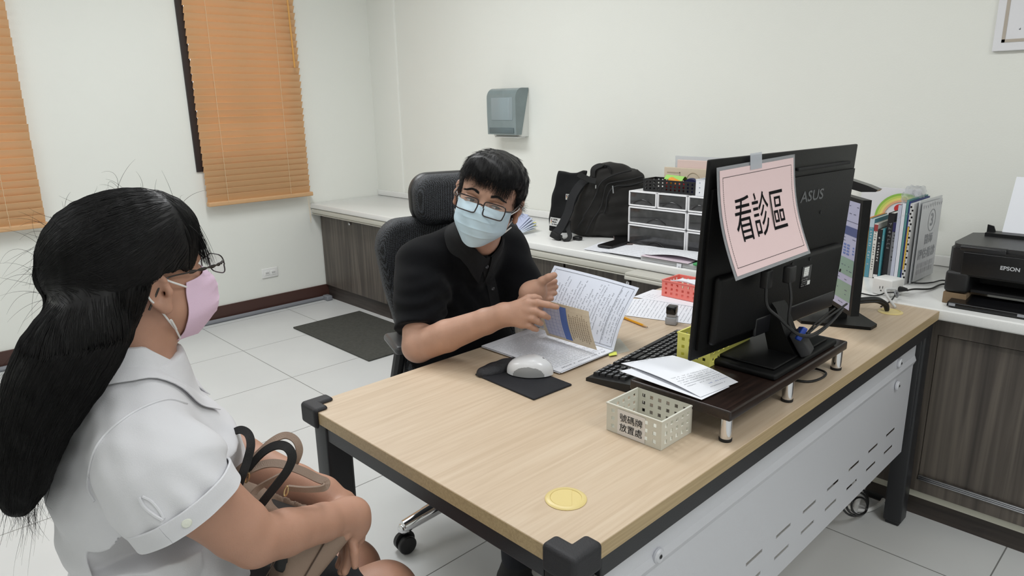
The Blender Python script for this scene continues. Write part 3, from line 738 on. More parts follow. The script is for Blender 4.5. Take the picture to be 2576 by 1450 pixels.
# perforated baskets
def basket(name, label, x0, x1, y0, y1, z0, h, colr, nx, ny, nz, hs, loc_rz=0, rough=.45):
    cx, cy = (x0+x1)/2, (y0+y1)/2; t = thing(name, label, 'basket', (cx, cy, z0), loc_rz, group='small perforated plastic baskets')
    lx, ly = x1-x0, y1-y0; th = .0022; m = MB()
    def cuts(Ln, n, s_): 
        p = (Ln-.012)/n; c = [0]
        for i in range(n): a = .006+p*(i+.5); c += [a-s_/2, a+s_/2]
        return c+[Ln]
    cx_, cy_ = cuts(lx, nx, hs), cuts(ly, ny, hs); cz = [0]; pz = (h-.010)/nz
    for i in range(nz): a = .005+pz*(i+.5); cz += [a-hs/2, a+hs/2]
    cz += [h-.0006]; hole = lambda i, j: i % 2 == 1 and j % 2 == 1
    ha, hb = lx/2, ly/2
    perf(m, (-ha, -hb, 0), (1, 0, 0), (0, 0, 1), (0, 1, 0), cx_, cz, hole, th); perf(m, (-ha, hb, 0), (1, 0, 0), (0, 0, 1), (0, -1, 0), cx_, cz, hole, th)
    cy_ = [th+.0001]+cy_[1:-1]+[ly-th-.0001]
    perf(m, (-ha, -hb, 0), (0, 1, 0), (0, 0, 1), (1, 0, 0), cy_, cz, hole, th); perf(m, (ha, -hb, 0), (0, 1, 0), (0, 0, 1), (-1, 0, 0), cy_, cz, hole, th)
    m.box((-ha+th+.0001, -hb+th+.0001, .0004), (ha-th-.0001, hb-th-.0001, .0024))
    mt = mat(name+'_plastic', colr, rough, sub=.0)
    m.build('walls', mt, t)
    r = MB(); w = .0016
    w = .0014; e_ = .0003
    r.box((-ha-w, -hb-w, h-.0032), (ha+w, -hb+th+e_, h)).box((-ha-w, hb-th-e_, h-.0032), (ha+w, hb+w, h)).box((-ha-w, -hb+th+e_, h-.0032), (-ha+th+e_, hb-th-e_, h)).box((ha-th-e_, -hb+th+e_, h-.0032), (ha+w, hb-th-e_, h))
    r.build('rim', mt, t); return t
gb = basket('number_tag_basket', 'pale grey perforated basket labelled in Chinese, in front of the riser', .368, .474, .101, .232, H_+.0005, .060, rgb(212, 210, 198), 5, 6, 3, .0078)
# its paper label, on the side facing the woman
lab = MB(); cxg, cyg = .421, .1665
fl = lambda y, z: (-.0536-.0006*math.sin(z*160), y, z)
lab.grid(lambda u, v: fl(.0375-.066*u, .001+.054*v), 4, 6, 0, .0004)
put_text(lab, '號碼牌', .0185, None, None, None, 1, weight=.00, sx=1, sy=1, fn=lambda x, y: (-.0546, .0045-x, .0375+y))
put_text(lab, '放置處', .0185, None, None, None, 1, weight=.00, sx=1, sy=1, fn=lambda x, y: (-.0546, .0045-x, .0165+y))
o = lab.build('paper_label', [mat('label_paper', rgb(226, 222, 218), .6), MT['inkblack']], gb)
yb = basket('basket', 'yellow perforated basket standing behind the big monitor on the riser', .648, .828, .168, .252, .8125, .064, rgb(240, 234, 124), 8, 4, 3, .0078)
pb = basket('basket', 'coral red perforated basket on papers at the back of the desk', 1.283, 1.385, .56, .722, H_+.0045, .056, rgb(246, 134, 122), 5, 7, 3, .0082)
MB().rbox((-.035, -.05, .035), (.035, .05, .060), .006, rot=Euler((.15, .2, .1)).to_matrix()) 
tw = MB().grid(lambda u, v: (1.30+.07*u, .60+.10*v, H_+.058+.006*math.sin(3*v+2*u)), 6, 6, 0, .004)
tag(origin_to(tw.build('paper_pad', MT['paper'], smooth=True), (1.335, .65, H_+.058)), 'white paper pad lying in the coral red basket', 'paper')

# papers under the red basket and behind the stamp
sheet('paper_sheet', 'white sheet with a handwritten table lying between the stamp and the red basket', 'paper', (1.02, .69, H_+.001), (1.19, .775, H_+.0015), (1.36, .60, H_+.001), (1.085, .485, H_+.001),
      rows=[(.05, .95, .06+k*.052, .0036, 1) for k in range(18)], mats=[MT['paper'], mat('ink_grey', rgb(150, 152, 160), .8)])
sheet('paper_sheet', 'blank-backed white paper under the coral red basket', 'paper', (1.21, .785, H_+.002), (1.33, .79, H_+.0035), (1.42, .55, H_+.003), (1.25, .52, H_+.0025), rows=[(.1, .5, .1+k*.05, .003, 1) for k in range(4)])
# clear folder edge, yellow tab
MT['clear'] = mat('clear_film', rgb(214, 218, 208), .15, alpha=.35)
sheet('clear_folder', 'transparent plastic folder sticking out from under the open forms', 'folder', (.70, .50, H_+.0006), (.775, .475, H_+.0006), (.84, .56, H_+.0006), (.74, .60, H_+.0006), mats=[MT['clear'], MT['ink']], th=.0003)
sheet('sticky_tab', 'yellow-green sticky tab poking from the open forms', 'sticky note', (.700, .487, H_+.0040), (.722, .478, H_+.0040), (.742, .495, H_+.0040), (.72, .505, H_+.0040), mats=[mat('tab_yellow', rgb(222, 228, 96), .6), MT['ink']], th=.0004)
# open form booklet
bk = thing('open_booklet', 'white booklet of printed forms held open by the man', 'booklet', (.64, .64, H_))
spx = .733
lower = lambda dz, dx, w: ((.523+dx, .499+w, H_+dz), (.733, .497, H_+dz), (.733, .791, H_+dz+.001), (.521+dx, .783-w, H_+dz))
for i in range(2): sheet('page', None, None, *lower(.0045+i*.0012, -.002+.004*i, -.004*i), parent=bk)
rowl = [(.10, .92, .05, .0050, 1)]+[(.05+.02*(k % 3), .95-.07*(k % 4), .10+k*.029, .0030, 1) for k in range(28)]
lp = sheet('page', None, None, *lower(.0072, 0, 0), parent=bk, rows=rowl, n=(8, 8))
# upper page, rising and curling towards the monitor
TL = A(.800, .770, .925); TR = A(.842, .500, .897); BL = A(.7355, .7915, H_+.012); BR = A(.733, .497, H_+.008)
def upb(u, v): return A(-.016, 0, 0)*math.sin(math.pi*v)*(1)+A(.012, -.006, 0)*math.sin(math.pi*u)*v*.6
rowu = [(.06, .94, .955, .0042, 1), (.40, .62, .90, .0045, 1)] 
m = MB()
fU = lambda u, v: lerp(lerp(BR, BL, u), lerp(TR, TL, u), v)+upb(u, v)
m.grid(lambda u, v: fU(u, v), 14, 14, 0, .0007)
nU = A(-.80, -.12, .45)
def mk(u, v0, v1, sz, mi=1, fill=.85):
    v = v0
    while v < v1:
        if rnd.random() < fill:
            for _ in range(2):
                du = (rnd.random()-.5)*.010; dv = rnd.random()*.010; w_ = .003+.005*rnd.random(); t = .0009
                q = [fU(u+du-w_*.8, v+dv-t*1.2)+nU*.0014, fU(u+du+w_*.8, v+dv-t*1.2)+nU*.0014, fU(u+du+w_*.8, v+dv+t*1.2)+nU*.0014, fU(u+du-w_*.8, v+dv+t*1.2)+nU*.0014]
                m.add(q, [(0, 1, 2, 3)], mi)
            q = [fU(u+a, v+b)+nU*.0014 for a, b in ((-.0008, -.002), (.0008, -.002), (.0008, .011), (-.0008, .011))]; m.add(q, [(0, 1, 2, 3)], mi)
        v += sz
# columns of writing run down the page (turned form)
for c_ in range(26):
    u = .055+c_*.0345
    if c_ in (9, 10): mk(u, .30, .90, .021)
    elif c_ in (6,): mk(u, .45, .80, .024, fill=1)
    elif c_ % 5 == 4: mk(u, .10+.3*rnd.random(), .65, .020)
    else: mk(u, .07+.12*rnd.random(), .92-.25*rnd.random(), .019)
def frame_line(a, b):
    t = .0022; pts = [fU(a[0]+(b[0]-a[0])*k/12, a[1]+(b[1]-a[1])*k/12)+nU*.0014 for k in range(13)]
    w_ = (fU(a[0], a[1]+.01)-fU(a[0], a[1])) if abs(a[0]-b[0]) > abs(a[1]-b[1]) else (fU(a[0]+.01, a[1])-fU(a[0], a[1])); w_ = w_/np.linalg.norm(w_)*.0004
    for p, q in zip(pts[:-1], pts[1:]): m.add([p-w_, q-w_, q+w_, p+w_], [(0, 1, 2, 3)], 1)
for a, b in (((.035, .04), (.965, .04)), ((.035, .96), (.965, .96)), ((.035, .04), (.035, .96)), ((.965, .04), (.965, .96)), ((.17, .04), (.17, .96))): frame_line(a, b)
m.build('page', [mat('page_bluish', rgb(226, 231, 243), .8, spec=.2), MT['ink'], MT['inkblue']], bk, world=True, smooth=True)
# yellow card booklet in his fingers
C00 = A(.724, .515, H_+.012); C10 = A(.720, .745, H_+.030); T0 = A(.742, .560, .885); T1 = A(.700, .735, .888)
T0 = PX(1481, 784, 1, .545); T1 = PX(1352, 750, 1, .700); C00 = PX(1502, 881, 1, .512); C10 = PX(1376, 843, 1, .700)
yc = thing('record_card', 'buff yellow folded record card with a blue printed table, in his fingers', 'card', (C00+C10)/2)
cm = MB(); fC = lambda u, v: lerp(lerp(C00, C10, u), lerp(T0, T1, u), v)+A(-.006, 0, 0)*math.sin(math.pi*v)
cm.grid(lambda u, v: fC(u, v), 8, 8, 0, .0007)
nC = np.cross(C10-C00, T0-C00); nC /= np.linalg.norm(nC); nC = nC if nC[0] < 0 else -nC
def crect(u0, u1, v0, v1, mi, off=.0012):
    k = 24
    k = max(1, int((v1-v0)*24+.5))
    for i in range(k):
        a, b = v0+(v1-v0)*i/k, v0+(v1-v0)*(i+1)/k
        cm.add([fC(u0, a)+nC*off, fC(u1, a)+nC*off, fC(u1, b)+nC*off, fC(u0, b)+nC*off], [(0, 1, 2, 3)], mi)
for i in range(4): crect(.50, .93, .08+.2*i, .08+.2*(i+1), 3)
crect(.44, .57, .06, .93, 1, .0016)
for k in range(9): crect(.58, .93, .08+k*.095, .083+k*.095, 1, .0018)
for k in range(5): crect(.60+k*.075, .603+k*.075, .06, .93, 1, .0018)
for c_ in range(9):
    u = .06+c_*.042; v = .12+.1*rnd.random()
    while v < .9-.2*rnd.random():
        crect(u-.008, u+.008, v, v+.012, 2, .0016); crect(u-.003, u+.003, v, v+.022, 2, .0016); v += .045
cm.build('card', [mat('buff_card', rgb(228, 211, 184), .75), mat('print_blue', rgb(96, 122, 190), .7), mat('print_brown', rgb(128, 104, 84), .8), mat('table_lilac', rgb(206, 206, 226), .7)], yc, world=True)

# stamp, pencil
st = thing('self_inking_stamp', 'black and clear self-inking stamp standing on the handwritten sheet', 'stamp', (1.05, .528, H_+.0015), math.radians(18))
MB().rbox((-.016, -.016, 0), (.016, .016, .022), .002).rbox((-.0135, -.0135, .022), (.0135, .0135, .034), .002).build('clear_base', mat('milky_plastic', rgb(196, 198, 202), .25, trans=.3), st, smooth=True)
MB().rbox((-.0155, -.015, .030), (.0155, .015, .056), .005).build('handle', MT['blackg'], st, smooth=True)
pa, pb_ = A(.995, .668, H_+.005), A(.965, .552, H_+.0045); pd = (pb_-pa)/np.linalg.norm(pb_-pa)
pen = thing('pencil', 'yellow wooden pencil lying on the desk beside the stamp', 'pencil', pa)
MB().tube([pa, pa+pd*.100], .0037, 6).build('barrel', mat('pencil_yellow', rgb(226, 160, 30), .35), pen, world=True)
MB().tube([pa+pd*.100, pa+pd*.116], [.0037, .0011], 10).build('sharpened_wood', mat('pencil_wood', rgb(206, 170, 124), .7), pen, world=True)
MB().tube([pa+pd*.116, pa+pd*.120], [.0011, .0003], 8).build('lead', MT['inkblack'], pen, world=True)

# receipts on the riser
r0 = .8135
def rb(u, v): return A(0, 0, .006*math.sin(math.pi*u)*0+.004*math.sin(2.5*v+u))
rr = [(.45, .98, .12+k*.045, .0028, 1) for k in range(9)]+[(.55, .85, .60, .0045, 2), (.50, .8, .68, .003, 2)]
sheet('receipt_sheet', 'upper of the two white printouts lying over riser and keyboard', 'paper', PX(1562, 915, 2, r0+.010), PX(1692, 895, 2, r0+.012), PX(1857, 962, 2, r0+.004), PX(1762, 1000, 2, r0+.004),
      bend=lambda u, v: A(0, 0, .006*math.sin(math.pi*v)), mats=[MT['paper'], MT['ink'], MT['inkblue']], rows=[(.1, .95, .60+.04*k, .0030, 1) for k in range(6)]+[(.5, .95, .86, .0035, 2), (.4, .8, .92, .003, 1), (.1, .9, .04, .0028, 1)])
sheet('receipt_sheet', 'lower of the two white printouts lying over riser and keyboard', 'paper', PX(1558, 935, 2, r0+.006), PX(1655, 918, 2, r0+.006), PX(1835, 975, 2, r0+.0015), PX(1765, 1008, 2, r0+.0015),
      bend=lambda u, v: A(0, 0, .001), rows=[(.1, .95, .8+.04*k, .003, 1) for k in range(4)], group=None)

# thin cable peeping from under the riser
cp = catmull([(.86, .10, .745), (.88, .045, .744), (.93, .030, .744), (.965, .040, .745), (.97, .085, .745), (.95, .13, .745)], 8)
tag(origin_to(MB().tube(cp, .0028, 8).build('cable', MT['black'], smooth=True), (.92, .05, H_)), 'thin black cable loop peeping from under the riser between its feet', 'cable')
# ================================================================ BIG MONITOR
MW, MH = .605, .415
mon = thing('monitor', 'large black monitor seen from behind with a pink sign taped on', 'monitor', (.8435, .1237, 1.067)); mon.rotation_euler = (.0533, 0, -.0758)
MT['monb'] = mat('monitor_black', rgb(9, 9, 10), .42, spec=.25, bump=.25, bscale=700)
MB().rbox((-MW/2, -.006, -MH/2), (MW/2, .003, MH/2), .003).build('bezel', MT['monb'], mon, smooth=True)
MB().box((-MW/2+.012, .0031, -MH/2+.02), (MW/2-.012, .0036, MH/2-.012)).build('screen', mat('screen_lit', rgb(40, 44, 60), .2, emis=(rgb(150, 165, 200), .6)), mon)
b_ = MB()
zs = [-.196, -.05, .140, .196]
b_.prism([(-.290, -.185), (.290, -.185), (.292, .06), (.292, .150), (-.292, .150), (-.292, .06)], (0, -.0055, 0), (1, 0, 0), (0, 0, 1), (0, -1, 0), .007)
b_.rbox((-.26, -.028, -.180), (.262, -.006, -.030), .014, 5)
b_.build('back_shell', MT['monb'], mon, smooth=True)
MB().rbox((.02, -.0136, .163), (.262, -.006, .170), .002).build('vent_slot', MT['blackmat'], mon)
MB().rbox((-.105, -.0295, -.193), (.25, -.022, -.150), .012, 5).build('cable_channel', mat('monitor_black_gloss', rgb(24, 24, 27), .3), mon, smooth=True)
t_ = MB(); put_text(t_, 'ASUS', .036, (.098, -.0132, .101), (1, 0, 0), (0, 0, 1), 0, weight=.0006, sx=1.25, sy=.95)
t_.build('maker_logo', mat('logo_dark_gloss', rgb(74, 76, 80), .2), mon)
lb = MB(); lb.box((.070, -.0292, -.112), (.112, -.0282, -.060), 0); lb.box((.078, -.0298, -.085), (.100, -.0291, -.063), 1); lb.box((.1, -.0298, -.108), (.112, -.0291, -.098), 1)
rn = random.Random(5); fn = lambda x, y: (x, -.0299, y)
marks(lb, fn, 0, 0, [(.078, .100, -.068-.005*k) for k in range(4)], 2, rn, size=.0022); marks(lb, fn, 0, 0, [(.072, .098, -.092-.005*k) for k in range(4)], 1, rn, size=.0024)
lb.build('rating_label', [MT['blackg'], MT['white'], MT['inkblack']], mon)
for (x, z) in ((-.237, -.148), (.02, -.045), (.10, -.045), (.150, .058), (.262, -.10)):
    MB().lathe([(0, 0), (.0045, 0), (.0045, .0012), (0, .0006)], (x, -.0126 if x < 0 or z > 0 else -.0284, z), 12, axis=(0, -1, 0)).build('screw_hole', MT['blackmat'], mon)
# stand
st_ = MB().rbox((-.16, -.05, 0), (.16, .10, .020), .006)
base = MB().rbox((.668, .026, .8125), (.985, .222, .8265), .005).rbox((.69, .040, .8265), (.963, .208, .8325), .003)
base.build('base_plate', mat('base_satin_black', rgb(9, 9, 10), .5, spec=.25), mon, smooth=True, world=True)
nk = MB().prism([(.040, .828), (.105, .828), (.135, .93), (.118, .955), (.095, .93), (.072, .88)], (.795, 0, 0), (0, 1, 0), (0, 0, 1), (1, 0, 0), .055)
nk.build('stand_neck', MT['monb'], mon, world=True)
nk = MB().rbox((.80, .030, .828), (.845, .055, .885), .004, rot=Euler((-.55, 0, .25)).to_matrix()); nk.build('stand_rib', mat('neck_grey', rgb(42, 42, 45), .5), mon, smooth=True, world=True)

# laminated sign
sg = thing('taped_sign', 'pink laminated paper sign with large Chinese writing on the monitor back', 'sign', (.6985, .086, 1.1565)); sg.rotation_euler = (-.2409*-1*-1, 0, -.0434)
SW, SH = .305, .220
Rs = Matrix.Rotation(-.0434, 3, 'Z'); aS = Vector((math.cos(-.0434), math.sin(-.0434), 0)); nS = Vector((math.sin(-.0434), -math.cos(-.0434), 0))
uS = Vector((0, 0, 1))*math.cos(-.2409)+nS*math.sin(-.2409)
a2 = aS*math.cos(.0249)+uS*math.sin(.0249); u2 = -aS*math.sin(.0249)+uS*math.cos(.0249); nf = a2.cross(u2)
nf = nf if nf.dot(nS) > 0 else -nf
sg.rotation_euler = (0, 0, 0)
def fS(x, y, o=0): return Vector((0, 0, 0))+a2*x+u2*y+nf*(o-.012*math.sin(math.pi*(.5+y/SH))*1.0)
m = MB(); m.grid(lambda u, v: fS((u-.5)*SW, (v-.5)*SH, .0004), 6, 14, 0, .0008); m.build('laminate', mat('laminate_film', rgb(196, 198, 204), .12, alpha=.35, coat=1), sg, smooth=True)
m = MB(); m.grid(lambda u, v: fS((u-.5)*(SW-.016), (v-.5)*(SH-.014), .0012), 6, 14, 0, .0003)
for (x0, x1, y0, y1) in ((-.135, .135, .088, .0892), (-.135, .135, -.0892, -.088)):
    k = 60
    for i in range(k): 
        a = x0+(x1-x0)*i/k; b = a+(x1-x0)/k*.7; m.add([fS(a, y0, .0017), fS(b, y0, .0017), fS(b, y1, .0017), fS(a, y1, .0017)], [(0, 1, 2, 3)], 1)
for x0 in (-.135, .1338):
    k = 44
    for i in range(k):
        a = -.0886+.1772*i/k; b = a+.1772/k*.7; m.add([fS(x0, a, .0017), fS(x0+.0012, a, .0017), fS(x0+.0012, b, .0017), fS(x0, b, .0017)], [(0, 1, 2, 3)], 1)
put_text(m, '看診區', .088, None, None, None, 1, weight=.0, sx=.76, sy=1.12, fn=lambda x, y: fS(x-.004, y-.006, .0019))
m.build('pink_sheet', [mat('pink_paper', rgb(233, 205, 206), .5, coat=.4), MT['inkblack']], sg)
m = MB(); m.grid(lambda u, v: fS(-.012+.045*(u-.5), SH/2-.016+.032*v, .0022-.004*v*0), 3, 3, 0, .0003); m.build('tape', mat('clear_tape', rgb(200, 204, 212), .2, alpha=.6), sg)

# cables on the back of the monitor
t = thing('monitor_cables', 'black cables hanging from the back of the big monitor to the next', 'cable', (.86, .10, .90))
def cab(pts, r=.0035, name='cable', n=8): MB().tube(catmull(pts, 8), r, n).build(name, MT['black'], t, smooth=True, world=True)
P = lambda x, y, z: (x, y, z)
cab([CS(1927, 720, 1.48), CS(1930, 770, 1.48), CS(1960, 800, 1.48), CS(1982, 822, 1.49), CS(2010, 842, 1.50), CS(2045, 842, 1.55), CS(2085, 815, 1.62), CS(2120, 778, 1.72)], .0034)
cab([CS(1985, 700, 1.49), CS(1990, 750, 1.48), CS(1985, 790, 1.48), CS(1985, 815, 1.49), CS(2000, 838, 1.50), CS(2040, 848, 1.54), CS(2080, 822, 1.60), CS(2115, 785, 1.70)], .0030)
cab([CS(2030, 842, 1.55), CS(2065, 812, 1.60), CS(2105, 783, 1.68), CS(2130, 765, 1.76)], .0026)
cab([CS(2030, 838, 1.56), CS(2060, 806, 1.61), CS(2100, 776, 1.70)], .0020)
MB().rbox((-.012, -.009, -.02), (.012, .009, .02), .003).build('plug', MT['black'], t, smooth=True).location = Vector(CS(1928, 702, 1.485))-t.location
MB().rbox((-.014, -.009, -.018), (.014, .009, .018), .003).build('plug', MT['black'], t, smooth=True).location = Vector(CS(1986, 690, 1.495))-t.location
bb = MB().rbox((-.024, -.006, -.016), (.024, .006, .016), .003)
t = thing('cable_box', 'small blue plastic box among the cables behind the monitor stand', 'adapter', CS(2012, 840, 1.56)); t.rotation_euler = (.5, .3, .6)
bb.build('case', mat('blue_box', rgb(24, 60, 150), .35), t, smooth=True); MB().box((-.018, -.0066, -.004), (.012, -.0061, .010)).build('label', mat('label_blue', rgb(90, 140, 215), .5), t)

# ================================================================ SECOND MONITOR
a = A(-.704, -.710, 0); nn = A(-.710, .704, 0); TRc = A(1.227, .070, 0); WW = .50
m2 = thing('monitor', 'second black monitor showing a web form, standing behind the large one', 'monitor', (1.40, .245, H_))
def q2(s_, n_, z): return A(1.227, .070, 0)+nn*.018-a*s_+nn*n_+A(0, 0, z)
def slab(s0, s1, n0, n1, z0, z1):
    c = [q2(s0, n0, z0), q2(s1, n0, z0), q2(s1, n1, z0), q2(s0, n1, z0), q2(s0, n0, z1), q2(s1, n0, z1), q2(s1, n1, z1), q2(s0, n1, z1)]
    return c, [(0, 1, 2, 3), (7, 6, 5, 4), (4, 5, 1, 0), (5, 6, 2, 1), (6, 7, 3, 2), (7, 4, 0, 3)]
MB().add(*slab(0, WW, -.022, 0, .819, 1.129)).build('bezel', MT['monb'], m2, world=True)
MB().add(*slab(.06, WW-.06, -.045, -.022, .86, 1.08)).build('back_shell', MT['monb'], m2, world=True)
scm = [mat('screen_'+n_, c_, .25, emis=(c_, .22)) for n_, c_ in (('lilac', rgb(158, 158, 182)), ('navy', rgb(56, 66, 112)), ('green', rgb(118, 142, 128)), ('blue', rgb(86, 104, 158)), ('dark', rgb(70, 72, 92)))]
S = MB(); z1_, z0_ = 1.119, .832
def srect(s0, s1, v0, v1, mi, off): S.add([q2(s0, off, z1_-(z1_-z0_)*v0), q2(s1, off, z1_-(z1_-z0_)*v0), q2(s1, off, z1_-(z1_-z0_)*v1), q2(s0, off, z1_-(z1_-z0_)*v1)], [(0, 1, 2, 3)], mi)
srect(.012, WW-.012, 0, 1, 0, .0005)
srect(.012, WW-.012, .185, .19, 4, .0010); srect(.012, WW-.012, .235, .315, 1, .0010)
for v0, v1 in ((.53, .69), (.76, .93)): srect(.012, WW-.06, v0, v1, 2, .0010)
for r in range(4):
    for c_ in range(2): srect(.045+.020*c_, .059+.020*c_, .40+.028*r, .418+.028*r, 3, .0012)
for r in range(3): srect(.018, .026, .41+.028*r, .425+.028*r, 3, .0012)
rn = random.Random(9)
for k in range(26):
    s0 = .014+rn.random()*.10; v = [.04, .11, .34, .37, .60, .64, .73, .83, .87, .96][k % 10]; srect(s0, s0+.006+.008*rn.random(), v, v+.006, 4, .0014)
S.build('screen', scm, m2, world=True)
poly = [(.13, -.10), (.10, -.132), (-.10, -.132), (-.13, -.10), (-.06, .070), (.06, .070)]
cb = A(1.40, .245, 0)
MB().prism([(-p[0], p[1]) for p in poly], cb+A(0, 0, H_+.0005), -a, nn, (0, 0, 1), .009).build('base_plate', MT['monb'], m2, world=True)
MB().add([tuple(cb+a*s_+nn*n_+A(0, 0, z)) for z in (H_+.0095, .90) for s_, n_ in ((-.035, -.075), (.035, -.075), (.035, -.050), (-.035, -.050))], [(0, 1, 2, 3), (7, 6, 5, 4), (4, 5, 1, 0), (5, 6, 2, 1), (6, 7, 3, 2), (7, 4, 0, 3)]).build('stand_neck', MT['monb'], m2, world=True)
# sleeve of cables into the right grommet
t = thing('cable_bundle', 'thick black cable bundle running into the far desk grommet', 'cable', (1.60, .14, H_+.01))
for k in range(5):
    o_ = A(0, .006*math.cos(k*1.3), .006*math.sin(k*1.3)+.006)
    MB().tube(catmull([A(1.40, .262, .765)+o_, A(1.47, .215, .768)+o_, A(1.53, .175, .772)+o_, A(1.575, .138, .772)+o_, A(1.593, .118, .760)+o_*.8, A(1.597, .112, .744)+o_*.5], 6), .0045, 7).build('cable', MT['black'], t, smooth=True, world=True)
# ================================================================ COUNTER, WINDOW SIDE
def poly_sdf(S, o, ax, ay, az, poly, half, rnd_, k=.006, mode='add'):
    """extruded rounded polygon centred on plane o, half thickness along az"""
    o, ax, ay, az = [np.array(v, float) for v in (o, ax, ay, az)]
    ps = np.array([o+ax*p[0]+ay*p[1]+az*s_ for p in poly for s_ in (-half, half)])
    sl = S._sl(ps.min(0), ps.max(0), .02)
    if sl is None: return
    X, Y, Z = S._g(sl); X = X-o[0]; Y = Y-o[1]; Z = Z-o[2]
    u = X*ax[0]+Y*ax[1]+Z*ax[2]; v = X*ay[0]+Y*ay[1]+Z*ay[2]; w = X*az[0]+Y*az[1]+Z*az[2]
    d = np.full(u.shape, 1e9); s_ = np.ones(u.shape); n = len(poly)
    for i in range(n):
        a = np.array(poly[i]); b = np.array(poly[(i+1) % n]); e = b-a
        t = np.clip(((u-a[0])*e[0]+(v-a[1])*e[1])/(e@e), 0, 1); d = np.minimum(d, (u-a[0]-t*e[0])**2+(v-a[1]-t*e[1])**2)
        c1 = (v >= a[1]) & (v < b[1]) & (e[0]*(v-a[1]) > e[1]*(u-a[0])) if e[1] != 0 else np.zeros(u.shape, bool)
        c2 = (v < a[1]) & (v >= b[1]) & (e[0]*(v-a[1]) < e[1]*(u-a[0])) if e[1] != 0 else np.zeros(u.shape, bool)
        s_ = np.where(c1 | c2, -s_, s_)
    d2 = np.sqrt(d)*s_; d2 = d2+rnd_; dz = np.abs(w)-half+rnd_
    D = np.minimum(np.maximum(d2, dz), 0)+np.sqrt(np.maximum(d2, 0)**2+np.maximum(dz, 0)**2)-rnd_
    S.comb(sl, np.broadcast_to(D, S.V[sl].shape).astype(np.float32), k, mode)
MT['bpk'] = mat('backpack_cloth', rgb(31, 29, 27), .8, bump=.6, bscale=700, var=.1, vscale=6)
MT['tote'] = mat('tote_cloth', rgb(17, 18, 20), .9, bump=.5, bscale=600)
BP0 = A(1.976, 1.717, 0); BN = A(.76, .65, 0)/np.linalg.norm((.76, .65)); BE = A(BN[1], -BN[0], 0)
def c4(X, Y, off):
    v = ray(1370+X/6.593, 400+Y/6.593); return CAM+v*(((BP0-CAM)@BN+off)/(v@BN))
def c42(X, Y, off):
    q = c4(X, Y, off); return ((q-BP0)@BE, max(q[2], ZA+.004))
# tote bag behind the backpack
tt = thing('tote_bag', 'flat black cloth tote bag with two white labels, left of the backpack', 'bag', (2.08, 1.82, ZA))
xp = .165
pl = [c42(X, Y, xp) for X, Y in ((235, 215), (420, 240), (540, 235), (640, 205), (700, 215), (640, 600), (540, 1000), (460, 1262), (110, 1240), (66, 1200), (80, 1000), (100, 830), (140, 580), (195, 380))]
S_ = SDF((1.98, 1.62, ZA-.01), (2.34, 2.10, 1.08), .004)
poly_sdf(S_, BP0+BN*(xp+.02), BE, (0, 0, 1), BN, pl, .02, .008)
S_.warp(lambda X, Y, Z: .003*np.sin(Y*55+Z*13)+.002*np.sin(Z*60+Y*20)); P, F = S_.mesh(1); P[:, 2] = np.maximum(P[:, 2], ZA+.001)
np_obj('bag_body', P, F, MT['tote'], tt)
xl = xp-.006
for (X0_, Y0_, X1_, Y1_) in ((98, 965, 276, 1135), (352, 582, 462, 680)):
    q = [c4(X0_, Y0_, xl), c4(X1_, Y0_+(28 if Y0_ > 800 else 8), xl), c4(X1_-25 if Y0_ > 800 else X1_-10, Y1_, xl), c4(X0_-20 if Y0_ > 800 else X0_-4, Y1_-32 if Y0_ > 800 else Y1_-4, xl)]
    m = MB(); m.add(q+[p+BN*.002 for p in q], [(0, 1, 2, 3), (7, 6, 5, 4), (0, 4, 5, 1), (1, 5, 6, 2), (2, 6, 7, 3), (3, 7, 4, 0)], 0)
    e1 = (q[1]-q[0]); w_ = np.linalg.norm(e1); e1 = e1/w_; e2 = q[3]-q[0]; h_ = np.linalg.norm(e2); e2 = e2/h_
    for r_, (txt, sz) in enumerate((('100%', .014), ('Made', .012), ('in Germany', .011))):
        if Y0_ < 800 and r_ == 2: pass
        c = q[0]+e1*w_*.20+e2*h_*(.22+.28*r_)-BN*.0008
        vs, fs = text_geo(txt, sz*(h_/.05), .0003, 'LEFT')
        m.add([c+e1*min(v.x, w_*.78)-e2*v.y for v in vs], fs, 1)
    for k_, cc in enumerate((1, 2, 3)):
        o_ = q[0]+e1*w_*.10+e2*h_*(.10+.2*k_)-BN*.0008; m.add([o_, o_+e1*.003, o_+e1*.003+e2*h_*.2, o_+e2*h_*.2], [(0, 1, 2, 3)], cc)
    m.build('sewn_label', [MT['white'], MT['inkblack'], mat('flag_red', rgb(180, 60, 50), .6), mat('flag_gold', rgb(220, 190, 90), .6)], tt, world=True)
# backpack
bp = thing('backpack', 'large dark grey backpack standing on the worktop beside the drawer boxes', 'backpack', (2.08, 1.52, ZA))
xq = .02
out = [(1100, 50), (1300, 92), (1450, 175), (1530, 175), (1620, 240), (1660, 340), (1650, 560), (1560, 1000), (1480, 1335), (970, 1338), (700, 1305), (560, 1290), (440, 1240), (400, 1060), (520, 780), (600, 560), (690, 400), (780, 240), (850, 125), (980, 82)]
pl = [c42(X, Y, xq+.05) for X, Y in out]
S_ = SDF((1.9, 1.25, ZA-.02), (2.36, 1.98, 1.18), .005)
poly_sdf(S_, BP0+BN*(xq+.085), BE, (0, 0, 1), BN, pl, .065, .04)
fr = [(1440, 200), (1560, 165), (1650, 290), (1640, 420), (1560, 1000), (1480, 1330), (980, 1330), (720, 1290), (640, 1240), (640, 1000), (720, 760), (850, 480), (960, 330), (1150, 240)]
poly_sdf(S_, BP0+BN*(xq+.045), BE, (0, 0, 1), BN, [c42(X, Y, xq+.01) for X, Y in fr], .035, .025, k=.02)
pk = [(1180, 470), (1400, 440), (1640, 410), (1560, 1000), (1480, 1320), (990, 1320), (760, 1270), (900, 900), (1000, 880), (1050, 640), (1100, 500)]
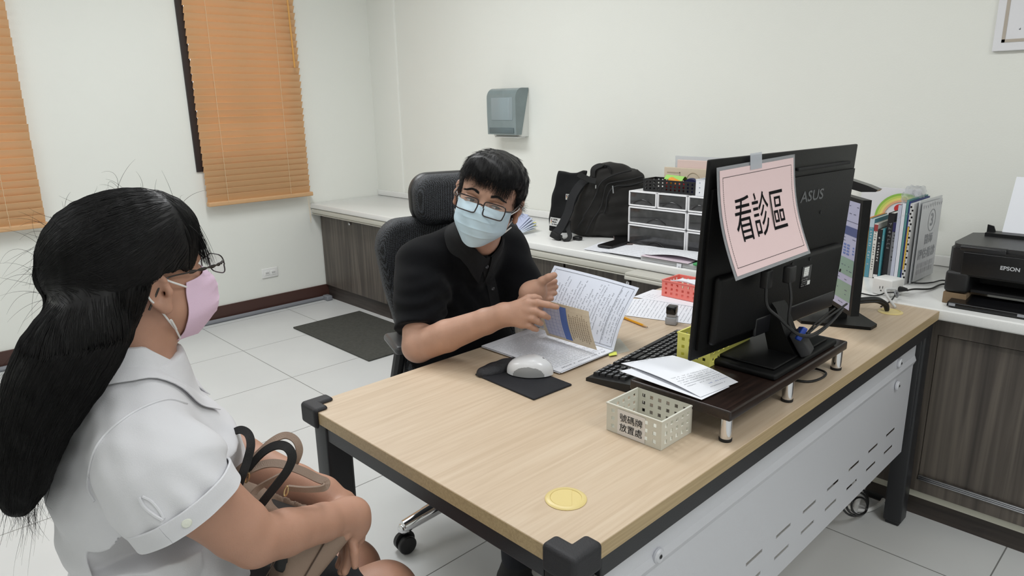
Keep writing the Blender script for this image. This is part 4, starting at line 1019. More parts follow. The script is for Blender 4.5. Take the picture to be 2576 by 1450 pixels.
poly_sdf(S_, BP0+BN*(xq+.014), BE, (0, 0, 1), BN, [c42(X, Y, xq) for X, Y in pk], .020, .015, k=.008)
S_.warp(lambda X, Y, Z: .003*np.sin(Y*40+Z*33)+.0025*np.sin(Z*52-Y*31+1)+.0015*np.sin(Z*110+Y*20)); P, F = S_.mesh(1); P[:, 2] = np.maximum(P[:, 2], ZA+.001)
np_obj('bag_body', P, F, MT['bpk'], bp)
MT['web'] = mat('black_webbing', rgb(18, 18, 19), .75, bump=.4, bscale=900)
def on(path, pl_, name, fn, mt): 
    pts = catmull([c4(X, Y, pl_) for X, Y in path], 6); fn(pts).build(name, mt, bp, smooth=True, world=True)
on([(1440, 190), (1200, 250), (1000, 340), (900, 450), (850, 600), (760, 780), (660, 930), (640, 1000), (560, 1120), (550, 1200)], xq-.002, 'main_zip', lambda p: MB().tube(p, .0045, 6), MT['web'])
on([(1630, 290), (1400, 350), (1150, 390), (1030, 440), (980, 620), (950, 760), (890, 880), (800, 1010), (680, 1250)], xq-.006, 'pocket_seam', lambda p: MB().tube(p, .004, 6), MT['web'])
on([(1640, 380), (1400, 440), (1200, 450), (1090, 530), (1040, 650), (1020, 800), (990, 900)], xq-.012, 'pocket_zip', lambda p: MB().tube(p, .0045, 6), MT['web'])
for a_, b_ in (((1130, 445), (1140, 570)), ((850, 435), (848, 490))):
    on([a_, ((a_[0]+b_[0])/2, (a_[1]+b_[1])/2), b_], xq-.022, 'zip_pull', lambda p: MB().tube(p, .0032, 6), MT['alu'])
def band(path, pl_, w_, name, mt=MT['web']):
    pts = catmull([c4(X, Y, p_) for (X, Y), p_ in zip(path, pl_)], 6)
    MB().strap(pts, w_, .006, (0, 1, .35)).build(name, mt, bp, world=True)
band([(800, 300), (810, 180), (880, 125), (960, 110), (990, 150)], [xq+.03]*5, .030, 'carry_handle')
band([(990, 130), (1060, 160), (1080, 300)], [xq+.04, xq+.02, xq+.03], .030, 'top_strap')
pts = catmull([c4(X, Y, xq-.005) for X, Y in ((560, 250), (640, 300), (760, 350), (850, 370))], 6); MB().strap(pts, .028, .006, (.3, .2, 1)).build('side_strap', MT['web'], bp, world=True)
MT['pad'] = mat('strap_padding', rgb(20, 21, 24), .85, bump=.3, bscale=500)
band([(720, 330), (600, 420), (500, 560), (440, 700), (400, 860), (340, 1000), (260, 1150), (190, 1230)], [xq+.05, xq+.03, xq+.01, xq, xq-.01, xq-.02, xq-.03, xq-.04], .048, 'shoulder_strap', MT['pad'])
band([(400, 1030), (390, 1150), (420, 1280), (380, 1345), (320, 1345), (250, 1290), (190, 1240)], [xq-.02, xq-.04, xq-.07, xq-.09, xq-.09, xq-.08, xq-.05], .022, 'webbing_strap')
MB().rbox((1.945, 1.655, ZA+.001), (1.975, 1.70, ZA+.019), .006).build('strap_buckle', MT['black'], bp, smooth=True, world=True)
c_ = c4(190, 1280, xq-.06); MB().rbox(tuple(c_-A(.012, .03, .016)), tuple(c_+A(.012, .03, .016)), .006, rot=Euler((.4, 0, .3)).to_matrix()).build('strap_slider', MT['web'], bp, smooth=True, world=True)

# drawer boxes
MT['smokeb'] = mat('smoky_clear_plastic', rgb(58, 58, 60), .12, trans=.0, var=.35, vscale=25, coat=.4)
def organizer(y1, y0, label):
    t = thing('drawer_organizer', label, 'drawer unit', (2.17, (y0+y1)/2, ZA), group='white drawer boxes with smoky fronts')
    xf = 2.02; xe = 2.30; rows = [(.716, .819), (.822, .903), (.906, .977)]
    fr = MB(); w = .0075
    for r, (z0, z1) in enumerate(rows):
        cells = [(y0, y1)] if r < 2 else [(y0, (y0+y1)/2-.002), ((y0+y1)/2+.002, y1)]
        for (a, b) in cells:
            fr.rbox((xf, a, z0), (xe, b, z0+w), .003).rbox((xf, a, z1-w), (xe, b, z1), .003).rbox((xf, a, z0), (xe, a+w, z1), .003).rbox((xf, b-w, z0), (xe, b, z1), .003)
            fr.box((xe-.004, a+w, z0+w), (xe, b-w, z1-w))
            d = MB(); d.rbox((xf+.004, a+w+.001, z0+w+.001), (xf+.010, b-w-.001, z1-w-.001), .0028).box((xf+.010, a+w+.002, z0+w+.002), (xe-.01, b-w-.002, z1-w-.012))
            dr = d.build('drawer', MT['smokeb'], t, smooth=True, world=True)
            c = (a+b)/2; hw = min(.05, (b-a)*.32)
            pts = [(xf+.002, c-hw+2*hw*k/10, z0+w+.006+.020*math.sin(math.pi*k/10)) for k in range(11)]
            MB().tube(pts, .0022, 6).build('handle', mat('dark_lip', rgb(34, 34, 36), .2), dr, smooth=True, world=True)
    fr.build('case', mat('organizer_white', rgb(238, 238, 240), .3), t, smooth=True, world=True); return t
organizer(1.416, 1.100, 'white drawer box with smoky fronts, the one beside the backpack')
organizer(1.096, .860, 'white drawer box with smoky fronts, the one mostly hidden by the big monitor')
# things on the drawer boxes
bb = basket('basket', 'long black perforated basket on top of the drawer boxes', 2.045, 2.145, 1.075, 1.352, .9785, .056, rgb(22, 22, 25), 4, 12, 3, .0085)
wb = basket('basket', 'white basket with round-looking holes beside the black basket', 2.03, 2.13, .945, 1.066, .9785, .072, rgb(232, 234, 238), 4, 4, 3, .0055)
m = MB().grid(lambda u, v: (2.075+.05*v, 1.26-.095*u, 1.036+.018*math.sin(math.pi*min(1, v*1.0))-.004*u), 8, 8, 0, .002)
tag(origin_to(m.build('note_pad', mat('lime_paper', rgb(160, 214, 110), .6), smooth=True), (2.1, 1.21, 1.04)), 'curled lime green note pad sticking out of the black basket', 'note pad')
tag(origin_to(MB().rbox((2.06, 1.17, 1.0), (2.10, 1.235, 1.040), .01, 4, rot=Euler((.3, 0, .2)).to_matrix()).build('tape_dispenser', mat('orange_plastic', rgb(240, 160, 50), .35), smooth=True), (2.08, 1.2, 1.02)), 'orange-yellow tape holder in the black basket', 'tape dispenser')
tag(origin_to(MB().rbox((2.06, 1.155, .985), (2.10, 1.25, 1.022), .008).build('stapler', mat('red_plastic', rgb(196, 50, 50), .35), smooth=True), (2.08, 1.2, 1.0)), 'red stapler glimpsed through the holes of the black basket', 'stapler')
tag(origin_to(MB().lathe([(.018, -.009), (.036, -.009), (.038, 0), (.036, .009), (.018, .009), (.018, -.009)], (2.095, 1.125, 1.010), 32, axis=(1, 0, .2)).build('tape_roll', mat('navy_tape', rgb(38, 42, 80), .4), smooth=True), (2.095, 1.125, 1.01)), 'dark blue tape roll standing in the black basket', 'tape roll')
tag(origin_to(MB().rbox((2.035, .975, .995), (2.040, 1.005, 1.035), .002).lathe([(0, 0), (.019, 0), (.019, .072), (.008, .085), (.008, .095), (0, .095)], (2.085, .99, .984), 20).build('bottle', [mat('light_blue_plastic', rgb(110, 170, 225), .3)], smooth=True), (2.085, .99, .984)), 'light blue bottle in the white basket half hidden by the monitor', 'bottle')
MB().tube([(2.06, 1.345, 1.035), (2.09, 1.25, 1.052)], .002, 6)
# moulded beige tray and cards behind
t = thing('sorting_tray', 'beige moulded tray with a round recess leaning behind the black basket', 'tray', (2.24, 1.2, .979))
xt = 2.20
m = MB(); y1t, y0t = 1.345, .95; z0t, z1t = .979, 1.077
cut_y = sorted([y0t, y1t, 1.03, 1.075, 1.135, 1.235, 1.262, 1.325]); 
m.rbox((xt, y0t, z0t), (xt+.010, y1t, z1t), .003)
m.build('tray_body', mat('beige_tray', rgb(206, 190, 170), .6), t, smooth=True)
for o in [t.children[0]]: o.location = -t.location
r_ = MB(); MTt = mat('beige_tray_groove', rgb(186, 168, 148), .6)
r_.rbox((xt-.0015, 1.255, z1t-.026), (xt+.001, 1.328, z1t-.020), .001).rbox((xt-.0015, 1.255, z0t), (xt+.001, 1.261, z1t-.020), .001)
arc = [(xt-.0005, 1.185+.034*math.cos(a), z1t-.054+.034*math.sin(a)) for a in [math.pi*2*k/24 for k in range(25)]]
r_.tube(arc, .002, 6, cap=False).rbox((xt-.0015, 1.06, z1t-.026), (xt+.001, 1.115, z1t-.021), .001).rbox((xt-.0015, 1.109, z0t), (xt+.001, 1.115, z1t-.021), .001)
o = r_.build('recess_rim', MTt, t); o.location = -t.location
tag(origin_to(MB().rbox((2.222, .95, .979), (2.232, 1.288, 1.112), .002).build('cardboard_card', mat('pink_card', rgb(226, 202, 196), .7)), (2.227, 1.1, .979)), 'pale pink card sheet standing behind the beige tray', 'card')
tag(origin_to(MB().rbox((2.245, .95, .979), (2.252, 1.315, 1.128), .002).build('clear_acrylic_box', mat('clear_acrylic', rgb(214, 216, 220), .1, alpha=.6)), (2.25, 1.1, .979)), 'clear plastic board standing rearmost behind the beige tray', 'board')

# fan of thin booklets behind the man
tips = [((1330, 541), 3.78), ((1334, 546), 3.76), ((1340, 550), 3.75), ((1346, 556), 3.74), ((1351, 563), 3.73), ((1352, 570), 3.72), ((1348, 576), 3.71)]
for k, ((tx, ty), dp) in enumerate(tips):
    q = [CS(1284+k*1.5, 574+k*.5, dp), CS(1296+k*2, 585+k*.6, dp-.06), CS(tx, ty, dp+.02), CS(tx-18+k*2, ty-4+k*.6, dp+.06)]
    for p_ in q: p_[2] = max(p_[2], ZA+.001+.0022*(6-k))
    nn_ = np.cross(q[1]-q[0], q[3]-q[0]); nn_ = nn_/np.linalg.norm(nn_)*.0016
    m = MB(); m.add([p for p in q]+[p+nn_ for p in q], [(0, 1, 2, 3), (7, 6, 5, 4), (0, 4, 5, 1), (1, 5, 6, 2), (2, 6, 7, 3), (3, 7, 4, 0)])
    lab = ['topmost card', 'second card from the top', 'third card from the top', 'middle card', 'third card from the bottom', 'second card from the bottom', 'lowest card'][k]
    tag(origin_to(m.build('record_card', mat('pale_blue_card', rgb(176+k*5, 184+k*5, 212+k*2), .7)), q[0]), lab+' of the fanned pale blue cards beside the man\'s ear', 'card', 'fanned pale blue cards on the worktop')
tag(origin_to(MB().lathe([(0, 0), (.022, 0), (.022, .022), (0, .022)], (2.10, 2.13, ZA+.001), 24).build('tape_roll', mat('yellow_roll', rgb(226, 222, 130), .5), smooth=True), (2.10, 2.13, ZA)), 'yellow tape roll behind the fanned cards', 'tape roll')

# phones and papers in front of the boxes
def slabphone(name, label, cat, c, l, w, th, rz, mt, extra=None):
    t = thing(name, label, cat, c, rz); MB().rbox((-w/2, -l/2, 0), (w/2, l/2, th), .0035, 4).build('case', mt, t, smooth=True)
    MB().rbox((-w/2+.003, -l/2+.003, th), (w/2-.003, l/2-.003, th+.0006), .0002).build('screen', MT['blackg'], t); return t
slabphone('smartphone', 'black smartphone lying on papers at the edge of the worktop', 'phone', (1.945, 1.440, ZA+.008), .160, .080, .011, math.radians(-84), MT['black'])
slabphone('tablet', 'grey-brown tablet lying between the backpack and the drawer box', 'tablet', (1.99, 1.455, ZA+.0015), .20, .10, .012, math.radians(-50), mat('taupe_case', rgb(104, 92, 90), .5)).location = Vector((2.075, 1.475, ZA+.0005))
bpz = ZA+.001
sheet('paper_sheet', 'bluish printed sheet under the smartphone', 'paper', (1.80, 1.35, bpz+.003), (1.795, 1.50, bpz+.003), (1.99, 1.545, bpz+.003), (2.00, 1.37, bpz+.003), rows=[(.1, .95, .08+k*.1, .003, 1) for k in range(5)])
sheet('paper_sheet', 'long white form running over the worktop edge by the smartphone', 'paper', (1.79, 1.14, bpz+.012), (1.80, 1.40, bpz+.006), (1.985, 1.40, bpz+.006), (1.985, 1.12, bpz+.014),
      bend=lambda u, v: A(0, 0, .010*math.sin(math.pi*u*1.0)*v), rows=[(.1, .95, .08+k*.14, .004, 1) for k in range(6)])
sheet('paper_sheet', 'white open form with a raised wave, right on top of the worktop paper pile', 'paper', (1.80, .87, bpz+.033), (1.80, 1.16, bpz+.026), (1.99, 1.29, bpz+.016), (2.00, .87, bpz+.030),
      bend=lambda u, v: A(0, 0, .016*math.sin(math.pi*min(1, u*1.1))*math.sin(math.pi*(.3+.7*v))), rows=[(.1, .95, .08+k*.12, .004, 1) for k in range(7)], n=(16, 12))
t = MB().rbox((1.785, .862, bpz), (1.99, 1.17, bpz+.019), .003)
tag(origin_to(t.build('folder', mat('grey_folder', rgb(182, 184, 186), .4), smooth=True), (1.88, 1.0, ZA)), 'thick grey box file under the paper pile by the monitor', 'folder')
sheet('plastic_sleeve', 'clear plastic sleeve with a pink strip on the paper pile', 'sleeve', (1.777, .93, bpz+.022), (1.777, 1.165, bpz+.022), (1.90, 1.17, bpz+.025), (1.90, .93, bpz+.027), mats=[mat('pink_film', rgb(236, 220, 230), .25), MT['white']],
      rows=[(.2, .85, .10, .006, 1), (.25, .8, .18, .005, 1)])
tag(origin_to(MB().rbox((1.772, .862, bpz+.020), (1.99, .905, bpz+.030), .003).build('folder', mat('green_folder', rgb(70, 160, 96), .4), smooth=True), (1.85, .88, ZA)), 'bright green plastic folder edge sticking out beside the big monitor', 'folder')
k = MB().grid(lambda u, v: (1.7815-.002*v, .985-.022*u, bpz+.016-.034*v), 2, 4, 0, .0006)
marks(k, lambda x, y: (1.7795, .98-x, bpz-.004+y), 0, 0, [(.002, .014, .0), (.002, .014, .006), (.002, .014, -.006)], 1, rnd, size=.005, fill=1)
tag(origin_to(k.build('index_tab', [MT['paper'], MT['inkblack']]), (1.78, .97, bpz)), 'small white index tab with dark print hanging from the box file', 'tab')

# ================================================================ COUNTER, RIGHT SIDE
# printer
pr = thing('printer', 'black inkjet printer on the white worktop at the right edge', 'printer', (1.98, -.155, ZB_))
MT['prn'] = mat('printer_black', rgb(25, 25, 27), .4, bump=.35, bscale=600)
py1, py0 = .022, -.352; px0_, px1_ = 1.805, 2.10; z0p, z1p = .782, .935
m = MB()
ft = [(px0_+.03, 0), (px0_, .03)]
# body with rounded front-left corner (plan), as a prism with hollow mouth
plan = lambda inset: [(px0_+.004+inset, py1-.030), (px0_+.012, py1-.012), (px0_+.030, py1-.002), (px0_+.10, py1), (px1_, py1), (px1_, py0), (px0_+.004+inset, py0)]
m.prism(plan(0), (0, 0, z0p+.058), (1, 0, 0), (0, 1, 0), (0, 0, 1), z1p-z0p-.070)
m.rbox((px0_+.0, py1-.068, z0p), (px1_, py1-.001, z0p+.070), .012, 4).box((px0_+.14, py0, z0p), (px1_, py1-.06, z0p+.058))
m.build('body', MT['prn'], pr, smooth=True, world=True)
lid = MB().prism([(px0_+.010, py1-.034), (px0_+.02, py1-.014), (px0_+.05, py1-.004), (px1_-.04, py1-.004), (px1_-.01, py1-.05), (px1_-.01, py0), (px0_+.010, py0)], (0, 0, z1p-.012), (1, 0, 0), (0, 1, 0), (0, 0, 1), .013)
lid.build('scanner_lid', mat('printer_lid', rgb(44, 44, 45), .38, bump=.5, bscale=500), pr, smooth=True, world=True)
cp_ = MB().rbox((px0_+.002, -.130, z1p-.016), (px0_+.028, py1-.030, z1p+.0008), .004, rot=Euler((0, -.25, 0)).to_matrix()); cpo = cp_.build('control_panel', mat('panel_dark', rgb(34, 34, 37), .25), pr, smooth=True, world=True)
k = MB()
for y in (-.022, -.045, -.056, -.066, -.088, -.104): k.lathe([(.0035, 0), (.0048, 0), (.0048, .0004), (.0035, .0004), (.0035, 0)] if y != -.066 else [(0, 0), (.004, 0), (.004, .0005), (0, .0005)], (px0_+.012, y, z1p-.0035), 12, axis=(-.25, 0, 1))
k.build('buttons', mat('button_grey', rgb(120, 124, 130), .4), cpo, world=True)
MB().rbox((px0_+.0005, py0, z0p+.062), (px0_+.008, py1-.042, z1p-.020), .002).build('front_panel', mat('printer_front', rgb(22, 22, 24), .3, bump=.2, bscale=500), pr, smooth=True, world=True)
t_ = MB(); put_text(t_, 'EPSON', .0165, (px0_-.0004, -.146, z0p+.098), (0, -1, 0), (0, 0, 1), 0, weight=.0004, sx=1.0, sy=1)
t_.build('maker_logo', mat('logo_silver', rgb(190, 192, 196), .35), pr, world=True)
MB().box((px0_+.03, py0+.0, z0p+.004), (px0_+.139, py1-.07, z0p+.012)).build('paper_path', MT['blackmat'], pr, world=True)
MB().prism([(0, 0), (.006, .012), (.11, .022), (.11, .010), (.02, 0)], (px0_-.045, py0, ZB_+.004), (1, 0, 0), (0, 0, 1), (0, 1, 0), py1-.028-py0).rbox((px0_-.048, py0, ZB_+.003), (px0_-.030, -.01, ZB_+.018), .004).build('output_tray', mat('tray_black', rgb(20, 20, 22), .22), pr, smooth=True, world=True)
MB().rbox((px0_-.0495, -.030, ZB_+.007), (px0_-.046, -.012, ZB_+.015), .001).rbox((px0_-.0495, -.235, ZB_+.007), (px0_-.046, -.19, ZB_+.015), .001).build('tray_clip', mat('clip_grey', rgb(150, 152, 158), .3), pr, world=True)
MB().box((2.015, py0, z1p), (2.075, -.025, z1p+.012)).prism([(0, 0), (.0, .034), (.018, .030), (.026, .010), (.05, 0)], (2.05, -.022, z1p), (0, -1, 0), (0, 0, 1), (1, 0, 0), .006).build('rear_feed', mat('feed_black', rgb(18, 18, 20), .4), pr, smooth=True, world=True)
tag(origin_to(MB().box((px0_+.002, -.045, ZB_+.001), (px1_-.02, py1-.003, z0p-.001)).build('cardboard_block', mat('cardboard', rgb(134, 112, 86), .85, var=.08, vscale=40)), (1.95, -.01, ZB_)), 'brown cardboard block propping up the printer', 'cardboard')
sheet('paper_sheet', 'blank lilac-white paper standing in the printer feed', 'paper', (2.060, -.062, z1p+.004), (2.060, -.27, z1p+.004), (2.145, -.27, z1p+.185), (2.145, -.062, z1p+.185), th=.002)

# books
MTb = {}
def bookmat(c, r=.5): 
    if c not in MTb: MTb[c] = mat('cover_%d_%d_%d' % c, rgb(*c), r)
    return MTb[c]
MT['pages'] = mat('page_block', rgb(226, 224, 216), .8)
def book(label, y1, y0, zt, col, dep=.165, x0=1.99, spine=None, txt=None, lean=0, cat='book', name='book', tcol=None, grp='books on the worktop'):
    zb = ZB_+.0008; t = thing(name, label, cat, (x0+dep/2, (y0+y1)/2, zb), group=grp); cy = (y0+y1)/2; hw = (y1-y0)/2-.0004
    if lean: t.rotation_euler = (lean, 0, 0)
    h = zt-zb; th = .0012
    MB().box((-dep/2, -hw, 0), (dep/2, -hw+th, h)).box((-dep/2, hw-th, 0), (dep/2, hw, h)).box((-dep/2-.0008, -hw, 0), (-dep/2, hw, h)).build('cover', bookmat(col), t)
    MB().box((-dep/2+.0008, -hw+th, .002), (dep/2-.004, hw-th, h-.003)).build('pages', MT['pages'], t)
    m = MB(); xs_ = -dep/2-.0014; used = [bookmat(tcol or (230, 230, 228))]
    for (a, b, c) in (spine or []):
        if bookmat(c) not in used: used.append(bookmat(c))
        m.add([(xs_+.0002, hw, a*h), (xs_+.0002, -hw, a*h), (xs_+.0002, -hw, b*h), (xs_+.0002, hw, b*h)], [(0, 1, 2, 3)], used.index(bookmat(c)))
    marks(m, lambda x, y: (xs_-.0003, y, h*.86-x), 0, 0, [(0, h*(txt or .55), 0)], 0, random.Random(int(y1*9999)), size=min(.011, hw*1.1), fill=.9, gap=1.3)
    m.build('spine_print', used, t); return t
book('orange and yellow paperback, leftmost in the row beside the small monitor', .3335, .3245, .962, (232, 168, 96), spine=[(0, .45, (226, 196, 96)), (.80, 1, (30, 34, 70))], txt=.5)
book('teal blue paperback second from the left in the row', .3240, .3080, .960, (84, 142, 158), spine=[(.86, 1, (180, 196, 206))], txt=.62)
book('white paperback with dark title between the teal and black books', .3075, .2940, .945, (214, 212, 206), spine=[(.86, .98, (150, 60, 60))], txt=.7, tcol=(60, 50, 50))
book('narrow black paperback with a white foot mark', .2935, .2780, .925, (26, 26, 28), spine=[(.02, .08, (220, 220, 220))], txt=.5)
book('thin turquoise booklet between two black books', .2775, .2700, .930, (70, 138, 148), txt=.1)
book('tall black file leaning over the turquoise booklet', .2690, .2470, .985, (28, 29, 33), spine=[], txt=.4, dep=.19, x0=2.0, tcol=(150, 150, 152), cat='file')
book('grey textbook with a navy blue top band', .2465, .2300, .955, (120, 122, 126), spine=[(.84, 1, (44, 44, 96))], txt=.5, tcol=(40, 40, 44))
MT['bagf'] = mat('frosted_plastic_bag', rgb(206, 208, 214), .15, alpha=.35)
fold = [('bluish paper file with loose sheets inside the plastic bag', .2290, .2170, 1.020, (186, 190, 206)), ('white stack of loose sheets beside the bluish file', .2165, .2050, 1.028, (216, 218, 226)), ('teal-edged file right of the loose sheets', .2045, .1965, 1.040, (88, 140, 140)), ('navy blue file just left of the patterned folder', .1960, .1900, 1.035, (44, 60, 120))]
for lb_, a_, b_, z_, c_ in fold: book(lb_, a_, b_, z_, c_, dep=.20, x0=1.965, txt=.02, cat='file', name='paper_file')
pf = MB().box((1.955, .1775, ZB_+.001), (2.16, .1890, 1.030), 0)
for k in range(22):
    pf.box((1.9542, .178+.005*(k % 2), .77+k*.0117), (1.9549, .183+.005*(k % 2), .776+k*.0117), 2)
pf.box((1.9540, .184, .80), (1.9549, .1889, .95), 1)
tag(origin_to(pf.build('patterned_folder', [mat('patterned_white', rgb(200, 200, 200), .5), mat('mustard', rgb(206, 168, 70), .5), MT['inkblack']]), (2.05, .183, ZB_)), 'black and white patterned folder with a mustard stripe, beside the numbered sign', 'folder')
# crumpled clear bag over the files
S_ = SDF((1.93, .15, .99), (2.2, .30, 1.12), .0028)
S_.ell((2.03, .218, 1.045), (.07, .020, .042), k=.01); S_.ell((2.10, .203, 1.05), (.05, .016, .034), k=.02)
S_.warp(lambda X, Y, Z: .009*np.abs(np.sin(X*70+Z*90+Y*60))*np.abs(np.sin(Y*90-Z*80+X*30))+.004*np.abs(np.sin(Z*150+X*110))); P, F = S_.mesh(0)
o = np_obj('plastic_bag', P, F, MT['bagf']); origin_to(o, (2.05, .21, 1.03)); tag(o, 'crumpled clear plastic bag puffed out over the tops of the files', 'plastic bag')
# numbered acrylic sign
sg2 = thing('acrylic_sign', 'clear acrylic sign with a circled 3 standing beside the files', 'sign', (2.07, .166, ZB_))
def F2(x, z, o=0): return (-.092+x, .004*0-o-(x*.05), z)
W2, H2 = .205, .292
m = MB(); m.grid(lambda u, v: F2(u*W2, .002+v*H2, 0), 1, 1, 0, .004); m.build('acrylic', mat('acrylic_edge', rgb(216, 219, 222), .1, alpha=.75, coat=1), sg2)
m = MB(); m.grid(lambda u, v: F2(.008+u*(W2-.016), .008+v*(H2-.016), .0048), 1, 1, 0, .0005)
m.mats = 0
gy = mat('grey_print', rgb(150, 152, 157), .6); lg = mat('light_print', rgb(186, 186, 190), .6)
f3 = lambda x, y: F2(x, y, .0056)
put_text(m, '3', .062, None, None, None, 1, weight=.0012, fn=lambda x, y: f3(.115+x, .215+y))
put_text(m, '醫師', .038, None, None, None, 1, weight=.0004, fn=lambda x, y: f3(.105+x, .148+y))
put_text(m, '評估看診', .040, None, None, None, 1, weight=.0004, fn=lambda x, y: f3(.102+x, .098+y))
ring = []
for k in range(32):
    a, b = 2*math.pi*k/32, 2*math.pi*(k+1)/32
    m.add([f3(.115+.034*math.cos(a), .215+.040*math.sin(a)), f3(.115+.034*math.cos(b), .215+.040*math.sin(b)), f3(.115+.031*math.cos(b), .215+.037*math.sin(b)), f3(.115+.031*math.cos(a), .215+.037*math.sin(a))], [(0, 1, 2, 3)], 1)
for k in range(9): c = .02+k*.0205; m.add([f3(c, .275-.004*math.sin(k)), f3(c+.014, .275), f3(c+.007, .262)], [(0, 1, 2)], 2)
for k in range(4):
    for r_ in range(2): x_ = .030+k*.038; m.add([f3(x_, .030+.022*r_), f3(x_+.030, .030+.022*r_), f3(x_+.030, .046+.022*r_), f3(x_, .046+.022*r_)], [(0, 1, 2, 3)], 2)
m.build('insert_sheet', [mat('insert_paper', rgb(206, 207, 210), .5), gy, lg], sg2)
# rainbow board
rbw = thing('greeting_board', 'white board with a green and yellow rainbow leaning on the wall behind the books', 'board', (2.33, .38, ZB_+.02))
MB().rbox((0, -.11, .0), (.006, .11, .268), .001, rot=Euler((0, .06, 0)).to_matrix(), piv=(0, 0, 0)).build('board', mat('board_white', rgb(222, 222, 226), .5), rbw)
m = MB(); cx_, cz_ = -.052, .150; cols_ = [mat('rb_green', rgb(142, 188, 74), .6), mat('rb_lime', rgb(190, 208, 96), .6), mat('rb_yellow', rgb(226, 214, 120), .6), mat('rb_orange', rgb(224, 170, 130), .6), mat('balloon_red', rgb(196, 48, 48), .5)]
fr_ = lambda y, z: (-.003+z*.06-.0, y, z)
for i in range(4):
    r1, r0_ = .100-.0085*i, .0915-.0085*i
    for k in range(24):
        a, b = math.pi*k/24, math.pi*(k+1)/24
        m.add([fr_(cx_+r1*math.cos(a), cz_+r1*math.sin(a)), fr_(cx_+r1*math.cos(b), cz_+r1*math.sin(b)), fr_(cx_+r0_*math.cos(b), cz_+r0_*math.sin(b)), fr_(cx_+r0_*math.cos(a), cz_+r0_*math.sin(a))], [(0, 1, 2, 3)], i)
m.add([fr_(-.045+.024*math.cos(2*math.pi*k/20), .190+.018*math.sin(2*math.pi*k/20)) for k in range(20)], [tuple(range(20))], 4)
m.build('rainbow_print', cols_, rbw)
# reading lamp
lp_ = thing('desk_lamp', 'flat black desk lamp head reaching out from behind the big monitor', 'lamp', (2.16, .62, ZB_))
pts = [A(2.10, .36, 1.058), A(2.10, .50, 1.100)]
MB().add([tuple(PX(px_, py_, 0, 2.10)+A(dx, 0, 0)) for dx in (-.022, .022) for px_, py_ in ((2080, 424), (2137, 449), (2188, 466), (2214, 477), (2208, 482), (2172, 482), (2130, 470), (2080, 447))],
         [tuple(range(7, -1, -1)), tuple(range(8, 16))]+[(i, (i+1) % 8, 8+(i+1) % 8, 8+i) for i in range(8)]).build('lamp_head', mat('lamp_black', rgb(38, 38, 39), .2), lp_, world=True)
MB().tube([PX(2085, 436, 0, 2.10), (2.12, .60, 1.10), (2.14, .62, 1.0), (2.15, .62, ZB_+.01)], .009, 10).build('lamp_arm', MT['black'], lp_, smooth=True, world=True)
MB().lathe([(0, 0), (.06, 0), (.058, .012), (0, .014)], (2.15, .62, ZB_+.0008), 32).build('lamp_base', MT['black'], lp_, smooth=True, world=True)
# cube adapter
ad = thing('power_cube', 'white cube power adapter with a socket on the worktop beside the books', 'power adapter', (1.797, .180, ZB_+.0008), math.radians(-14))
MB().rbox((-.034, -.034, 0), (.034, .034, .056), .005, 3).build('case', MT['white'], ad, smooth=True)
k = MB(); [k.box((-.0346, a-.001, b-.004), (-.0341, a+.001, b+.004)) for a, b in ((.006, .026), (-.004, .028))]; k.box((-.0346, -.001, .014), (-.0341, .003, .018)); k.build('socket_slots', MT['blackmat'], ad)
MB().tube([(.010, -.034, .022), (.012, -.046, .024), (.013, -.058, .025)], [.010, .008, .005], 10).build('plug', MT['black'], ad, smooth=True)
t = thing('printer_cables', 'two black cables running from the power cube to the printer', 'cable', (1.9, .08, ZB_))
MB().tube(catmull([PX(2282, 731, 2, ZB_+.02), PX(2300, 728, 2, ZB_+.015), PX(2340, 727, 2, ZB_+.005), PX(2376, 715, 2, ZB_+.006), (1.99, .00, ZB_+.006)], 6), .0032, 8).build('cable', MT['black'], t, smooth=True, world=True)
MB().tube(catmull([PX(2200, 706, 2, ZB_+.01), PX(2262, 706, 2, ZB_+.006), PX(2310, 713, 2, ZB_+.005), PX(2345, 711, 2, ZB_+.005), PX(2378, 706, 2, ZB_+.006), (2.05, -.005, ZB_+.006)], 6), .0026, 8).build('cable', MT['black'], t, smooth=True, world=True)
MB().tube(catmull([PX(2158, 683, 2, ZB_+.004), PX(2175, 688, 2, ZB_+.004), PX(2196, 696, 2, ZB_+.004), PX(2215, 700, 2, ZB_+.004)], 5), .0022, 8).build('cable', MT['black'], t, smooth=True, world=True)
t = thing('white_cable', 'white and black cables drooping from the power cube into the far desk grommet', 'cable', (1.70, .15, ZB_))
MB().tube(catmull([(1.65, .105, ZB_+.000), (1.66, .120, ZB_+.010), (1.70, .150, ZB_+.022), (1.735, .165, ZB_+.030), (1.765, .145, ZB_+.03)], 8), .0042, 8).build('cable', mat('milky_cable', rgb(206, 206, 206), .3), t, smooth=True, world=True)
MB().tube(catmull([PX(2216, 772, 2, ZB_+.002), PX(2240, 758, 2, ZB_+.012), PX(2252, 742, 2, ZB_+.020), PX(2255, 736, 2, ZB_+.022)], 8), .0024, 8).tube(catmull([PX(2155, 736, 2, ZB_+.006), PX(2195, 744, 2, ZB_+.005), PX(2215, 742, 2, ZB_+.006), PX(2228, 737, 2, ZB_+.02), PX(2250, 736, 2, ZB_+.022)], 8), .0024, 8).build('cable', MT['black'], t, smooth=True, world=True)
MB().tube([tuple(PX(2255, 740, 2, ZB_+.022)+A(.011*math.cos(a), .003*math.sin(a), .009*math.sin(a))) for a in [2*math.pi*k/16 for k in range(17)]], .0035, 8).build('cable_tie', mat('grey_tie', rgb(128, 130, 134), .4), t, smooth=True, world=True)
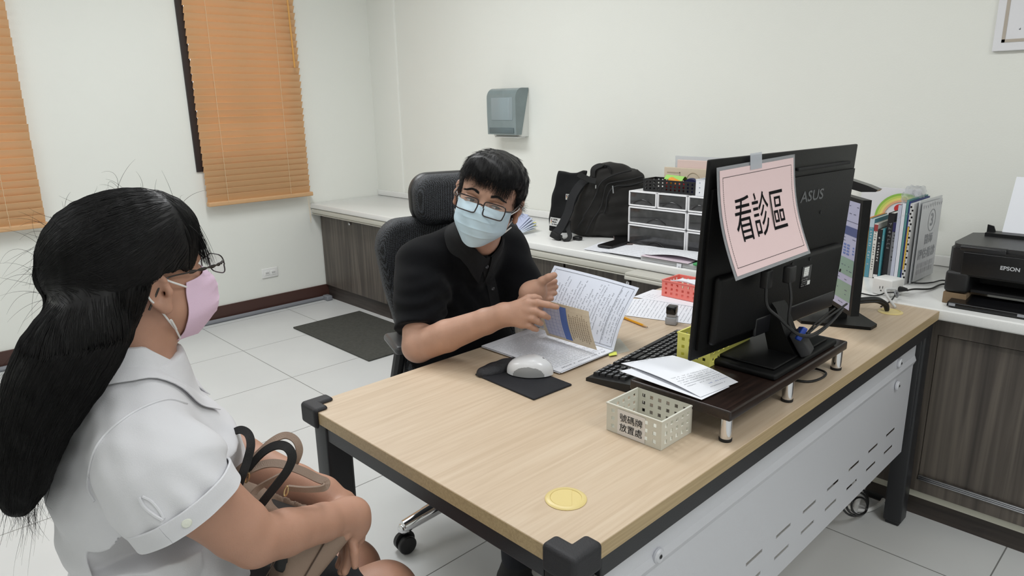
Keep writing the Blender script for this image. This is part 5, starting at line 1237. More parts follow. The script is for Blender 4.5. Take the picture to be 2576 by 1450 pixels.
# cables on the floor under the far end
t = thing('floor_cables', 'tangle of white and black cables on the floor behind the modesty panel', 'cable', (1.70, .13, 0))
MB().tube(catmull([PX(2150, 1290, 1, .15), PX(2165, 1240, 1, .15), PX(2185, 1212, 1, .16), PX(2207, 1235, 1, .16), PX(2195, 1262, 1, .15), PX(2160, 1235, 1, .14), PX(2140, 1200, 1, .14)], 10), .008, 10).build('cable', mat('white_cable_mat', rgb(214, 214, 214), .4), t, smooth=True, world=True)
MB().tube(catmull([PX(2130, 1275, 2, .008), PX(2170, 1286, 2, .009), PX(2205, 1275, 2, .009), PX(2222, 1258, 2, .010), PX(2200, 1260, 1, .17)], 10), .007, 10).build('cable', MT['white'], t, smooth=True, world=True)
for k in range(3):
    cx_, cy_ = 2150+6*k, 1262+6*k; rr_ = 34-7*k
    MB().tube([PX(cx_+rr_*math.cos(a), cy_+rr_*1.1*math.sin(a), 1, .13-.006*k) for a in [2*math.pi*j/28 for j in range(29)]], .0035, 8).build('cable', MT['black'], t, smooth=True, world=True)
tag(origin_to(MB().rbox((1.78, .10, .0), (1.86, .17, .03), .008).build('power_strip', MT['black'], smooth=True), (1.82, .13, 0)), 'black power strip on the floor by the kickboard', 'power strip')
# ================================================================ PEOPLE: shared pieces
def unit(v): v = np.array(v, float); return v/np.linalg.norm(v)
class Frame:
    """head frame: X to the person's left, Y forward, Z up"""
    def __init__(s, o, fwd, up):
        s.o = np.array(o, float); s.Y = unit(fwd); up = np.array(up, float); s.Z = unit(up-s.Y*(up@s.Y)); s.X = np.cross(s.Z, s.Y)*-1
        s.M = np.array([s.X, s.Y, s.Z])
    def p(s, x, y, z): return s.o+s.X*x+s.Y*y+s.Z*z
def head_sdf(S, f, sc=1.0, mask=True):
    c = lambda a, b, ra, rb, k=.012, mode='add': S.cone(f.p(*[v*sc for v in a]), f.p(*[v*sc for v in b]), ra*sc, rb*sc, k, mode)
    e = lambda a, r, k=.012, mode='add': S.ell(f.p(*[v*sc for v in a]), [v*sc for v in r], f.M, k, mode)
    e((0, -.015, .038), (.076, .096, .084)); e((0, .022, -.018), (.066, .072, .088), .03); e((0, .040, -.074), (.036, .042, .030), .03)
    e((0, .060, .050), (.060, .038, .050), .03)
    for s_ in (-1, 1):
        e((s_*.040, .058, -.022), (.020, .023, .022), .02)                    # cheekbone
        c((s_*.012, .096, .022), (s_*.046, .084, .020), .007, .006, .012)     # brow ridge
        e((s_*.033, .098, .002), (.019, .014, .011), .010, 'sub')             # eye socket
        e((s_*.033, .081, .000), (.0150, .0140, .0125), .004)                 # lids
        c((s_*.052, .015, -.050), (s_*.024, .050, -.078), .014, .016, .03)     # jaw line
    c((0, .094, .010), (0, .117, -.030), .0075, .011, .010); e((0, .112, -.036), (.016, .012, .010), .008)
    c((-.020, .094, -.062), (.020, .094, -.062), .007, .007, .010)
    for s_ in (-1, 1):                                                        # ears
        a = f.p(s_*.077*sc, -.006*sc, -.004*sc); R = np.array([f.X*.94-f.Y*.34*s_*1.0, f.Y*.94+f.X*.34*s_*1.0, f.Z])
        ax0 = unit(f.X*s_*.92-f.Y*.40); ax1 = unit(np.cross(f.Z, ax0)); M = np.array([ax0, ax1, f.Z])
        o = f.p(s_*.080*sc, -.012*sc, -.006*sc)
        S.ell(o, (.0075*sc, .0185*sc, .031*sc), M, .006)
        for t0 in range(9):                                                   # rim
            a0 = -1.2+t0*.42; a1 = a0+.42
            g = lambda a_: o+ax0*.006*sc+ax1*(-s_*-1)*0+(unit(f.Y-ax0*(f.Y@ax0)))*(-.0150*sc*math.cos(a_))+f.Z*.0265*sc*math.sin(a_)+f.Z*.002
            S.cone(g(a0), g(a1), .0038*sc, .0038*sc, .003)
        S.ell(o+ax0*.0095*sc+f.Z*.001, (.0085*sc, .0105*sc, .0175*sc), M, .002, 'sub'); S.ell(o+ax0*.004*sc+unit(f.Y-ax0*(f.Y@ax0))*.006*sc-f.Z*.003, (.010*sc, .0045*sc, .0065*sc), M, .002, 'sub')
        S.ell(o+ax0*.003*sc-f.Z*.029*sc+f.Y*.005*sc, (.006*sc, .009*sc, .009*sc), M, .006)
        S.ell(o+ax0*.004*sc+unit(f.Y-ax0*(f.Y@ax0))*.014*sc-f.Z*.002, (.0045*sc, .005*sc, .008*sc), M, .005)
def finger(S, pts, r0, r1, k=.004):
    n = len(pts); rs = [r0+(r1-r0)*i/(n-1) for i in range(n)]
    for i in range(n-1): S.cone(pts[i], pts[i+1], rs[i], rs[i+1], k)
def nail(mb, tip, prev, up, r, mi=0):
    d = unit(np.array(tip)-prev); u_ = unit(np.array(up)-d*(np.array(up)@d)); s_ = np.cross(d, u_)
    c = np.array(tip)-d*r*.10+u_*r*.80; w, l = r*.62, r*.95
    pts = []
    for k in range(12):
        a = 2*math.pi*k/12; x = w*math.cos(a); y = l*math.sin(a)
        pts.append(c+s_*x+d*y-u_*(x*x/(r*1.6))-u_*(max(0, y)**2/(r*2.0)))
    mb.add([c+u_*r*.14]+pts, [(0, 1+k, 1+(k+1) % 12) for k in range(12)], mi)
def strands(name, lines, r, mt, parent, sides=3):
    """many hair strands as one mesh; lines: list of (n,3) arrays; tapering tubes"""
    V = []; F = []; o = 0
    for L in lines:
        L = np.asarray(L, float); n = len(L)
        if n < 3: continue
        T = np.gradient(L, axis=0); T /= np.maximum(np.linalg.norm(T, axis=1, keepdims=True), 1e-9)
        ref = np.array([.31, .17, .93]); A_ = np.cross(T, ref); A_ /= np.maximum(np.linalg.norm(A_, axis=1, keepdims=True), 1e-9); B_ = np.cross(T, A_)
        t = np.linspace(0, 1, n); rr = (r*(1-.75*t**2))[:, None]
        ring = [L+rr*(A_*math.cos(2*math.pi*j/sides)+B_*math.sin(2*math.pi*j/sides)) for j in range(sides)]
        V.append(np.stack(ring, 1).reshape(-1, 3))
        i = np.arange(n-1)[:, None]*sides+o; j = np.arange(sides)[None, :]; j2 = (j+1) % sides
        F.append(np.stack([i+j, i+j2, i+sides+j2, i+sides+j], -1).reshape(-1, 4)); o += n*sides
    return np_obj(name, np.concatenate(V), np.concatenate(F), mt, parent)
def glasses(f, parent, sc, lw, lh, cx, cz, y0, col, rim, ear, name='glasses', full=True, lens_alpha=.12, round_=.3, twist=False):
    g = None; MTg = mat(name+'_frame', col, .3)
    m = MB()
    def outline(s_, k=28):
        pts = []
        for i in range(k+1):
            a = 2*math.pi*i/k; ca, sa = math.cos(a), math.sin(a); e = 2/(2+6*(1-round_))
            x = lw/2*np.sign(ca)*abs(ca)**e; z = lh/2*np.sign(sa)*abs(sa)**e
            if sa < 0: x *= .93
            xx = s_*cx+x; pts.append(f.p(xx*sc, (y0-.10*max(0, abs(xx)-.02)**1.0*.9)*sc, (cz+z)*sc))
        return pts
    for s_ in (-1, 1): m.tube(outline(s_), rim, 6, cap=False)
    br = [f.p(x*sc, (y0+.004)*sc, (cz+lh*.12+.004*math.cos(x*150))*sc) for x in np.linspace(-(cx-lw/2), cx-lw/2, 7)]; m.tube(br, rim*1.1, 6)
    for s_ in (-1, 1):
        xx = s_*(cx+lw/2); a = f.p(xx*sc, (y0-.10*(abs(xx)-.02)*.9)*sc, (cz+lh*.22)*sc); b = f.p(s_*.0745*sc, (y0-.028)*sc, (cz+lh*.22)*sc); c_ = f.p(s_*.082*sc, ear[1]*sc, ear[2]*sc); d_ = f.p(s_*.080*sc, (ear[1]-.022)*sc, (ear[2]-.022)*sc); d2 = f.p(s_*.078*sc, (ear[1]-.036)*sc, (ear[2]-.040)*sc)
        pts = catmull([a, b, b*.5+c_*.5, c_, d_, d2], 5); m.tube(pts, [rim*1.25]*(len(pts)-8)+[rim*1.6]*8, 6)
        if twist:
            q = catmull([a, b, b*.45+c_*.55], 10)
            for ph in (0, math.pi): m.tube([p_+f.Z*.0022*math.sin(i*.9+ph) for i, p_ in enumerate(q)], .0009, 5)
    g = m.build(name, MTg, parent, smooth=True, world=True)
    ml = MB()
    for s_ in (-1, 1):
        o_ = outline(s_)[:-1]; ml.add(o_, [tuple(range(len(o_)))])
    lm = mat(name+'_lens_glass', (1, 1, 1, 1), .03, alpha=lens_alpha, spec=1.0); ml.build('lens', lm, g, world=True)
    return g
def face_mask(f, parent, sc, col, w=.070, top=-.004, bot=-.112, loop=(.078, -.012), fwd=.124, tuck=.060):
    """pleated surgical mask wrapped over nose and chin"""
    def fn(u, v, off=0):
        x = (u-.5)*2; z = top+(bot-top)*v; ww = w*(1-.02*v-.44*max(0, v-.45)**1.6*2.4)
        prof = fwd+.006*math.sin(math.pi*min(1, v*1.3))-tuck*max(0, v-.55)**1.6-.016*max(0, .16-v)*6   # forward reach down the middle
        side = .040-.020*v
        y = side+(prof-side)*(max(0, 1-abs(x)**2.1))**.60
        pl = 0
        for pv in (.28, .48, .68): pl += .0030*max(0, 1-abs(v-pv)/.05)*(1 if v > pv else .2)*(1-abs(x)**4)
        z += (.012*(1-abs(x)**1.3))*(1-v)**2+(abs(x)**2)*(.010*(.5-v))+.040*abs(x)**2*max(0, v-.55)
        return f.p(x*ww*sc, (y+pl+off+.0012*math.sin(9*x+14*v))*sc, z*sc)
    m = MB(); m.grid(lambda u, v: fn(u, v), 40, 36, 0, .0012)
    mk = m.build('face_mask', mat('mask_'+str(len(bpy.data.materials)), col, .75, spec=.2, bump=.25, bscale=900), parent, smooth=True, world=True, ang=25)
    for s_ in (0, 1):
        m = MB(); sg = -1 if s_ == 0 else 1
        e0 = f.p(sg*loop[0]*sc, loop[1]*sc, .018*sc); e1 = f.p(sg*(loop[0]+.008)*sc, (loop[1]-.022)*sc, -.002*sc); e2 = f.p(sg*loop[0]*sc, (loop[1]-.006)*sc, -.030*sc)
        m.tube(catmull([fn(s_, .06), e0*.5+fn(s_, .06)*.5+f.X*sg*.010*sc, e0, e1, e2, fn(s_, .94)*.70+e2*.30+f.X*sg*.006*sc, fn(s_, .94)*.35+e2*.65+f.X*sg*.012*sc, fn(s_, .94)], 5), .0015, 6)
        m.build('ear_loop', MT['white'], mk, smooth=True, world=True)
    return mk

# ================================================================ THE SEATED MAN
man = thing('person', 'man in a black polo shirt, glasses and light blue mask, seated and leafing through forms', 'person', (.60, 1.05, 0))
HC = CS(1229, 501, 1.83)                       # between the ears
upm = unit(AXU*math.cos(math.radians(18))+AXR*math.sin(math.radians(18))+AXD*-.10)
fwm = unit(-AXD*1.0-AXR*.12-AXU*.25)
fm = Frame(HC, fwm, upm); SM = 1.0
shR = A(.458, .945, .955); shL = A(.730, .915, .965); nb = (shR+shL)/2+A(-.015, -.035, .045)
elR = CS(1052, 872, 1.83); wrR = CS(1268, 792, 1.705)
elL = A(.735, .800, .80); wrL = CS(1336, 738, 1.80)
S = SDF((.26, .42, .60), (.90, 1.16, 1.36), .003)
head_sdf(S, fm, SM)
S.chain([(fm.p(0, -.030, -.060), .053), (fm.p(0, -.040, -.11), .050), (nb, .060)], k=.03)
S.chain([(shR, .05), (nb, .055), (shL, .05)], k=.03)
S.chain([(shR, .052), ((shR+elR)/2, .048), (elR, .042)], k=.006)
S.chain([(elR, .041), (elR*.65+wrR*.35, .041), (elR*.2+wrR*.8, .032), (wrR, .029)], k=.008)
S.chain([(shL, .05), (elL, .042), (elL*.65+wrL*.35, .041), (wrL, .028)], k=.008)
# right hand, resting on the card
D = 1.690
mc = [CS(1328, 764, D-.010), CS(1325, 782, D-.012), CS(1320, 799, D-.010), CS(1313, 815, D-.005)]
for q in mc: S.cone(wrR, q, .022, .0115, .012)
S.cone(CS(1300, 775, D+.012), CS(1310, 800, D+.010), .016, .016, .015)
S.chain([(mc[0], .0115), (mc[1], .0115), (mc[2], .011), (mc[3], .0105)], k=.006)
finger(S, [mc[0], CS(1352, 762, D-.018), CS(1378, 767, D-.020), CS(1401, 773, D-.016)], .0100, .0068)
finger(S, [mc[1], CS(1347, 784, D-.020), CS(1366, 792, D-.020), CS(1379, 799, D-.012)], .0102, .0072)
finger(S, [mc[2], CS(1340, 802, D-.018), CS(1353, 809, D-.014), CS(1361, 814, D-.006)], .0098, .0070)
finger(S, [mc[3], CS(1331, 820, D-.010), CS(1342, 826, D-.004), CS(1350, 830, D+.004)], .0090, .0064)
finger(S, [CS(1302, 768, D+.008), CS(1330, 752, D+.012), CS(1345, 750, D+.016), CS(1357, 752, D+.020)], .0125, .0080)
# left hand, holding the top of the page
DL = 1.79
S.cone(wrL, CS(1352, 726, DL), .026, .024, .015); S.cone(wrL, CS(1356, 742, DL+.01), .024, .018, .015)
finger(S, [CS(1348, 722, DL-.005), CS(1364, 708, DL-.015), CS(1380, 699, DL-.022), CS(1394, 693, DL-.026)], .0135, .0085)
finger(S, [CS(1356, 720, DL+.015), CS(1378, 712, DL+.03), CS(1396, 708, DL+.03)], .0105, .0075)
finger(S, [CS(1358, 730, DL+.018), CS(1380, 726, DL+.035), CS(1398, 722, DL+.035)], .0105, .0075)
finger(S, [CS(1360, 740, DL+.016), CS(1380, 740, DL+.035), CS(1396, 738, DL+.035)], .0100, .0072)
finger(S, [CS(1356, 750, DL+.012), CS(1374, 753, DL+.028), CS(1388, 752, DL+.028)], .0090, .0066)
P, F = S.mesh(1)
np_obj('body', P, F, MT['skin_m'], man)
m = MB(); 
nail(m, CS(1401, 773, D-.016), CS(1378, 767, D-.020), -AXD+AXU*.35, .0068); nail(m, CS(1379, 799, D-.012), CS(1366, 792, D-.020), -AXD+AXU*.5+AXR*.3, .0072)
nail(m, CS(1394, 693, DL-.026), CS(1380, 699, DL-.022), -AXD+AXU*.4, .0085)
m.build('fingernails', mat('nail_pink', rgb(214, 166, 150), .3), man, smooth=True, world=True)
# eyes
MT['sclera'] = mat('eye_white', rgb(200, 188, 184), .15); MT['iris'] = mat('iris_dark', rgb(24, 16, 14), .08)
MT['lid'] = mat('eyelid_skin', rgb(150, 104, 86), .55)
for s_ in (-1, 1):
    ec = fm.p(s_*.033, .0835, -.0005); g_ = unit(fm.Y-fm.X*(.55)-fm.Z*.05) if fm.X@AXR < 0 else unit(fm.Y-fm.X*.45-fm.Z*.05)
    q = MB(); q.lathe([(.0124*math.sin(t), .0124*math.cos(t)) for t in np.linspace(.50, math.pi, 14)], ec, 24, axis=g_)
    eye = q.build('eye', MT['sclera'], man, smooth=True, world=True)
    q = MB(); q.lathe([(0.0, .0126)]+[(.0126*math.sin(t), .0126*math.cos(t)) for t in np.linspace(.08, .52, 6)], ec, 24, axis=g_); q.build('iris', MT['iris'], eye, smooth=True, world=True)
    q = MB()
    up_ = [fm.p(s_*.033+x, .0835+.0134*math.sqrt(max(.0, 1-(x/.0165)**2)), .0030*(1-(x/.0165)**2)+.0004-.0006*s_*x/.016) for x in np.linspace(-.0160, .0160, 13)]
    lo_ = [fm.p(s_*.033+x, .0835+.0128*math.sqrt(max(.0, 1-(x/.0165)**2)), -.0030*(1-(x/.0165)**2)+.0002) for x in np.linspace(-.0155, .0155, 13)]
    q.tube(up_, [.0007+.0009*math.sin(math.pi*i/12) for i in range(13)], 6); q.build('lash_line', MT['hair'], man, smooth=True, world=True)
    # lid folds close over the ball
    q = MB(); q.grid(lambda u, v: fm.p(s_*.033+(u-.5)*.034, .0835+(.0139)*math.sqrt(max(0, 1-((u-.5)*.034/.0185)**2-(((.0031*(1-((u-.5)*2)**2))+v*.009)/.0150)**2)), 0.0004+.0031*(1-((u-.5)*2)**2)+v*.009), 14, 6)
    q.grid(lambda u, v: fm.p(s_*.033+(u-.5)*.034, .0835+(.0136)*math.sqrt(max(0, 1-((u-.5)*.034/.0185)**2-(((.0030*(1-((u-.5)*2)**2))+v*.009)/.0150)**2)), -.0002-.0030*(1-((u-.5)*2)**2)-v*.009), 14, 6)
    q.build('eyelid', MT['skin_m'], man, smooth=True, world=True)
# eyebrows
rr = random.Random(4); L = []
for s_ in (-1, 1):
    for k in range(420):
        t = rr.random(); x = .014+.036*t; z = .0235+.006*math.sin(math.pi*min(1, t*1.2))*.9+(rr.random()-.5)*.0065*(1-.5*t)
        p0 = fm.p(s_*x, .1035-.20*max(0, x-.02)**1.15, z-.001); d = fm.X*s_*.0075+fm.Z*(.0018-.004*t)+fm.Y*-.0018
        L.append([p0, p0+d*.5+fm.Y*.0004, p0+d])
strands('eyebrows', L, .00028, MT['hair'], man)
# hair: cap plus strands
S = SDF(HC-.17, HC+.17, .0035)
S.ell(fm.p(0, -.020, .042), (.090, .105, .086), fm.M, .02); S.ell(fm.p(0, .038, .074), (.077, .064, .048), fm.M, .02)
S.ell(fm.p(0, -.055, .0), (.080, .068, .080), fm.M, .02)
X, Y, Z = S._g((slice(None),)*3); lx = (X-HC[0])*fm.X[0]+(Y-HC[1])*fm.X[1]+(Z-HC[2])*fm.X[2]; ly = (X-HC[0])*fm.Y[0]+(Y-HC[1])*fm.Y[1]+(Z-HC[2])*fm.Y[2]; lz = (X-HC[0])*fm.Z[0]+(Y-HC[1])*fm.Z[1]+(Z-HC[2])*fm.Z[2]
line = np.where(ly > .03, .046+.05*np.maximum(0, ly-.085)-.0*lx, np.where(ly > -.030, .052-.055*(.03-ly)/.06*1.0, -.003-(-.030-ly)*1.2))
line = line+.006*np.sin(lx*170)+.004*np.sin(lx*330+1)+np.where(ly > .05, .012*np.maximum(0, -lx)*10*.0, 0)
side = np.where((np.abs(lx) > .060) & (ly > -.01) & (ly < .035), .030, 0)       # sideburns
cut = (line-side*.9)-lz
S.V = np.maximum(S.V, cut.astype(np.float32)*.8)
S.V += (.0010*np.sin(lx*190+ly*60)*np.sin(lz*120)+.0008*np.sin(ly*260+lx*120)).astype(np.float32)
hairS = S; P, F = S.mesh(1); hairo = np_obj('hair', P, F, MT['hair'], man)
rng = np.random.default_rng(3); L = []
idx = rng.choice(len(P), 14000, replace=len(P) < 14000)
N = S.grad(P[idx]); crown = fm.p(.012, -.045, .145)
for p0, n0 in zip(P[idx], N):
    q = p0-HC; ly_ = q@fm.Y; lz_ = q@fm.Z; lx_ = q@fm.X
    rad = p0-crown; rad = rad-n0*(rad@n0); rad = rad/(np.linalg.norm(rad)+1e-6)
    fw = fm.Y*.5*(1 if ly_ > 0 else .1)+fm.X*.25*rng.normal()+fm.Z*(-.15)
    d = rad*.9+fw*.6+rng.normal(size=3)*.15; d = d-n0*(d@n0); d /= np.linalg.norm(d)
    ln = .020+.014*rng.random(); lift = .0+.06*rng.random()+(.14*max(0, 1-np.linalg.norm(p0-crown)/.045))
    bend = -n0*.25-fm.Z*.25 if ly_ > .03 else (-n0*.45)
    pts = []; p = p0-n0*.002
    for i in range(6):
        t = i/5; pts.append(p.copy()); p = p+(d+n0*lift*(1-1.1*t)+bend*t*.5)*ln/5
    L.append(pts)
XS = 1 if fm.X@AXR > 0 else -1
# fringe over the forehead
for k in range(900):
    x = -.062+.124*rng.random(); p = fm.p(x, .088-.30*max(0, abs(x)-.030)+.004*rng.random(), .078+.012*rng.random()); ln = .036+.014*rng.random()+.020*max(0, x*XS)/.06+.005*math.sin(x*120)
    d = fm.Y*.25-fm.Z*1.0+fm.X*(.10+.25*rng.normal()*.6); pts = []
    for i in range(6): pts.append(p.copy()); p = p+unit(d+fm.Y*(.25-.10*i))*ln/5
    L.append(pts)
strands('hair_strands', L, .00034, MT['hair'], hairo)
face_mask(fm, man, 1.0, rgb(198, 220, 232), w=.071, top=-.013, bot=-.112)
glasses(fm, man, 1.0, .054, .036, .0345, -.0055, .128, rgb(38, 28, 28), .0017, (.08, .004, .008), lens_alpha=.10)

# polo shirt
NC = fm.p(0, -.040, -.118); NA = unit(fm.p(0, -.02, -.06)-(nb+A(0, 0, -.03)))
S = SDF((.30, .60, .42), (.92, 1.22, 1.12), .004)
sl_ = (elR*.40+shR*.60)
cuffR = shR+(elR-shR)*.80
waist = A(.66, 1.08, .50); chest = A(.600, .985, .86); belly = A(.635, 1.02, .68)
S.ell(chest, (.185, .125, .16), np.array([unit(shL-shR), unit(np.cross((0, 0, 1), unit(shL-shR))), (0, 0, 1)]), .04)
S.ell(belly, (.175, .135, .20), np.array([unit(shL-shR), unit(np.cross((0, 0, 1), unit(shL-shR))), (0, 0, 1)]), .05)
S.ell(waist, (.185, .14, .12), None, .05)
S.chain([(shR, .070), (nb+A(0, .01, -.015), .072), (shL, .068)], k=.05)
S.cone(nb-A(0, 0, .04), NC, .080, .063, .03)
S.chain([(shR, .074), (shR*.5+cuffR*.5, .068), (cuffR, .064)], k=.03)
cuffL = shL+(elL-shL)*.85
S.chain([(shL, .072), (cuffL, .064)], k=.03)
dR = unit(elR-shR); dL = unit(elL-shL)
S.plane(cuffR, dR, cuffR-.075, cuffR+.085, k=.003)
S.plane(cuffL, dL, cuffL-.06, cuffL+.085, k=.003)
S.plane(NC+NA*.004, NA, NC-.10, NC+.12, k=.003); S.cone(NC-NA*.03, NC+NA*.15, .055, .055, .004, 'sub')
# folds
def folds(X, Y, Z):
    a = .0030*np.sin(X*34+Z*52+Y*20)*np.sin(Z*17+X*11)
    b = .0035*np.exp(-((X-cuffR[0]-.02)**2+(Y-cuffR[1])**2+(Z-cuffR[2]-.05)**2)/.006)*np.sin((Z-.2*X)*190)
    c = .004*np.exp(-((X-.52)**2+(Y-.86)**2+(Z-.83)**2)/.010)*np.sin(X*120+Z*90)
    return a+b+c
S.warp(folds); P, F = S.mesh(2)
shirt = np_obj('polo_shirt', P, F, MT['cloth_b'], man); shirtS = S
def onto(S_, p, d, off=.001, n=40):
    """slide a point along d until it meets the surface"""
    p = np.array(p, float)
    for _ in range(n):
        v = float(S_.val(p[None])[0])
        if abs(v) < .0004: break
        p = p+d*v*.9
    return p-d*off
# collar: a folded band round the neck with two points in front
cx_ = unit(shL-shR); cf = unit(np.cross(cx_, NA)); cf = cf if cf@AXD < 0 else -cf; cx_ = unit(np.cross(cf, NA)); cx_ = cx_ if cx_@AXR > 0 else -cx_
def snap(p, off, it=3):
    for _ in range(it):
        v = float(S.val(p[None])[0]); g_ = S.grad(p[None])[0]; p = p-g_*(v-off)
    return p
def col_fn(u, v):
    a = (u-.5)*2*math.pi*.955; e = abs(u-.5)*2                   # u=.5 at the nape, ends meet in front
    d = -cf*math.cos(a)+cx_*math.sin(a)
    drop = .040+.006*e+.046*max(0, e-.68)/.32
    r = .0600+.006*min(1, v*3)
    p = NC+NA*(.022-.030*max(0, e-.80)/.2*1.0)+d*r
    if v <= .25: return p+d*.002*v/.25
    t = (v-.25)/.75; p = p-NA*drop*t+d*(.022*t)
    q = snap(p.copy(), .0045+.002*(1-t)); w_ = min(1, t*1.6)
    return p*(1-w_)+q*w_
m = MB(); m.grid(col_fn, 64, 10, 0, .0018)
m.build('collar', mat('rib_knit_black', rgb(13, 14, 17), .9, bump=.5, bscale=1200), shirt, smooth=True, world=True)
def march(px_, py_, d0=1.45, off=.0016):
    p = CS(px_, py_, d0); r_ = unit(ray(px_, py_))
    for _ in range(80):
        v = float(S.val(p[None])[0]); p = p+r_*max(min(v, .05), -.01)*.8
        if abs(v) < .0003: break
    return p-r_*off
path = [(1221, 650), (1224, 668), (1231, 695), (1239, 727), (1245, 760), (1250, 792), (1253, 820)]
cp_ = catmull([A(*q, 0) for q in path], 4)
m = MB(); m.grid(lambda u, v: march(cp_[min(int(v*(len(cp_)-1)+.5), len(cp_)-1)][0]+(u-.5)*24, cp_[min(int(v*(len(cp_)-1)+.5), len(cp_)-1)][1]-(u-.5)*5, off=.0022), 4, 24)
m.build('placket', mat('placket_black', rgb(14, 15, 18), .9, bump=.5, bscale=1000), shirt, smooth=True, world=True)
for px_, py_ in ((1240, 727), (1225, 672)):
    q = march(px_, py_, off=.004); MB().lathe([(0, 0), (.0045, 0), (.0050, .0012), (.0040, .0016), (.002, .0010), (0, .0010)], q, 20, axis=tuple(-AXD)).build('button', mat('shirt_button', rgb(52, 52, 58), .3), shirt, smooth=True, world=True)
# trousers and shoes under the desk
S = SDF((.30, .40, 0), (1.0, 1.32, .62), .011)
hip = A(.66, 1.10, .50); S.ell(hip, (.17, .15, .10), None, .05)
for kx, ft in ((.56, (.54, .68, .08)), (.80, (.82, .66, .08))):
    kn = A(kx, .70, .50); S.chain([(A(kx*.6+.66*.4, 1.08, .50), .085), (kn, .062)], k=.03); S.chain([(kn, .062), (A(*ft)+A(0, 0, .04), .045)], k=.03)
P, F = S.mesh(2); np_obj('trousers', P, F, mat('dark_trousers', rgb(30, 32, 40), .85), man)
for kx in ((.54, .68), (.82, .66)):
    S = SDF((kx[0]-.08, kx[1]-.22, -.01), (kx[0]+.08, kx[1]+.10, .13), .005)
    S.ell((kx[0], kx[1]-.06, .035), (.045, .135, .04), None, .02).cone((kx[0], kx[1]+.02, .05), (kx[0], kx[1], .10), .045, .045, .02).plane((0, 0, .001), (0, 0, -1)); P, F = S.mesh(1)
    np_obj('shoe', P, F, MT['blackmat'], man)

# ================================================================ OFFICE CHAIR
def mesh_cloth():
    m = bpy.data.materials.new('black_chair_mesh'); m.use_nodes = True; nt = m.node_tree; b = nt.nodes['Principled BSDF']; L = nt.links.new
    tc = nt.nodes.new('ShaderNodeTexCoord'); v = nt.nodes.new('ShaderNodeTexVoronoi'); v.inputs['Scale'].default_value = 320; v.inputs['Randomness'].default_value = .25
    mp = nt.nodes.new('ShaderNodeMapping'); mp.inputs['Rotation'].default_value = (.4, .3, .7); L(tc.outputs['Object'], mp.inputs['Vector']); L(mp.outputs[0], v.inputs['Vector'])
    cr = nt.nodes.new('ShaderNodeValToRGB'); e = cr.color_ramp.elements; e[0].position = .25; e[0].color = rgb(96, 100, 108); e[1].position = .45; e[1].color = rgb(18, 19, 21)
    L(v.outputs['Distance'], cr.inputs[0]); L(cr.outputs[0], b.inputs['Base Color']); b.inputs['Roughness'].default_value = .7
    bp = nt.nodes.new('ShaderNodeBump'); bp.inputs['Strength'].default_value = .5; bp.inputs['Distance'].default_value = .001; L(v.outputs['Distance'], bp.inputs['Height']); L(bp.outputs[0], b.inputs['Normal'])
    return m
MT['mesh'] = mesh_cloth()
ch = thing('office_chair', 'black mesh office chair with headrest and chrome five-star base under the man', 'chair', (.70, 1.18, 0))
bx = unit(A(.90, -.34, 0)); by = unit(A(.34, .90, 0))           # chair: bx to its left-right, by backwards
HR = CS(1100, 497, 2.13); 
Mc = np.array([bx, by, (0, 0, 1)])
S = SDF(HR-.24, HR+.24, .004)
X, Y, Z = S._g((slice(None),)*3)
def sq(c, hx, hy, hz, r, lean=0, curve=0):
    gx = (X-c[0])*bx[0]+(Y-c[1])*bx[1]; gy = (X-c[0])*by[0]+(Y-c[1])*by[1]-lean*(Z-c[2])-curve*gx**2; gz = Z-c[2]
    qx = np.abs(gx)-hx+r; qz = np.abs(gz)-hz+r
    d2 = np.sqrt(np.maximum(qx, 0)**2+np.maximum(qz, 0)**2)+np.minimum(np.maximum(qx, qz), 0)-r
    e1 = d2+.028; e2 = np.abs(gy)-hy+.028
    return np.minimum(np.maximum(e1, e2), 0)+np.sqrt(np.maximum(e1, 0)**2+np.maximum(e2, 0)**2)-.028
S.V = sq(HR+bx*.058+A(0, 0, -.004), .142, .045, .075, .058, lean=.10, curve=-1.1).astype(np.float32)
P, F = S.mesh(1); hr = np_obj('headrest', P, F, MT['mesh'], ch)
S = SDF(HR-.24, HR+.24, .004); X, Y, Z = S._g((slice(None),)*3)
S.V = sq(HR+bx*.058+by*.020+A(0, 0, -.004), .146, .034, .079, .062, lean=.10, curve=-1.1).astype(np.float32); P, F = S.mesh(1)
np_obj('headrest_shell', P, F, MT['black'], ch)
# backrest: S-curved in profile, wide shoulders and narrow waist
BC = A(HR[0], HR[1], 0)+bx*.020-by*.01
def wid(z): return np.interp(z, [.40, .55, .70, .86, .98, 1.06], [.180, .185, .180, .212, .228, .210])
def depth_(z): return np.interp(z, [.40, .55, .70, .86, 1.02], [-.060, -.085, -.055, .0, .015])
S = SDF((.26, .85, .34), (1.12, 1.50, 1.09), .0055); X, Y, Z = S._g((slice(None),)*3)
gx = (X-BC[0])*bx[0]+(Y-BC[1])*bx[1]; gy = (X-BC[0])*by[0]+(Y-BC[1])*by[1]-depth_(Z)+.9*gx**2
qx = np.abs(gx)-wid(Z)+.06; qz = np.abs(Z-.715)-.345+.06
d2 = np.sqrt(np.maximum(qx, 0)**2+np.maximum(qz, 0)**2)+np.minimum(np.maximum(qx, qz), 0)-.06
e1 = d2+.026; e2 = np.abs(gy)-.040+.026
S.V = (np.minimum(np.maximum(e1, e2), 0)+np.sqrt(np.maximum(e1, 0)**2+np.maximum(e2, 0)**2)-.026).astype(np.float32)
P, F = S.mesh(1); np_obj('backrest', P, F, MT['mesh'], ch)
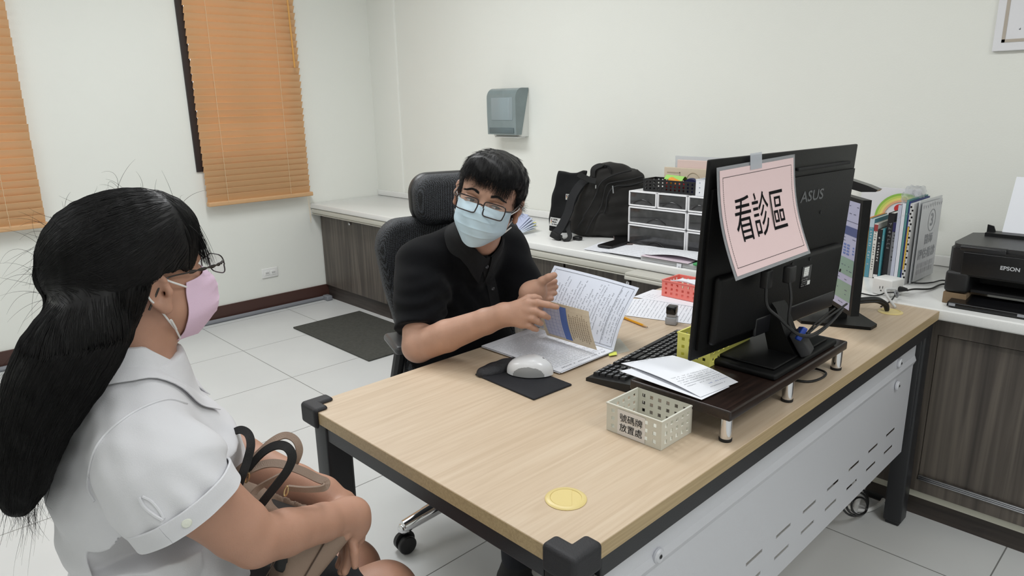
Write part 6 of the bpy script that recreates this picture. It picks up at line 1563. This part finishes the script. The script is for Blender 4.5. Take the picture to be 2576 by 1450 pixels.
MB().tube([HR+bx*.055+by*.04+A(0, 0, -.05), BC+by*.055+A(0, 0, .92), BC+by*.02+A(0, 0, .60), BC+by*.0+A(0, 0, .42)], .022, 10).build('back_spine', MT['black'], ch, smooth=True, world=True)
SCn = BC-by*.24; SCn = A(.70, 1.03, .43)
S = SDF(SCn-.36, SCn+.36, .009); X, Y, Z = S._g((slice(None),)*3)
gx = (X-SCn[0])*bx[0]+(Y-SCn[1])*bx[1]; gy = (X-SCn[0])*by[0]+(Y-SCn[1])*by[1]
qx = np.abs(gx)-.25+.08; qy = np.abs(gy)-.24+.08; d2 = np.sqrt(np.maximum(qx, 0)**2+np.maximum(qy, 0)**2)+np.minimum(np.maximum(qx, qy), 0)-.08
e1 = d2+.03; e2 = np.abs(Z-SCn[2])-.04+.03; S.V = (np.minimum(np.maximum(e1, e2), 0)+np.sqrt(np.maximum(e1, 0)**2+np.maximum(e2, 0)**2)-.03).astype(np.float32)
P, F = S.mesh(1); np_obj('seat', P, F, MT['mesh'], ch)
# armrests
for s_ in (-1, 1):
    ac = SCn+bx*s_*.29; a0 = ac+by*.02+A(0, 0, .215)
    if s_ < 0: a0 = CS(1012, 868, 2.02)+by*.02; 
    arm = MB(); R3 = Matrix(((bx[0], by[0], 0), (bx[1], by[1], 0), (0, 0, 1)))
    arm.rbox(tuple(a0-A(.034, .075, .013)), tuple(a0+A(.034, .075, .013)), .014, 4, rot=R3)
    arm.build('armrest', mat('armrest_grey', rgb(70, 70, 72), .35), ch, smooth=True, world=True)
    MB().tube([a0-A(0, 0, .016), a0*.5+ac*.5-A(0, 0, .02), SCn+bx*s_*.22-A(0, 0, .045)], .018, 10).build('arm_post', MT['black'], ch, smooth=True, world=True)
# five-star base, aimed so two feet show under the desk
base_c = A(.743, 1.041, 0)
MB().lathe([(0, .10), (.035, .10), (.035, .16), (.022, .17), (.022, .36), (0, .36)], base_c, 24).build('gas_column', MT['black'], ch, smooth=True, world=True)
tgt = [A(.434, 1.085, 0), A(.606, .770, 0)]
a0_ = math.atan2(tgt[0][1]-base_c[1], tgt[0][0]-base_c[0])
for k in range(5):
    a = a0_+2*math.pi*k/5; d = A(math.cos(a), math.sin(a), 0); Ln = .313
    if k == 0: Ln = np.linalg.norm(tgt[0]-base_c)
    e = base_c+d*Ln
    if k == 1 and False: e = tgt[1]
    MB().tube([base_c+d*.02+A(0, 0, .135), base_c+d*Ln*.5+A(0, 0, .118), e+A(0, 0, .088), e+d*.012+A(0, 0, .082)], [.030, .025, .021, .012], 14).build('base_arm', MT['chrome'], ch, smooth=True, world=True)
    MB().lathe([(.021*math.sin(t), .021*math.cos(t)) for t in np.linspace(0, math.pi, 10)], e+A(0, 0, .083), 20).build('arm_end_cap', MT['chrome'], ch, smooth=True, world=True)
    w_ = unit(np.cross(d, (0, 0, 1)))
    cs_ = MB()
    for s_ in (-1, 1): cs_.lathe([(0, -.009), (.027, -.010), (.030, -.007), (.030, .007), (.027, .010), (0, .009)], e+w_*.015*s_+A(0, 0, .0305), 24, axis=tuple(w_))
    cs_.lathe([(.0, -.006), (.034, -.004), (.034, .004), (0, .006)], e+A(0, 0, .040), 20, axis=tuple(w_)); cs_.build('caster', MT['black'], ch, smooth=True, world=True)
# ================================================================ THE SEATED WOMAN
wm = thing('person', 'woman in a white blouse and pink mask, long black hair half tied, bag on lap', 'person', (-.42, .50, 0))
yw = math.radians(14); fw_ = A(math.cos(yw), math.sin(yw), .09)
EARW = CS(401, 742, .99); RW = A(math.sin(yw), -math.cos(yw), 0); SW_ = .90
f2 = Frame(EARW-RW*.080*SW_+unit(fw_)*.012*SW_+A(0, 0, .006), fw_, A(0, 0, 1.0)-A(.02, -.03, 0))
yb = math.radians(-10); FB = A(math.cos(yb), math.sin(yb), 0); RB = A(math.sin(yb), -math.cos(yb), 0)
NB2 = CS(322, 935, 1.045); MID = NB2-A(0, 0, .035)
sR = MID+RB*.165+A(0, 0, -.035); sL = MID-RB*.165+A(0, 0, -.035)
eR = CS(640, 1362, 1.00); wR_ = CS(862, 1302, 1.17); eL = CS(500, 1110, 1.28); wL_ = CS(812, 1244, 1.215)
HIP = A(MID[0]-.01, MID[1], .53); kL = CS(880, 1437, 1.40); kR = CS(968, 1502, 1.30)
S = SDF((-.64, .08, .02), (.07, .90, 1.36), .0033)
head_sdf(S, f2, SW_)
S.chain([(f2.p(0, -.030, -.050), .050), (f2.p(0, -.035, -.10), .047), (NB2, .056)], k=.03)
S.chain([(sR, .05), (NB2, .05), (sL, .05)], k=.03)
S.chain([(MID-A(0, 0, .03), .08), (HIP, .09)], k=.04)
S.chain([(sR, .055), (sR*.5+eR*.5, .047), (eR*.85+sR*.15, .042), (eR, .036)], k=.006)
S.chain([(eR, .036), (eR*.68+wR_*.32, .0345), (eR*.25+wR_*.75, .0300), (wR_, .0275)], k=.008)
S.chain([(sL, .05), (eL, .042)], k=.006); S.chain([(eL, .042), (eL*.65+wL_*.35, .040), (eL*.2+wL_*.8, .031), (wL_, .029)], k=.008)
# right hand laid over the left
D = 1.185
S.chain([(wR_, .027), (CS(886, 1298, D), .028), (CS(893, 1318, D+.005), .026)], k=.015)
mcp = [CS(888, 1283, D+.02), CS(900, 1302, D+.012), CS(902, 1322, D+.006), CS(896, 1342, D)]
for q in mcp: S.cone(CS(878, 1303, D), q, .020, .012, .01)
finger(S, [mcp[0], CS(904, 1290, D+.05), CS(908, 1316, D+.065), CS(902, 1336, D+.06)], .0105, .0075)
finger(S, [mcp[1], CS(912, 1312, D+.038), CS(912, 1338, D+.05), CS(902, 1352, D+.045)], .0105, .0075)
finger(S, [mcp[2], CS(911, 1335, D+.024), CS(906, 1356, D+.032), CS(896, 1364, D+.03)], .0100, .0072)
finger(S, [mcp[3], CS(903, 1352, D+.012), CS(897, 1368, D+.016), CS(888, 1374, D+.016)], .0090, .0066)
finger(S, [CS(872, 1290, D+.01), CS(862, 1262, D+.03), CS(876, 1255, D+.045), CS(890, 1262, D+.05)], .0125, .0085)
# left hand below it, fingers hanging over the bag
D2 = 1.215
S.chain([(wL_, .027), (CS(842, 1272, D2), .026), (CS(858, 1300, D2), .024)], k=.015)
finger(S, [CS(850, 1310, D2-.02), CS(852, 1335, D2-.045), CS(862, 1347, D2-.055), CS(871, 1350, D2-.06)], .0110, .0078)
finger(S, [CS(868, 1318, D2), CS(884, 1352, D2-.035), CS(892, 1390, D2-.045), CS(893, 1424, D2-.045)], .0100, .0066)
finger(S, [CS(864, 1322, D2), CS(880, 1362, D2-.02), CS(880, 1405, D2-.03), CS(867, 1440, D2-.035)], .0100, .0070)
finger(S, [CS(862, 1324, D2+.01), CS(874, 1370, D2+.0), CS(872, 1410, D2-.01), CS(858, 1440, D2-.015)], .0095, .0068)
finger(S, [CS(858, 1324, D2+.018), CS(866, 1368, D2+.01), CS(862, 1400, D2+.0), CS(850, 1425, D2-.0)], .0085, .0062)
# thighs, knees
S.chain([(HIP+RB*-.07, .085), (kL, .055), (kL+A(.03, -.01, -.16), .050)], k=.03); S.chain([(HIP+RB*.07, .088), (kR, .057), (kR+A(.03, -.01, -.16), .050)], k=.03)
for kk in (kL, kR): S.chain([(kk+A(.03, -.01, -.16), .050), (kk+A(.02, -.01, -.26), .048), (A(kk[0], kk[1], .07), .032)], k=.02)
P, F = S.mesh(1); np_obj('body', P, F, MT['skin_w'], wm); bodyW = S
for kk in (kL, kR):
    S = SDF((kk[0]-.08, kk[1]-.08, -.01), (kk[0]+.24, kk[1]+.08, .14), .005); S.ell((kk[0]+.06, kk[1], .03), (.12, .042, .034), None, .02).cone((kk[0], kk[1], .04), (kk[0], kk[1], .095), .042, .040, .02).plane((0, 0, .001), (0, 0, -1)); P, F = S.mesh(1)
    np_obj('shoe', P, F, MT['blackmat'], wm)
m = MB(); nail(m, CS(893, 1424, D2-.045), CS(892, 1390, D2-.045), -AXD+AXR*.5, .0066); nail(m, CS(871, 1350, D2-.06), CS(862, 1347, D2-.055), -AXD+AXU*.5, .0078)
m.build('fingernails', mat('nail_rose', rgb(206, 152, 140), .3), wm, smooth=True, world=True)
for s_ in (-1, 1):
    ec = f2.p(s_*.033*SW_, .081*SW_, 0); MB().lathe([(.0120*math.sin(t), .0120*math.cos(t)) for t in np.linspace(.5, math.pi, 12)], ec, 20, axis=f2.Y).build('eye', MT['sclera'], wm, smooth=True, world=True)
    MB().lathe([(0, .0124)]+[(.0124*math.sin(t), .0124*math.cos(t)) for t in np.linspace(.08, .52, 6)], ec, 20, axis=f2.Y).build('iris', MT['iris'], wm, smooth=True, world=True)
face_mask(f2, wm, SW_, rgb(228, 200, 222), w=.073, top=-.012, bot=-.118, fwd=.124, tuck=.16)
glasses(f2, wm, SW_, .050, .034, .0345, -.002, .128, rgb(46, 40, 38), .0010, (.080, .002, .012), lens_alpha=.15, round_=.75, twist=True)

# skirt
S = SDF((-.68, .15, .38), (.02, .85, .80), .006)
S.ell(HIP, (.16, .17, .12), None, .04)
S.chain([(HIP+RB*-.07, .105), (kL-unit(kL-HIP)*.07, .075)], k=.04); S.chain([(HIP+RB*.085+A(0, 0, .035), .120), (kR-unit(kR-HIP)*.07, .080)], k=.04)
S.chain([(HIP, .12), ((kL+kR)/2-unit(kL-HIP)*.08, .06)], k=.05)
S.plane((kL+kR)/2-unit(kL-HIP)*.050, unit(kL-HIP))
S.warp(lambda X, Y, Z: .004*np.sin(X*60+Y*40)*np.sin(Y*50)); P, F = S.mesh(2); np_obj('skirt', P, F, mat('black_skirt', rgb(24, 25, 29), .9, bump=.4, bscale=600), wm)

# blouse
S = SDF((-.68, .06, .48), (-.05, .86, 1.16), .0035)
Mb = np.array([RB, FB, (0, 0, 1)])
S.ell(MID-A(0, 0, .15)-FB*.010, (.165, .120, .17), Mb, .04)
S.ell(MID-A(0, 0, .13)+FB*.060, (.125, .085, .10), Mb, .05)
S.ell(MID-A(0, 0, .33), (.150, .120, .17), Mb, .06)
S.ell(HIP+A(0, 0, .03), (.165, .150, .14), Mb, .05)
S.chain([(sR+A(0, 0, -.005), .060), (NB2-A(0, 0, .020), .066), (sL, .058)], k=.05)
NC2 = f2.p(0, -.030, -.084); NA2 = unit(f2.p(0, -.030, -.05)-NB2)
S.cone(NB2-A(0, 0, .03), NC2, .078, .063, .03)
dR2 = unit(eR-sR); cuf = CS(480, 1284, .93); nSl = unit(dR2-AXU*.40)
S.chain([(sR+A(0, 0, -.01)-RB*.01, .068), (sR*.55+cuf*.45, .074), (cuf-dR2*.02, .059), (cuf+dR2*.03, .055)], k=.022)
cufL = sL+(eL-sL)*.75; S.chain([(sL, .070), (sL*.5+cufL*.5, .076), (cufL+unit(eL-sL)*.03, .066)], k=.02)
S.plane(cuf, nSl, cuf-.10, cuf+.12, k=.002); S.plane(cufL, unit(eL-sL), cufL-.09, cufL+.12, k=.002)
S.cone(cuf-nSl*.030, cuf+nSl*.05, .0530, .0530, .003, 'sub'); S.cone(cufL-unit(eL-sL)*.03, cufL+unit(eL-sL)*.05, .058, .058, .003, 'sub')
S.plane(NC2-NA2*.014, NA2, NC2-.09, NC2+.11, k=.002); S.cone(NC2-NA2*.035, NC2+NA2*.15, .0565, .0565, .004, 'sub')
def foldw(X, Y, Z):
    ax = X-sR[0]; ay = Y-sR[1]; az = Z-sR[2]
    t = (ax*dR2[0]+ay*dR2[1]+az*dR2[2]); side = np.exp(-((ay+.01)**2)/.02)
    # creases that gather at the armhole and run down the sleeve
    r_ = .0042*np.sin((az+ax*.5)*95+6*np.sin(ax*18))*np.exp(-((t-.09)/.07)**2)*side
    b_ = .0045*np.sin(Z*70-X*38)*np.exp(-((Z-(MID[2]-.20))/.10)**2)*(X < sR[0]+.05)
    c_ = .005*np.sin(Z*52+X*45+Y*10)*np.exp(-((Z-(MID[2]-.36))/.09)**2)
    return r_+b_+c_+.0014*np.sin(X*130+Z*90)*np.sin(Y*70)
S.warp(foldw); P, F = S.mesh(2); bl = np_obj('blouse', P, F, MT['cloth_w'], wm); blS = S
def snap2(p, off, it=4):
    for _ in range(it):
        v = float(blS.val(p[None])[0]); g_ = blS.grad(p[None])[0]; p = p-g_*(v-off)
    return p
def march2(px_, py_, d0=.70, off=.0016):
    p = CS(px_, py_, d0); r_ = unit(ray(px_, py_))
    for _ in range(120):
        v = float(blS.val(p[None])[0]); p = p+r_*max(min(v, .04), -.01)*.8
        if abs(v) < .0003: break
    return p-r_*off
# collar
cx2 = -f2.X if f2.X@A(0, -1, 0) < 0 else f2.X; cf2 = unit(FB-NA2*(FB@NA2)); cx2 = np.cross(cf2, NA2)
def col2(u, v):
    a = (u-.5)*2*math.pi*.90; e = abs(u-.5)*2; d = -cf2*math.cos(a)+cx2*math.sin(a)
    drop = .046+.004*e+.040*max(0, e-.62)/.38; r = .0600+.006*min(1, v*3)+.010*max(0, e-.6)
    p = NC2+NA2*(.012-.055*max(0, e-.60)/.4)+d*r
    if v <= .2: return p+d*.002*v/.2
    t = (v-.2)/.8; p = p-NA2*drop*t+d*(.024*t)+cf2*.020*t*max(0, e-.6)
    q = snap2(p.copy(), .0045+.002*(1-t)); w_ = min(1, max(0, (t-.30)/.5)); w_ = w_*w_*(3-2*w_); return p*(1-w_)+q*w_
m = MB(); m.grid(col2, 72, 12, 0, .0016); m.build('collar', MT['cloth_w'], bl, smooth=True, world=True)
# seams and cuff
def seam(path, name, r=.0016, off=.0004, n=6, mt=None):
    pts = [march2(q[0], q[1], off=off) for q in catmull([A(*p, 0) for p in path], n)]
    MB().tube(pts, r, 6).build(name, mt or MT['cloth_w'], bl, smooth=True, world=True)
seam([(470, 1015), (420, 1005), (350, 1030), (285, 1075), (243, 1125), (226, 1180), (222, 1230), (238, 1262)], 'armhole_seam', .0022)
seam([(350, 1252), (362, 1275), (385, 1295), (410, 1310)], 'sleeve_placket', .0022, .0006)
seam([(358, 1250), (380, 1262), (400, 1285), (412, 1306)], 'sleeve_placket', .0018, .0004)
e1 = unit(np.cross(nSl, (0, 0, 1))); e2 = np.cross(e1, nSl); crad = {}
def rad_at(a, h):
    k_ = (round(a, 4), round(h, 4))
    if k_ not in crad:
        d = e1*math.cos(a)+e2*math.sin(a); r = .125
        for _ in range(60):
            v = float(blS.val((cuf+nSl*h+d*r)[None])[0])
            if v < .0006: break
            r -= max(v*.7, .0006)
            if r < .05: break
        crad[k_] = min(max(r, .054), .070)
    return crad[k_]
def cuff(u, v):
    a = (u % 1.0)*2*math.pi; d = e1*math.cos(a)+e2*math.sin(a); h = -.026+.027*v
    rr_ = [rad_at(((u+du) % 1.0)*2*math.pi, min(h, -.006)) for du in (-.03125, 0, .03125)]
    return cuf+nSl*h+d*(sum(rr_)/3+.0030)
m = MB(); m.grid(cuff, 64, 4, 0, .0030); cfo = m.build('cuff', MT['cloth_w'], bl, smooth=True, world=True)
for v_ in (.0, .98):
    MB().tube([Vector(cuff(k/64, v_))+Vector(e1*math.cos(k/32*math.pi)+e2*math.sin(k/32*math.pi))*.0006 for k in range(65)], .0011, 5, cap=False).build('stitched_edge', MT['cloth_w'], cfo, smooth=True, world=True)
bq = CS(438, 1322, .80); 
dd_ = unit(bq-cuf-nSl*((bq-cuf)@nSl)); ab_ = math.atan2(dd_@e2, dd_@e1) % (2*math.pi); bq = np.array(cuff(ab_/(2*math.pi), .5))+dd_*.0006
MB().lathe([(0, 0), (.006, 0), (.0066, .0014), (.005, .0034), (0, .0042)], bq, 20, axis=tuple(dd_)).build('pearl_button', mat('pearl', rgb(224, 226, 214), .12, coat=.6), cfo, smooth=True, world=True)

# ---------------- hair
MT['hairw'] = mat('long_black_hair', rgb(14, 13, 14), .52, spec=.28)
HC2 = f2.o; S = SDF((-.72, .22, .70), (-.12, .74, 1.36), .0035)
c_ = SW_
S.ell(f2.p(0, -.020*c_, .040*c_), (.097*c_, .110*c_, .108*c_), f2.M, .02)
S.ell(f2.p(0, .030*c_, .076*c_), (.088*c_, .084*c_, .068*c_), f2.M, .03)
S.ell(f2.p(0, -.045*c_, .030*c_), (.084*c_, .066*c_, .090*c_), f2.M, .03)
X, Y, Z = S._g((slice(None),)*3); q = [X-HC2[0], Y-HC2[1], Z-HC2[2]]
lx, ly, lz = [(q[0]*a_[0]+q[1]*a_[1]+q[2]*a_[2])/c_ for a_ in (f2.X, f2.Y, f2.Z)]
zl = np.interp(ly.ravel(), [-.16, -.075, -.050, -.028, -.004, .03, .055, .075, .10, .14], [-.10, -.10, -.045, .016, .025, .020, .010, .004, .010, .03]).reshape(ly.shape)
zl = zl+.004*np.sin(ly*400)*(ly > .04)+np.where(np.abs(lx) < .045, .030*(ly > .055), 0)
S.V = np.maximum(S.V, ((zl-lz)*.8).astype(np.float32))
tail = [(240, 765, .98, .044), (212, 840, .965, .056), (165, 910, .955, .060), (125, 985, .95, .053), (92, 1060, .945, .043), (66, 1140, .94, .035), (54, 1210, .94, .029), (46, 1268, .94, .018)]
def tl(i, dd): x_, y_, d_, r_ = tail[i]; return CS(x_, y_, d_+dd)
for dd in (-.035, .005, .045, .085, .12):
    S.chain([(tl(i, dd), tail[i][3]*(.80 if dd else 1)) for i in range(len(tail))], k=.03)
S.chain([(f2.p(-.050, -.068, .030), .022), (f2.p(-.030, -.088, .034), .024), (f2.p(.005, -.092, .032), .022)], k=.008)
hn = (.0007*np.sin(ly*230+lx*90)*np.sin(lz*60)+.0004*np.sin(lx*300+lz*80)).astype(np.float32); S.V += hn
P, F = S.mesh(1); hw = np_obj('hair', P, F, MT['hairw'], wm); hS = S
rng = np.random.default_rng(8); L = []; KN = f2.p(-.040*c_, -.098*c_, .030*c_)
sel = rng.choice(len(P), 15000, replace=False); CR = f2.p(0, -.01, .135)
T0 = np.array([tl(i, .03) for i in range(len(tail))])
P0 = P[sel]; loc = (P0-HC2)@f2.M.T/c_
isT = P0@A(0, 0, 1) < f2.p(0, 0, -.040)[2]
# trace all strands together over the hair surface
alive = np.ones((len(sel), 1)); pts = [P0+hS.grad(P0)*.0010]; cur = pts[0].copy(); nst = 18
lenf = rng.uniform(.6, 1.2, (len(sel), 1)); jit = rng.normal(size=(len(sel), 3))*.055; lift = rng.uniform(0, .0014, (len(sel), 1))
for it in range(nst):
    lc = (cur-HC2)@f2.M.T/c_
    d = np.zeros_like(cur)
    tailz = cur[:, 2] < f2.p(0, 0, -.045)[2]
    j = np.argmin(np.linalg.norm(cur[:, None, :]-T0[None], axis=2), axis=1); nx = np.minimum(j+1, len(T0)-1); td = T0[nx]-T0[np.maximum(nx-1, 0)]; td /= np.linalg.norm(td, axis=1, keepdims=True)
    bang = (lc[:, 1] > .050) & (~tailz)
    toK = KN-cur; toK /= np.maximum(np.linalg.norm(toK, axis=1, keepdims=True), 1e-6)
    d = toK*.9-f2.Z*.12; d[bang] = (f2.Y*.25-f2.Z*1.0)+np.outer(np.sign(lc[bang, 0]), f2.X)*.12
    nearK = (np.linalg.norm(cur-KN, axis=1) < .040) | ((lc[:, 2] < .02) & (lc[:, 1] < -.03)); d[nearK] = -f2.Z*1.0-f2.Y*.3; d[tailz] = td[tailz]
    d = d+jit*.8; n_ = hS.grad(cur); d = d-n_*(d*n_).sum(1, keepdims=True)*.9; d /= np.maximum(np.linalg.norm(d, axis=1, keepdims=True), 1e-6)
    endm = ((j >= len(T0)-2) & tailz)[:, None]; cur = cur+d*.0085*lenf*np.where(endm, .25, 1)*alive; v = hS.val(cur)[:, None]; alive = alive*(np.abs(v) < .0032)*((lc[:, 2:3] > .014) | (lc[:, 1:2] < .045)); cur = cur-hS.grad(cur)*(np.clip(v-(.0008+lift*(it/nst)), -.004, .004)); pts.append(cur.copy())
A3 = np.stack(pts, 1)
strands('hair_strands', list(A3), .00034, MT['hairw'], hw)
# fringe and face-framing wisps
L = []
for k in range(520):
    x = rng.uniform(-.070, .070); y0 = .088-.45*max(0, abs(x)-.035); p = f2.p(x*c_, (y0+.010*rng.random())*c_, (.075+.02*rng.random())*c_); ln = rng.uniform(.050, .082)-.2*max(0, abs(x)-.045)
    d = f2.Y*(.42-.2*abs(x)/.07)-f2.Z*.85+f2.X*(np.sign(x)*.10+.12*rng.normal()); q = []
    for i in range(9): q.append(p.copy()); p = p+unit(d-f2.Y*.030*i-f2.Z*.14*i)*ln/8
    L.append(q)
for k in range(14):
    p = f2.p(-.078*c_, rng.uniform(.015, .055)*c_, rng.uniform(.0, .03)*c_); ln = rng.uniform(.02, .045); d = -f2.Z+f2.Y*rng.uniform(-.2, .15)-f2.X*.1; q = []; cb = rng.uniform(-.05, .05)
    for i in range(8): q.append(p.copy()); p = p+unit(d-f2.Y*cb*i)*ln/7
    L.append(q)
strands('fringe', L, .00036, MT['hairw'], hw)
# flyaways and loose ends
L = []
for k in range(90):
    a = rng.uniform(-1.9, 1.9); n0 = unit(f2.Z*abs(math.cos(a))+f2.Y*math.sin(a)*.9+f2.X*rng.normal()*.45)
    p = f2.p(0, -.02, .035)+n0*.090; v = float(hS.val(p[None])[0]); p = p-n0*v; d = unit(n0*.5+rng.normal(size=3)*.8); ln = rng.uniform(.02, .055); q = []
    cv = rng.normal(size=3)*.25-n0*.2
    for i in range(10): q.append(p.copy()); p = p+unit(d+cv*i*.35)*ln/9
    L.append(q)
for k in range(260):
    i0 = rng.integers(1, 6); t = rng.random(); b = T0[i0]*(1-t)+T0[i0+1]*t; rr_ = tail[i0][3]*1.0; o_ = rng.normal(size=3); o_ = unit(o_-AXD*(o_@AXD)*.3)*rr_*rng.uniform(.7, 1.1); p = b+o_; td = unit(T0[i0+1]-T0[i0]); q = []; ln = rng.uniform(.05, .14); cv = rng.normal(size=3)*.12
    for i in range(12): q.append(p.copy()); p = p+unit(td+o_/rr_*.10+cv*math.sin(i*.7))*ln/11
    L.append(q)
for k in range(150):
    b = CS(rng.normal(48, 18), rng.uniform(1190, 1255), .94+rng.uniform(-.03, .12)); q = []; ln = rng.uniform(.03, .075); cv = rng.normal(size=3)*.35; p = b; d = -A(0, 0, 1)+AXR*rng.normal()*.25
    for i in range(10): q.append(p.copy()); p = p+unit(d+cv*math.sin(i*.9)*.9)*ln/9
    L.append(q)
for k in range(40):
    p = CS(rng.uniform(110, 150), rng.uniform(560, 760), 1.0+rng.uniform(-.05, .05)); d = unit(-AXR*rng.uniform(.4, 1)+AXU*rng.normal()*.6); cv = -AXU*rng.uniform(.1, .4)+rng.normal(size=3)*.2; ln = rng.uniform(.03, .09); q = []
    for i in range(14): q.append(p.copy()); p = p+unit(d+cv*i*.22)*ln/13
    L.append(q)
strands('loose_hairs', L, .00026, MT['hairw'], hw)
# twisted lock at the tie
m = MB()
for k in range(26):
    a = k/26*2*math.pi; pth = []
    for t in np.linspace(0, 1, 14):
        c0 = f2.p((-.084+.052*t)*c_, (-.028-.068*t)*c_, (.020+.016*t-.006*math.sin(t*3))*c_); an = a+t*5; pth.append(c0+(f2.Z*math.cos(an)+f2.X*-math.sin(an))*(.0095+.0065*t))
    m.tube(pth, .0018, 5)
m.build('twisted_lock', MT['hairw'], hw, smooth=True, world=True)

# stool under her
t = thing('stool', 'round black padded stool under the seated woman', 'stool', (-.45, .50, 0))
MB().lathe([(0, .36), (.17, .36), (.18, .375), (.18, .395), (.165, .405), (0, .405)], (HIP[0], HIP[1], 0), 40).build('seat', MT['black'], t, smooth=True, world=True)
MB().lathe([(0, .03), (.03, .03), (.03, .36), (0, .36)], (HIP[0], HIP[1], 0), 20).build('column', MT['chrome'], t, smooth=True, world=True)
MB().lathe([(0, 0), (.22, 0), (.22, .012), (.05, .035), (0, .035)], (HIP[0], HIP[1], 0), 40).build('base', MT['chrome'], t, smooth=True, world=True)

# ================================================================ HANDBAG
MT['taupe'] = mat('taupe_leather', rgb(142, 120, 104), .5, bump=.3, bscale=500); MT['lin'] = mat('black_lining', rgb(20, 19, 20), .6)
hb = thing('handbag', 'taupe leather handbag with gold rings held on the woman\'s lap', 'bag', CS(760, 1380, 1.16))
b0, b1 = CS(604, 1240, 1.045), CS(884, 1372, 1.155); ux = unit(b1-b0); uz = unit(A(0, 0, 1)*1.0-ux*ux[2]+AXU*.15); uy = np.cross(uz, ux); uy = uy if uy@AXD > 0 else -uy
Lb = np.linalg.norm(b1-b0); S = SDF(b0-.30, b1+.22, .004)
pl = [(0, 0), (Lb, 0), (Lb-.01, -.10), (Lb-.03, -.17), (.17, -.17), (.12, -.06), (.03, -.02)]
poly_sdf(S, b0+uy*.038, ux, uz, uy, pl, .038, .018)
poly_sdf(S, b0+uy*.038, ux, uz, uy, [(.010, .03), (Lb-.010, .03), (Lb-.02, -.12), (.16, -.12), (.10, -.03)], .031, .010, k=.003, mode='sub')
P, F = S.mesh(2); np_obj('bag_body', P, F, MT['taupe'], hb)
S = SDF(b0-.30, b1+.22, .004); poly_sdf(S, b0+uy*.038, ux, uz, uy, [(.014, -.014), (Lb-.014, -.014), (Lb-.03, -.10), (.13, -.10), (.09, -.04)], .033, .006); P, F = S.mesh(1); np_obj('dark_lining', P, F, MT['lin'], hb)
def bandw(path, d, w, name, mt, par, th=.003, wd_=None):
    pts = catmull([CS(q[0], q[1], (d[i] if isinstance(d, (list, tuple)) else d)) for i, q in enumerate(path)], 8)
    o = MB().strap(pts, w, th, wd_ or tuple(AXD*.35+AXR*.9+AXU*.2)).build(name, mt, par, world=True)
    return o
def loopband(path, d, w, name, mt, par, th=.003):
    pts = catmull([CS(q[0], q[1], (d[i] if isinstance(d, (list, tuple)) else d)) for i, q in enumerate(path)], 8); wdv = []
    for i in range(len(pts)):
        tg = unit(pts[min(i+1, len(pts)-1)]-pts[max(i-1, 0)]); wdv.append(tuple(unit(np.cross(tg, AXD))*.75+AXD*.66))
    return MB().strap(pts, w, th, wdv).build(name, mt, par, world=True)
h1 = loopband([(578, 1205), (600, 1183), (640, 1150), (682, 1112), (716, 1096), (742, 1106), (753, 1132), (745, 1160), (728, 1185)], [1.09, 1.09, 1.10, 1.11, 1.12, 1.12, 1.12, 1.12, 1.13], .0115, 'handle', MT['taupe'], hb)
h2 = loopband([(618, 1196), (632, 1182), (668, 1168), (706, 1168), (756, 1184), (798, 1204), (820, 1214), (812, 1228), (772, 1232), (724, 1228)], [1.08, 1.08, 1.09, 1.10, 1.11, 1.12, 1.12, 1.10, 1.08, 1.07], .013, 'handle', MT['taupe'], hb)
loopband([(720, 1190), (690, 1205), (655, 1225), (636, 1245), (626, 1262)], [1.10, 1.09, 1.08, 1.07, 1.06], .009, 'handle', MT['taupe'], hb)
for (x_, y_, d_) in ((622, 1202, 1.075), (720, 1236, 1.068)):
    c = CS(x_, y_, d_); MB().tube([c+(AXR*.35*math.cos(a)+AXU*math.sin(a)+AXR*.25*math.sin(a))*.0075 for a in np.linspace(0, 2*math.pi, 21)], .0014, 6, cap=False).build('ring', MT['gold'], hb, smooth=True, world=True)
sm = MB(); sm.tube([b0+ux*(Lb*.78)-uz*(.004+.16*k/8)-uy*.0022 for k in range(9)], .0012, 5).tube([b0+ux*(Lb*.50+.0*k)-uz*(.05+.10*k/8)-uy*.0022 for k in range(9)], .0010, 5); sm.build('seam', mat('dark_seam', rgb(84, 68, 58), .7), hb, smooth=True, world=True)
# black-strapped tote lying with it
tb_ = thing('tote_bag', 'black cloth tote with looped straps, tucked against the taupe handbag', 'bag', CS(650, 1260, 1.10))
loopband([(558, 1168), (564, 1130), (580, 1096), (603, 1082), (624, 1092), (631, 1120), (622, 1160), (610, 1195), (600, 1222)], [1.09, 1.09, 1.10, 1.10, 1.09, 1.08, 1.07, 1.06, 1.06], .0125, 'strap', MT['web'], tb_)
loopband([(612, 1200), (634, 1168), (665, 1136), (696, 1121), (722, 1126), (735, 1150), (724, 1182), (700, 1215), (676, 1245), (652, 1276)], [1.08, 1.08, 1.07, 1.06, 1.05, 1.05, 1.05, 1.05, 1.05, 1.05], .0135, 'strap', MT['web'], tb_)
S = SDF(b0-.2, b1+.2, .004); poly_sdf(S, b0+uy*.038, ux, uz, uy, [(.03, -.016), (Lb*.60, -.020), (Lb*.56, -.05), (.10, -.035)], .024, .016); S.warp(lambda X, Y, Z: .003*np.sin(X*90+Y*70)); P, F = S.mesh(1)
np_obj('bag_body', P, F, MT['lin'], tb_)
bpy.context.view_layer.update()
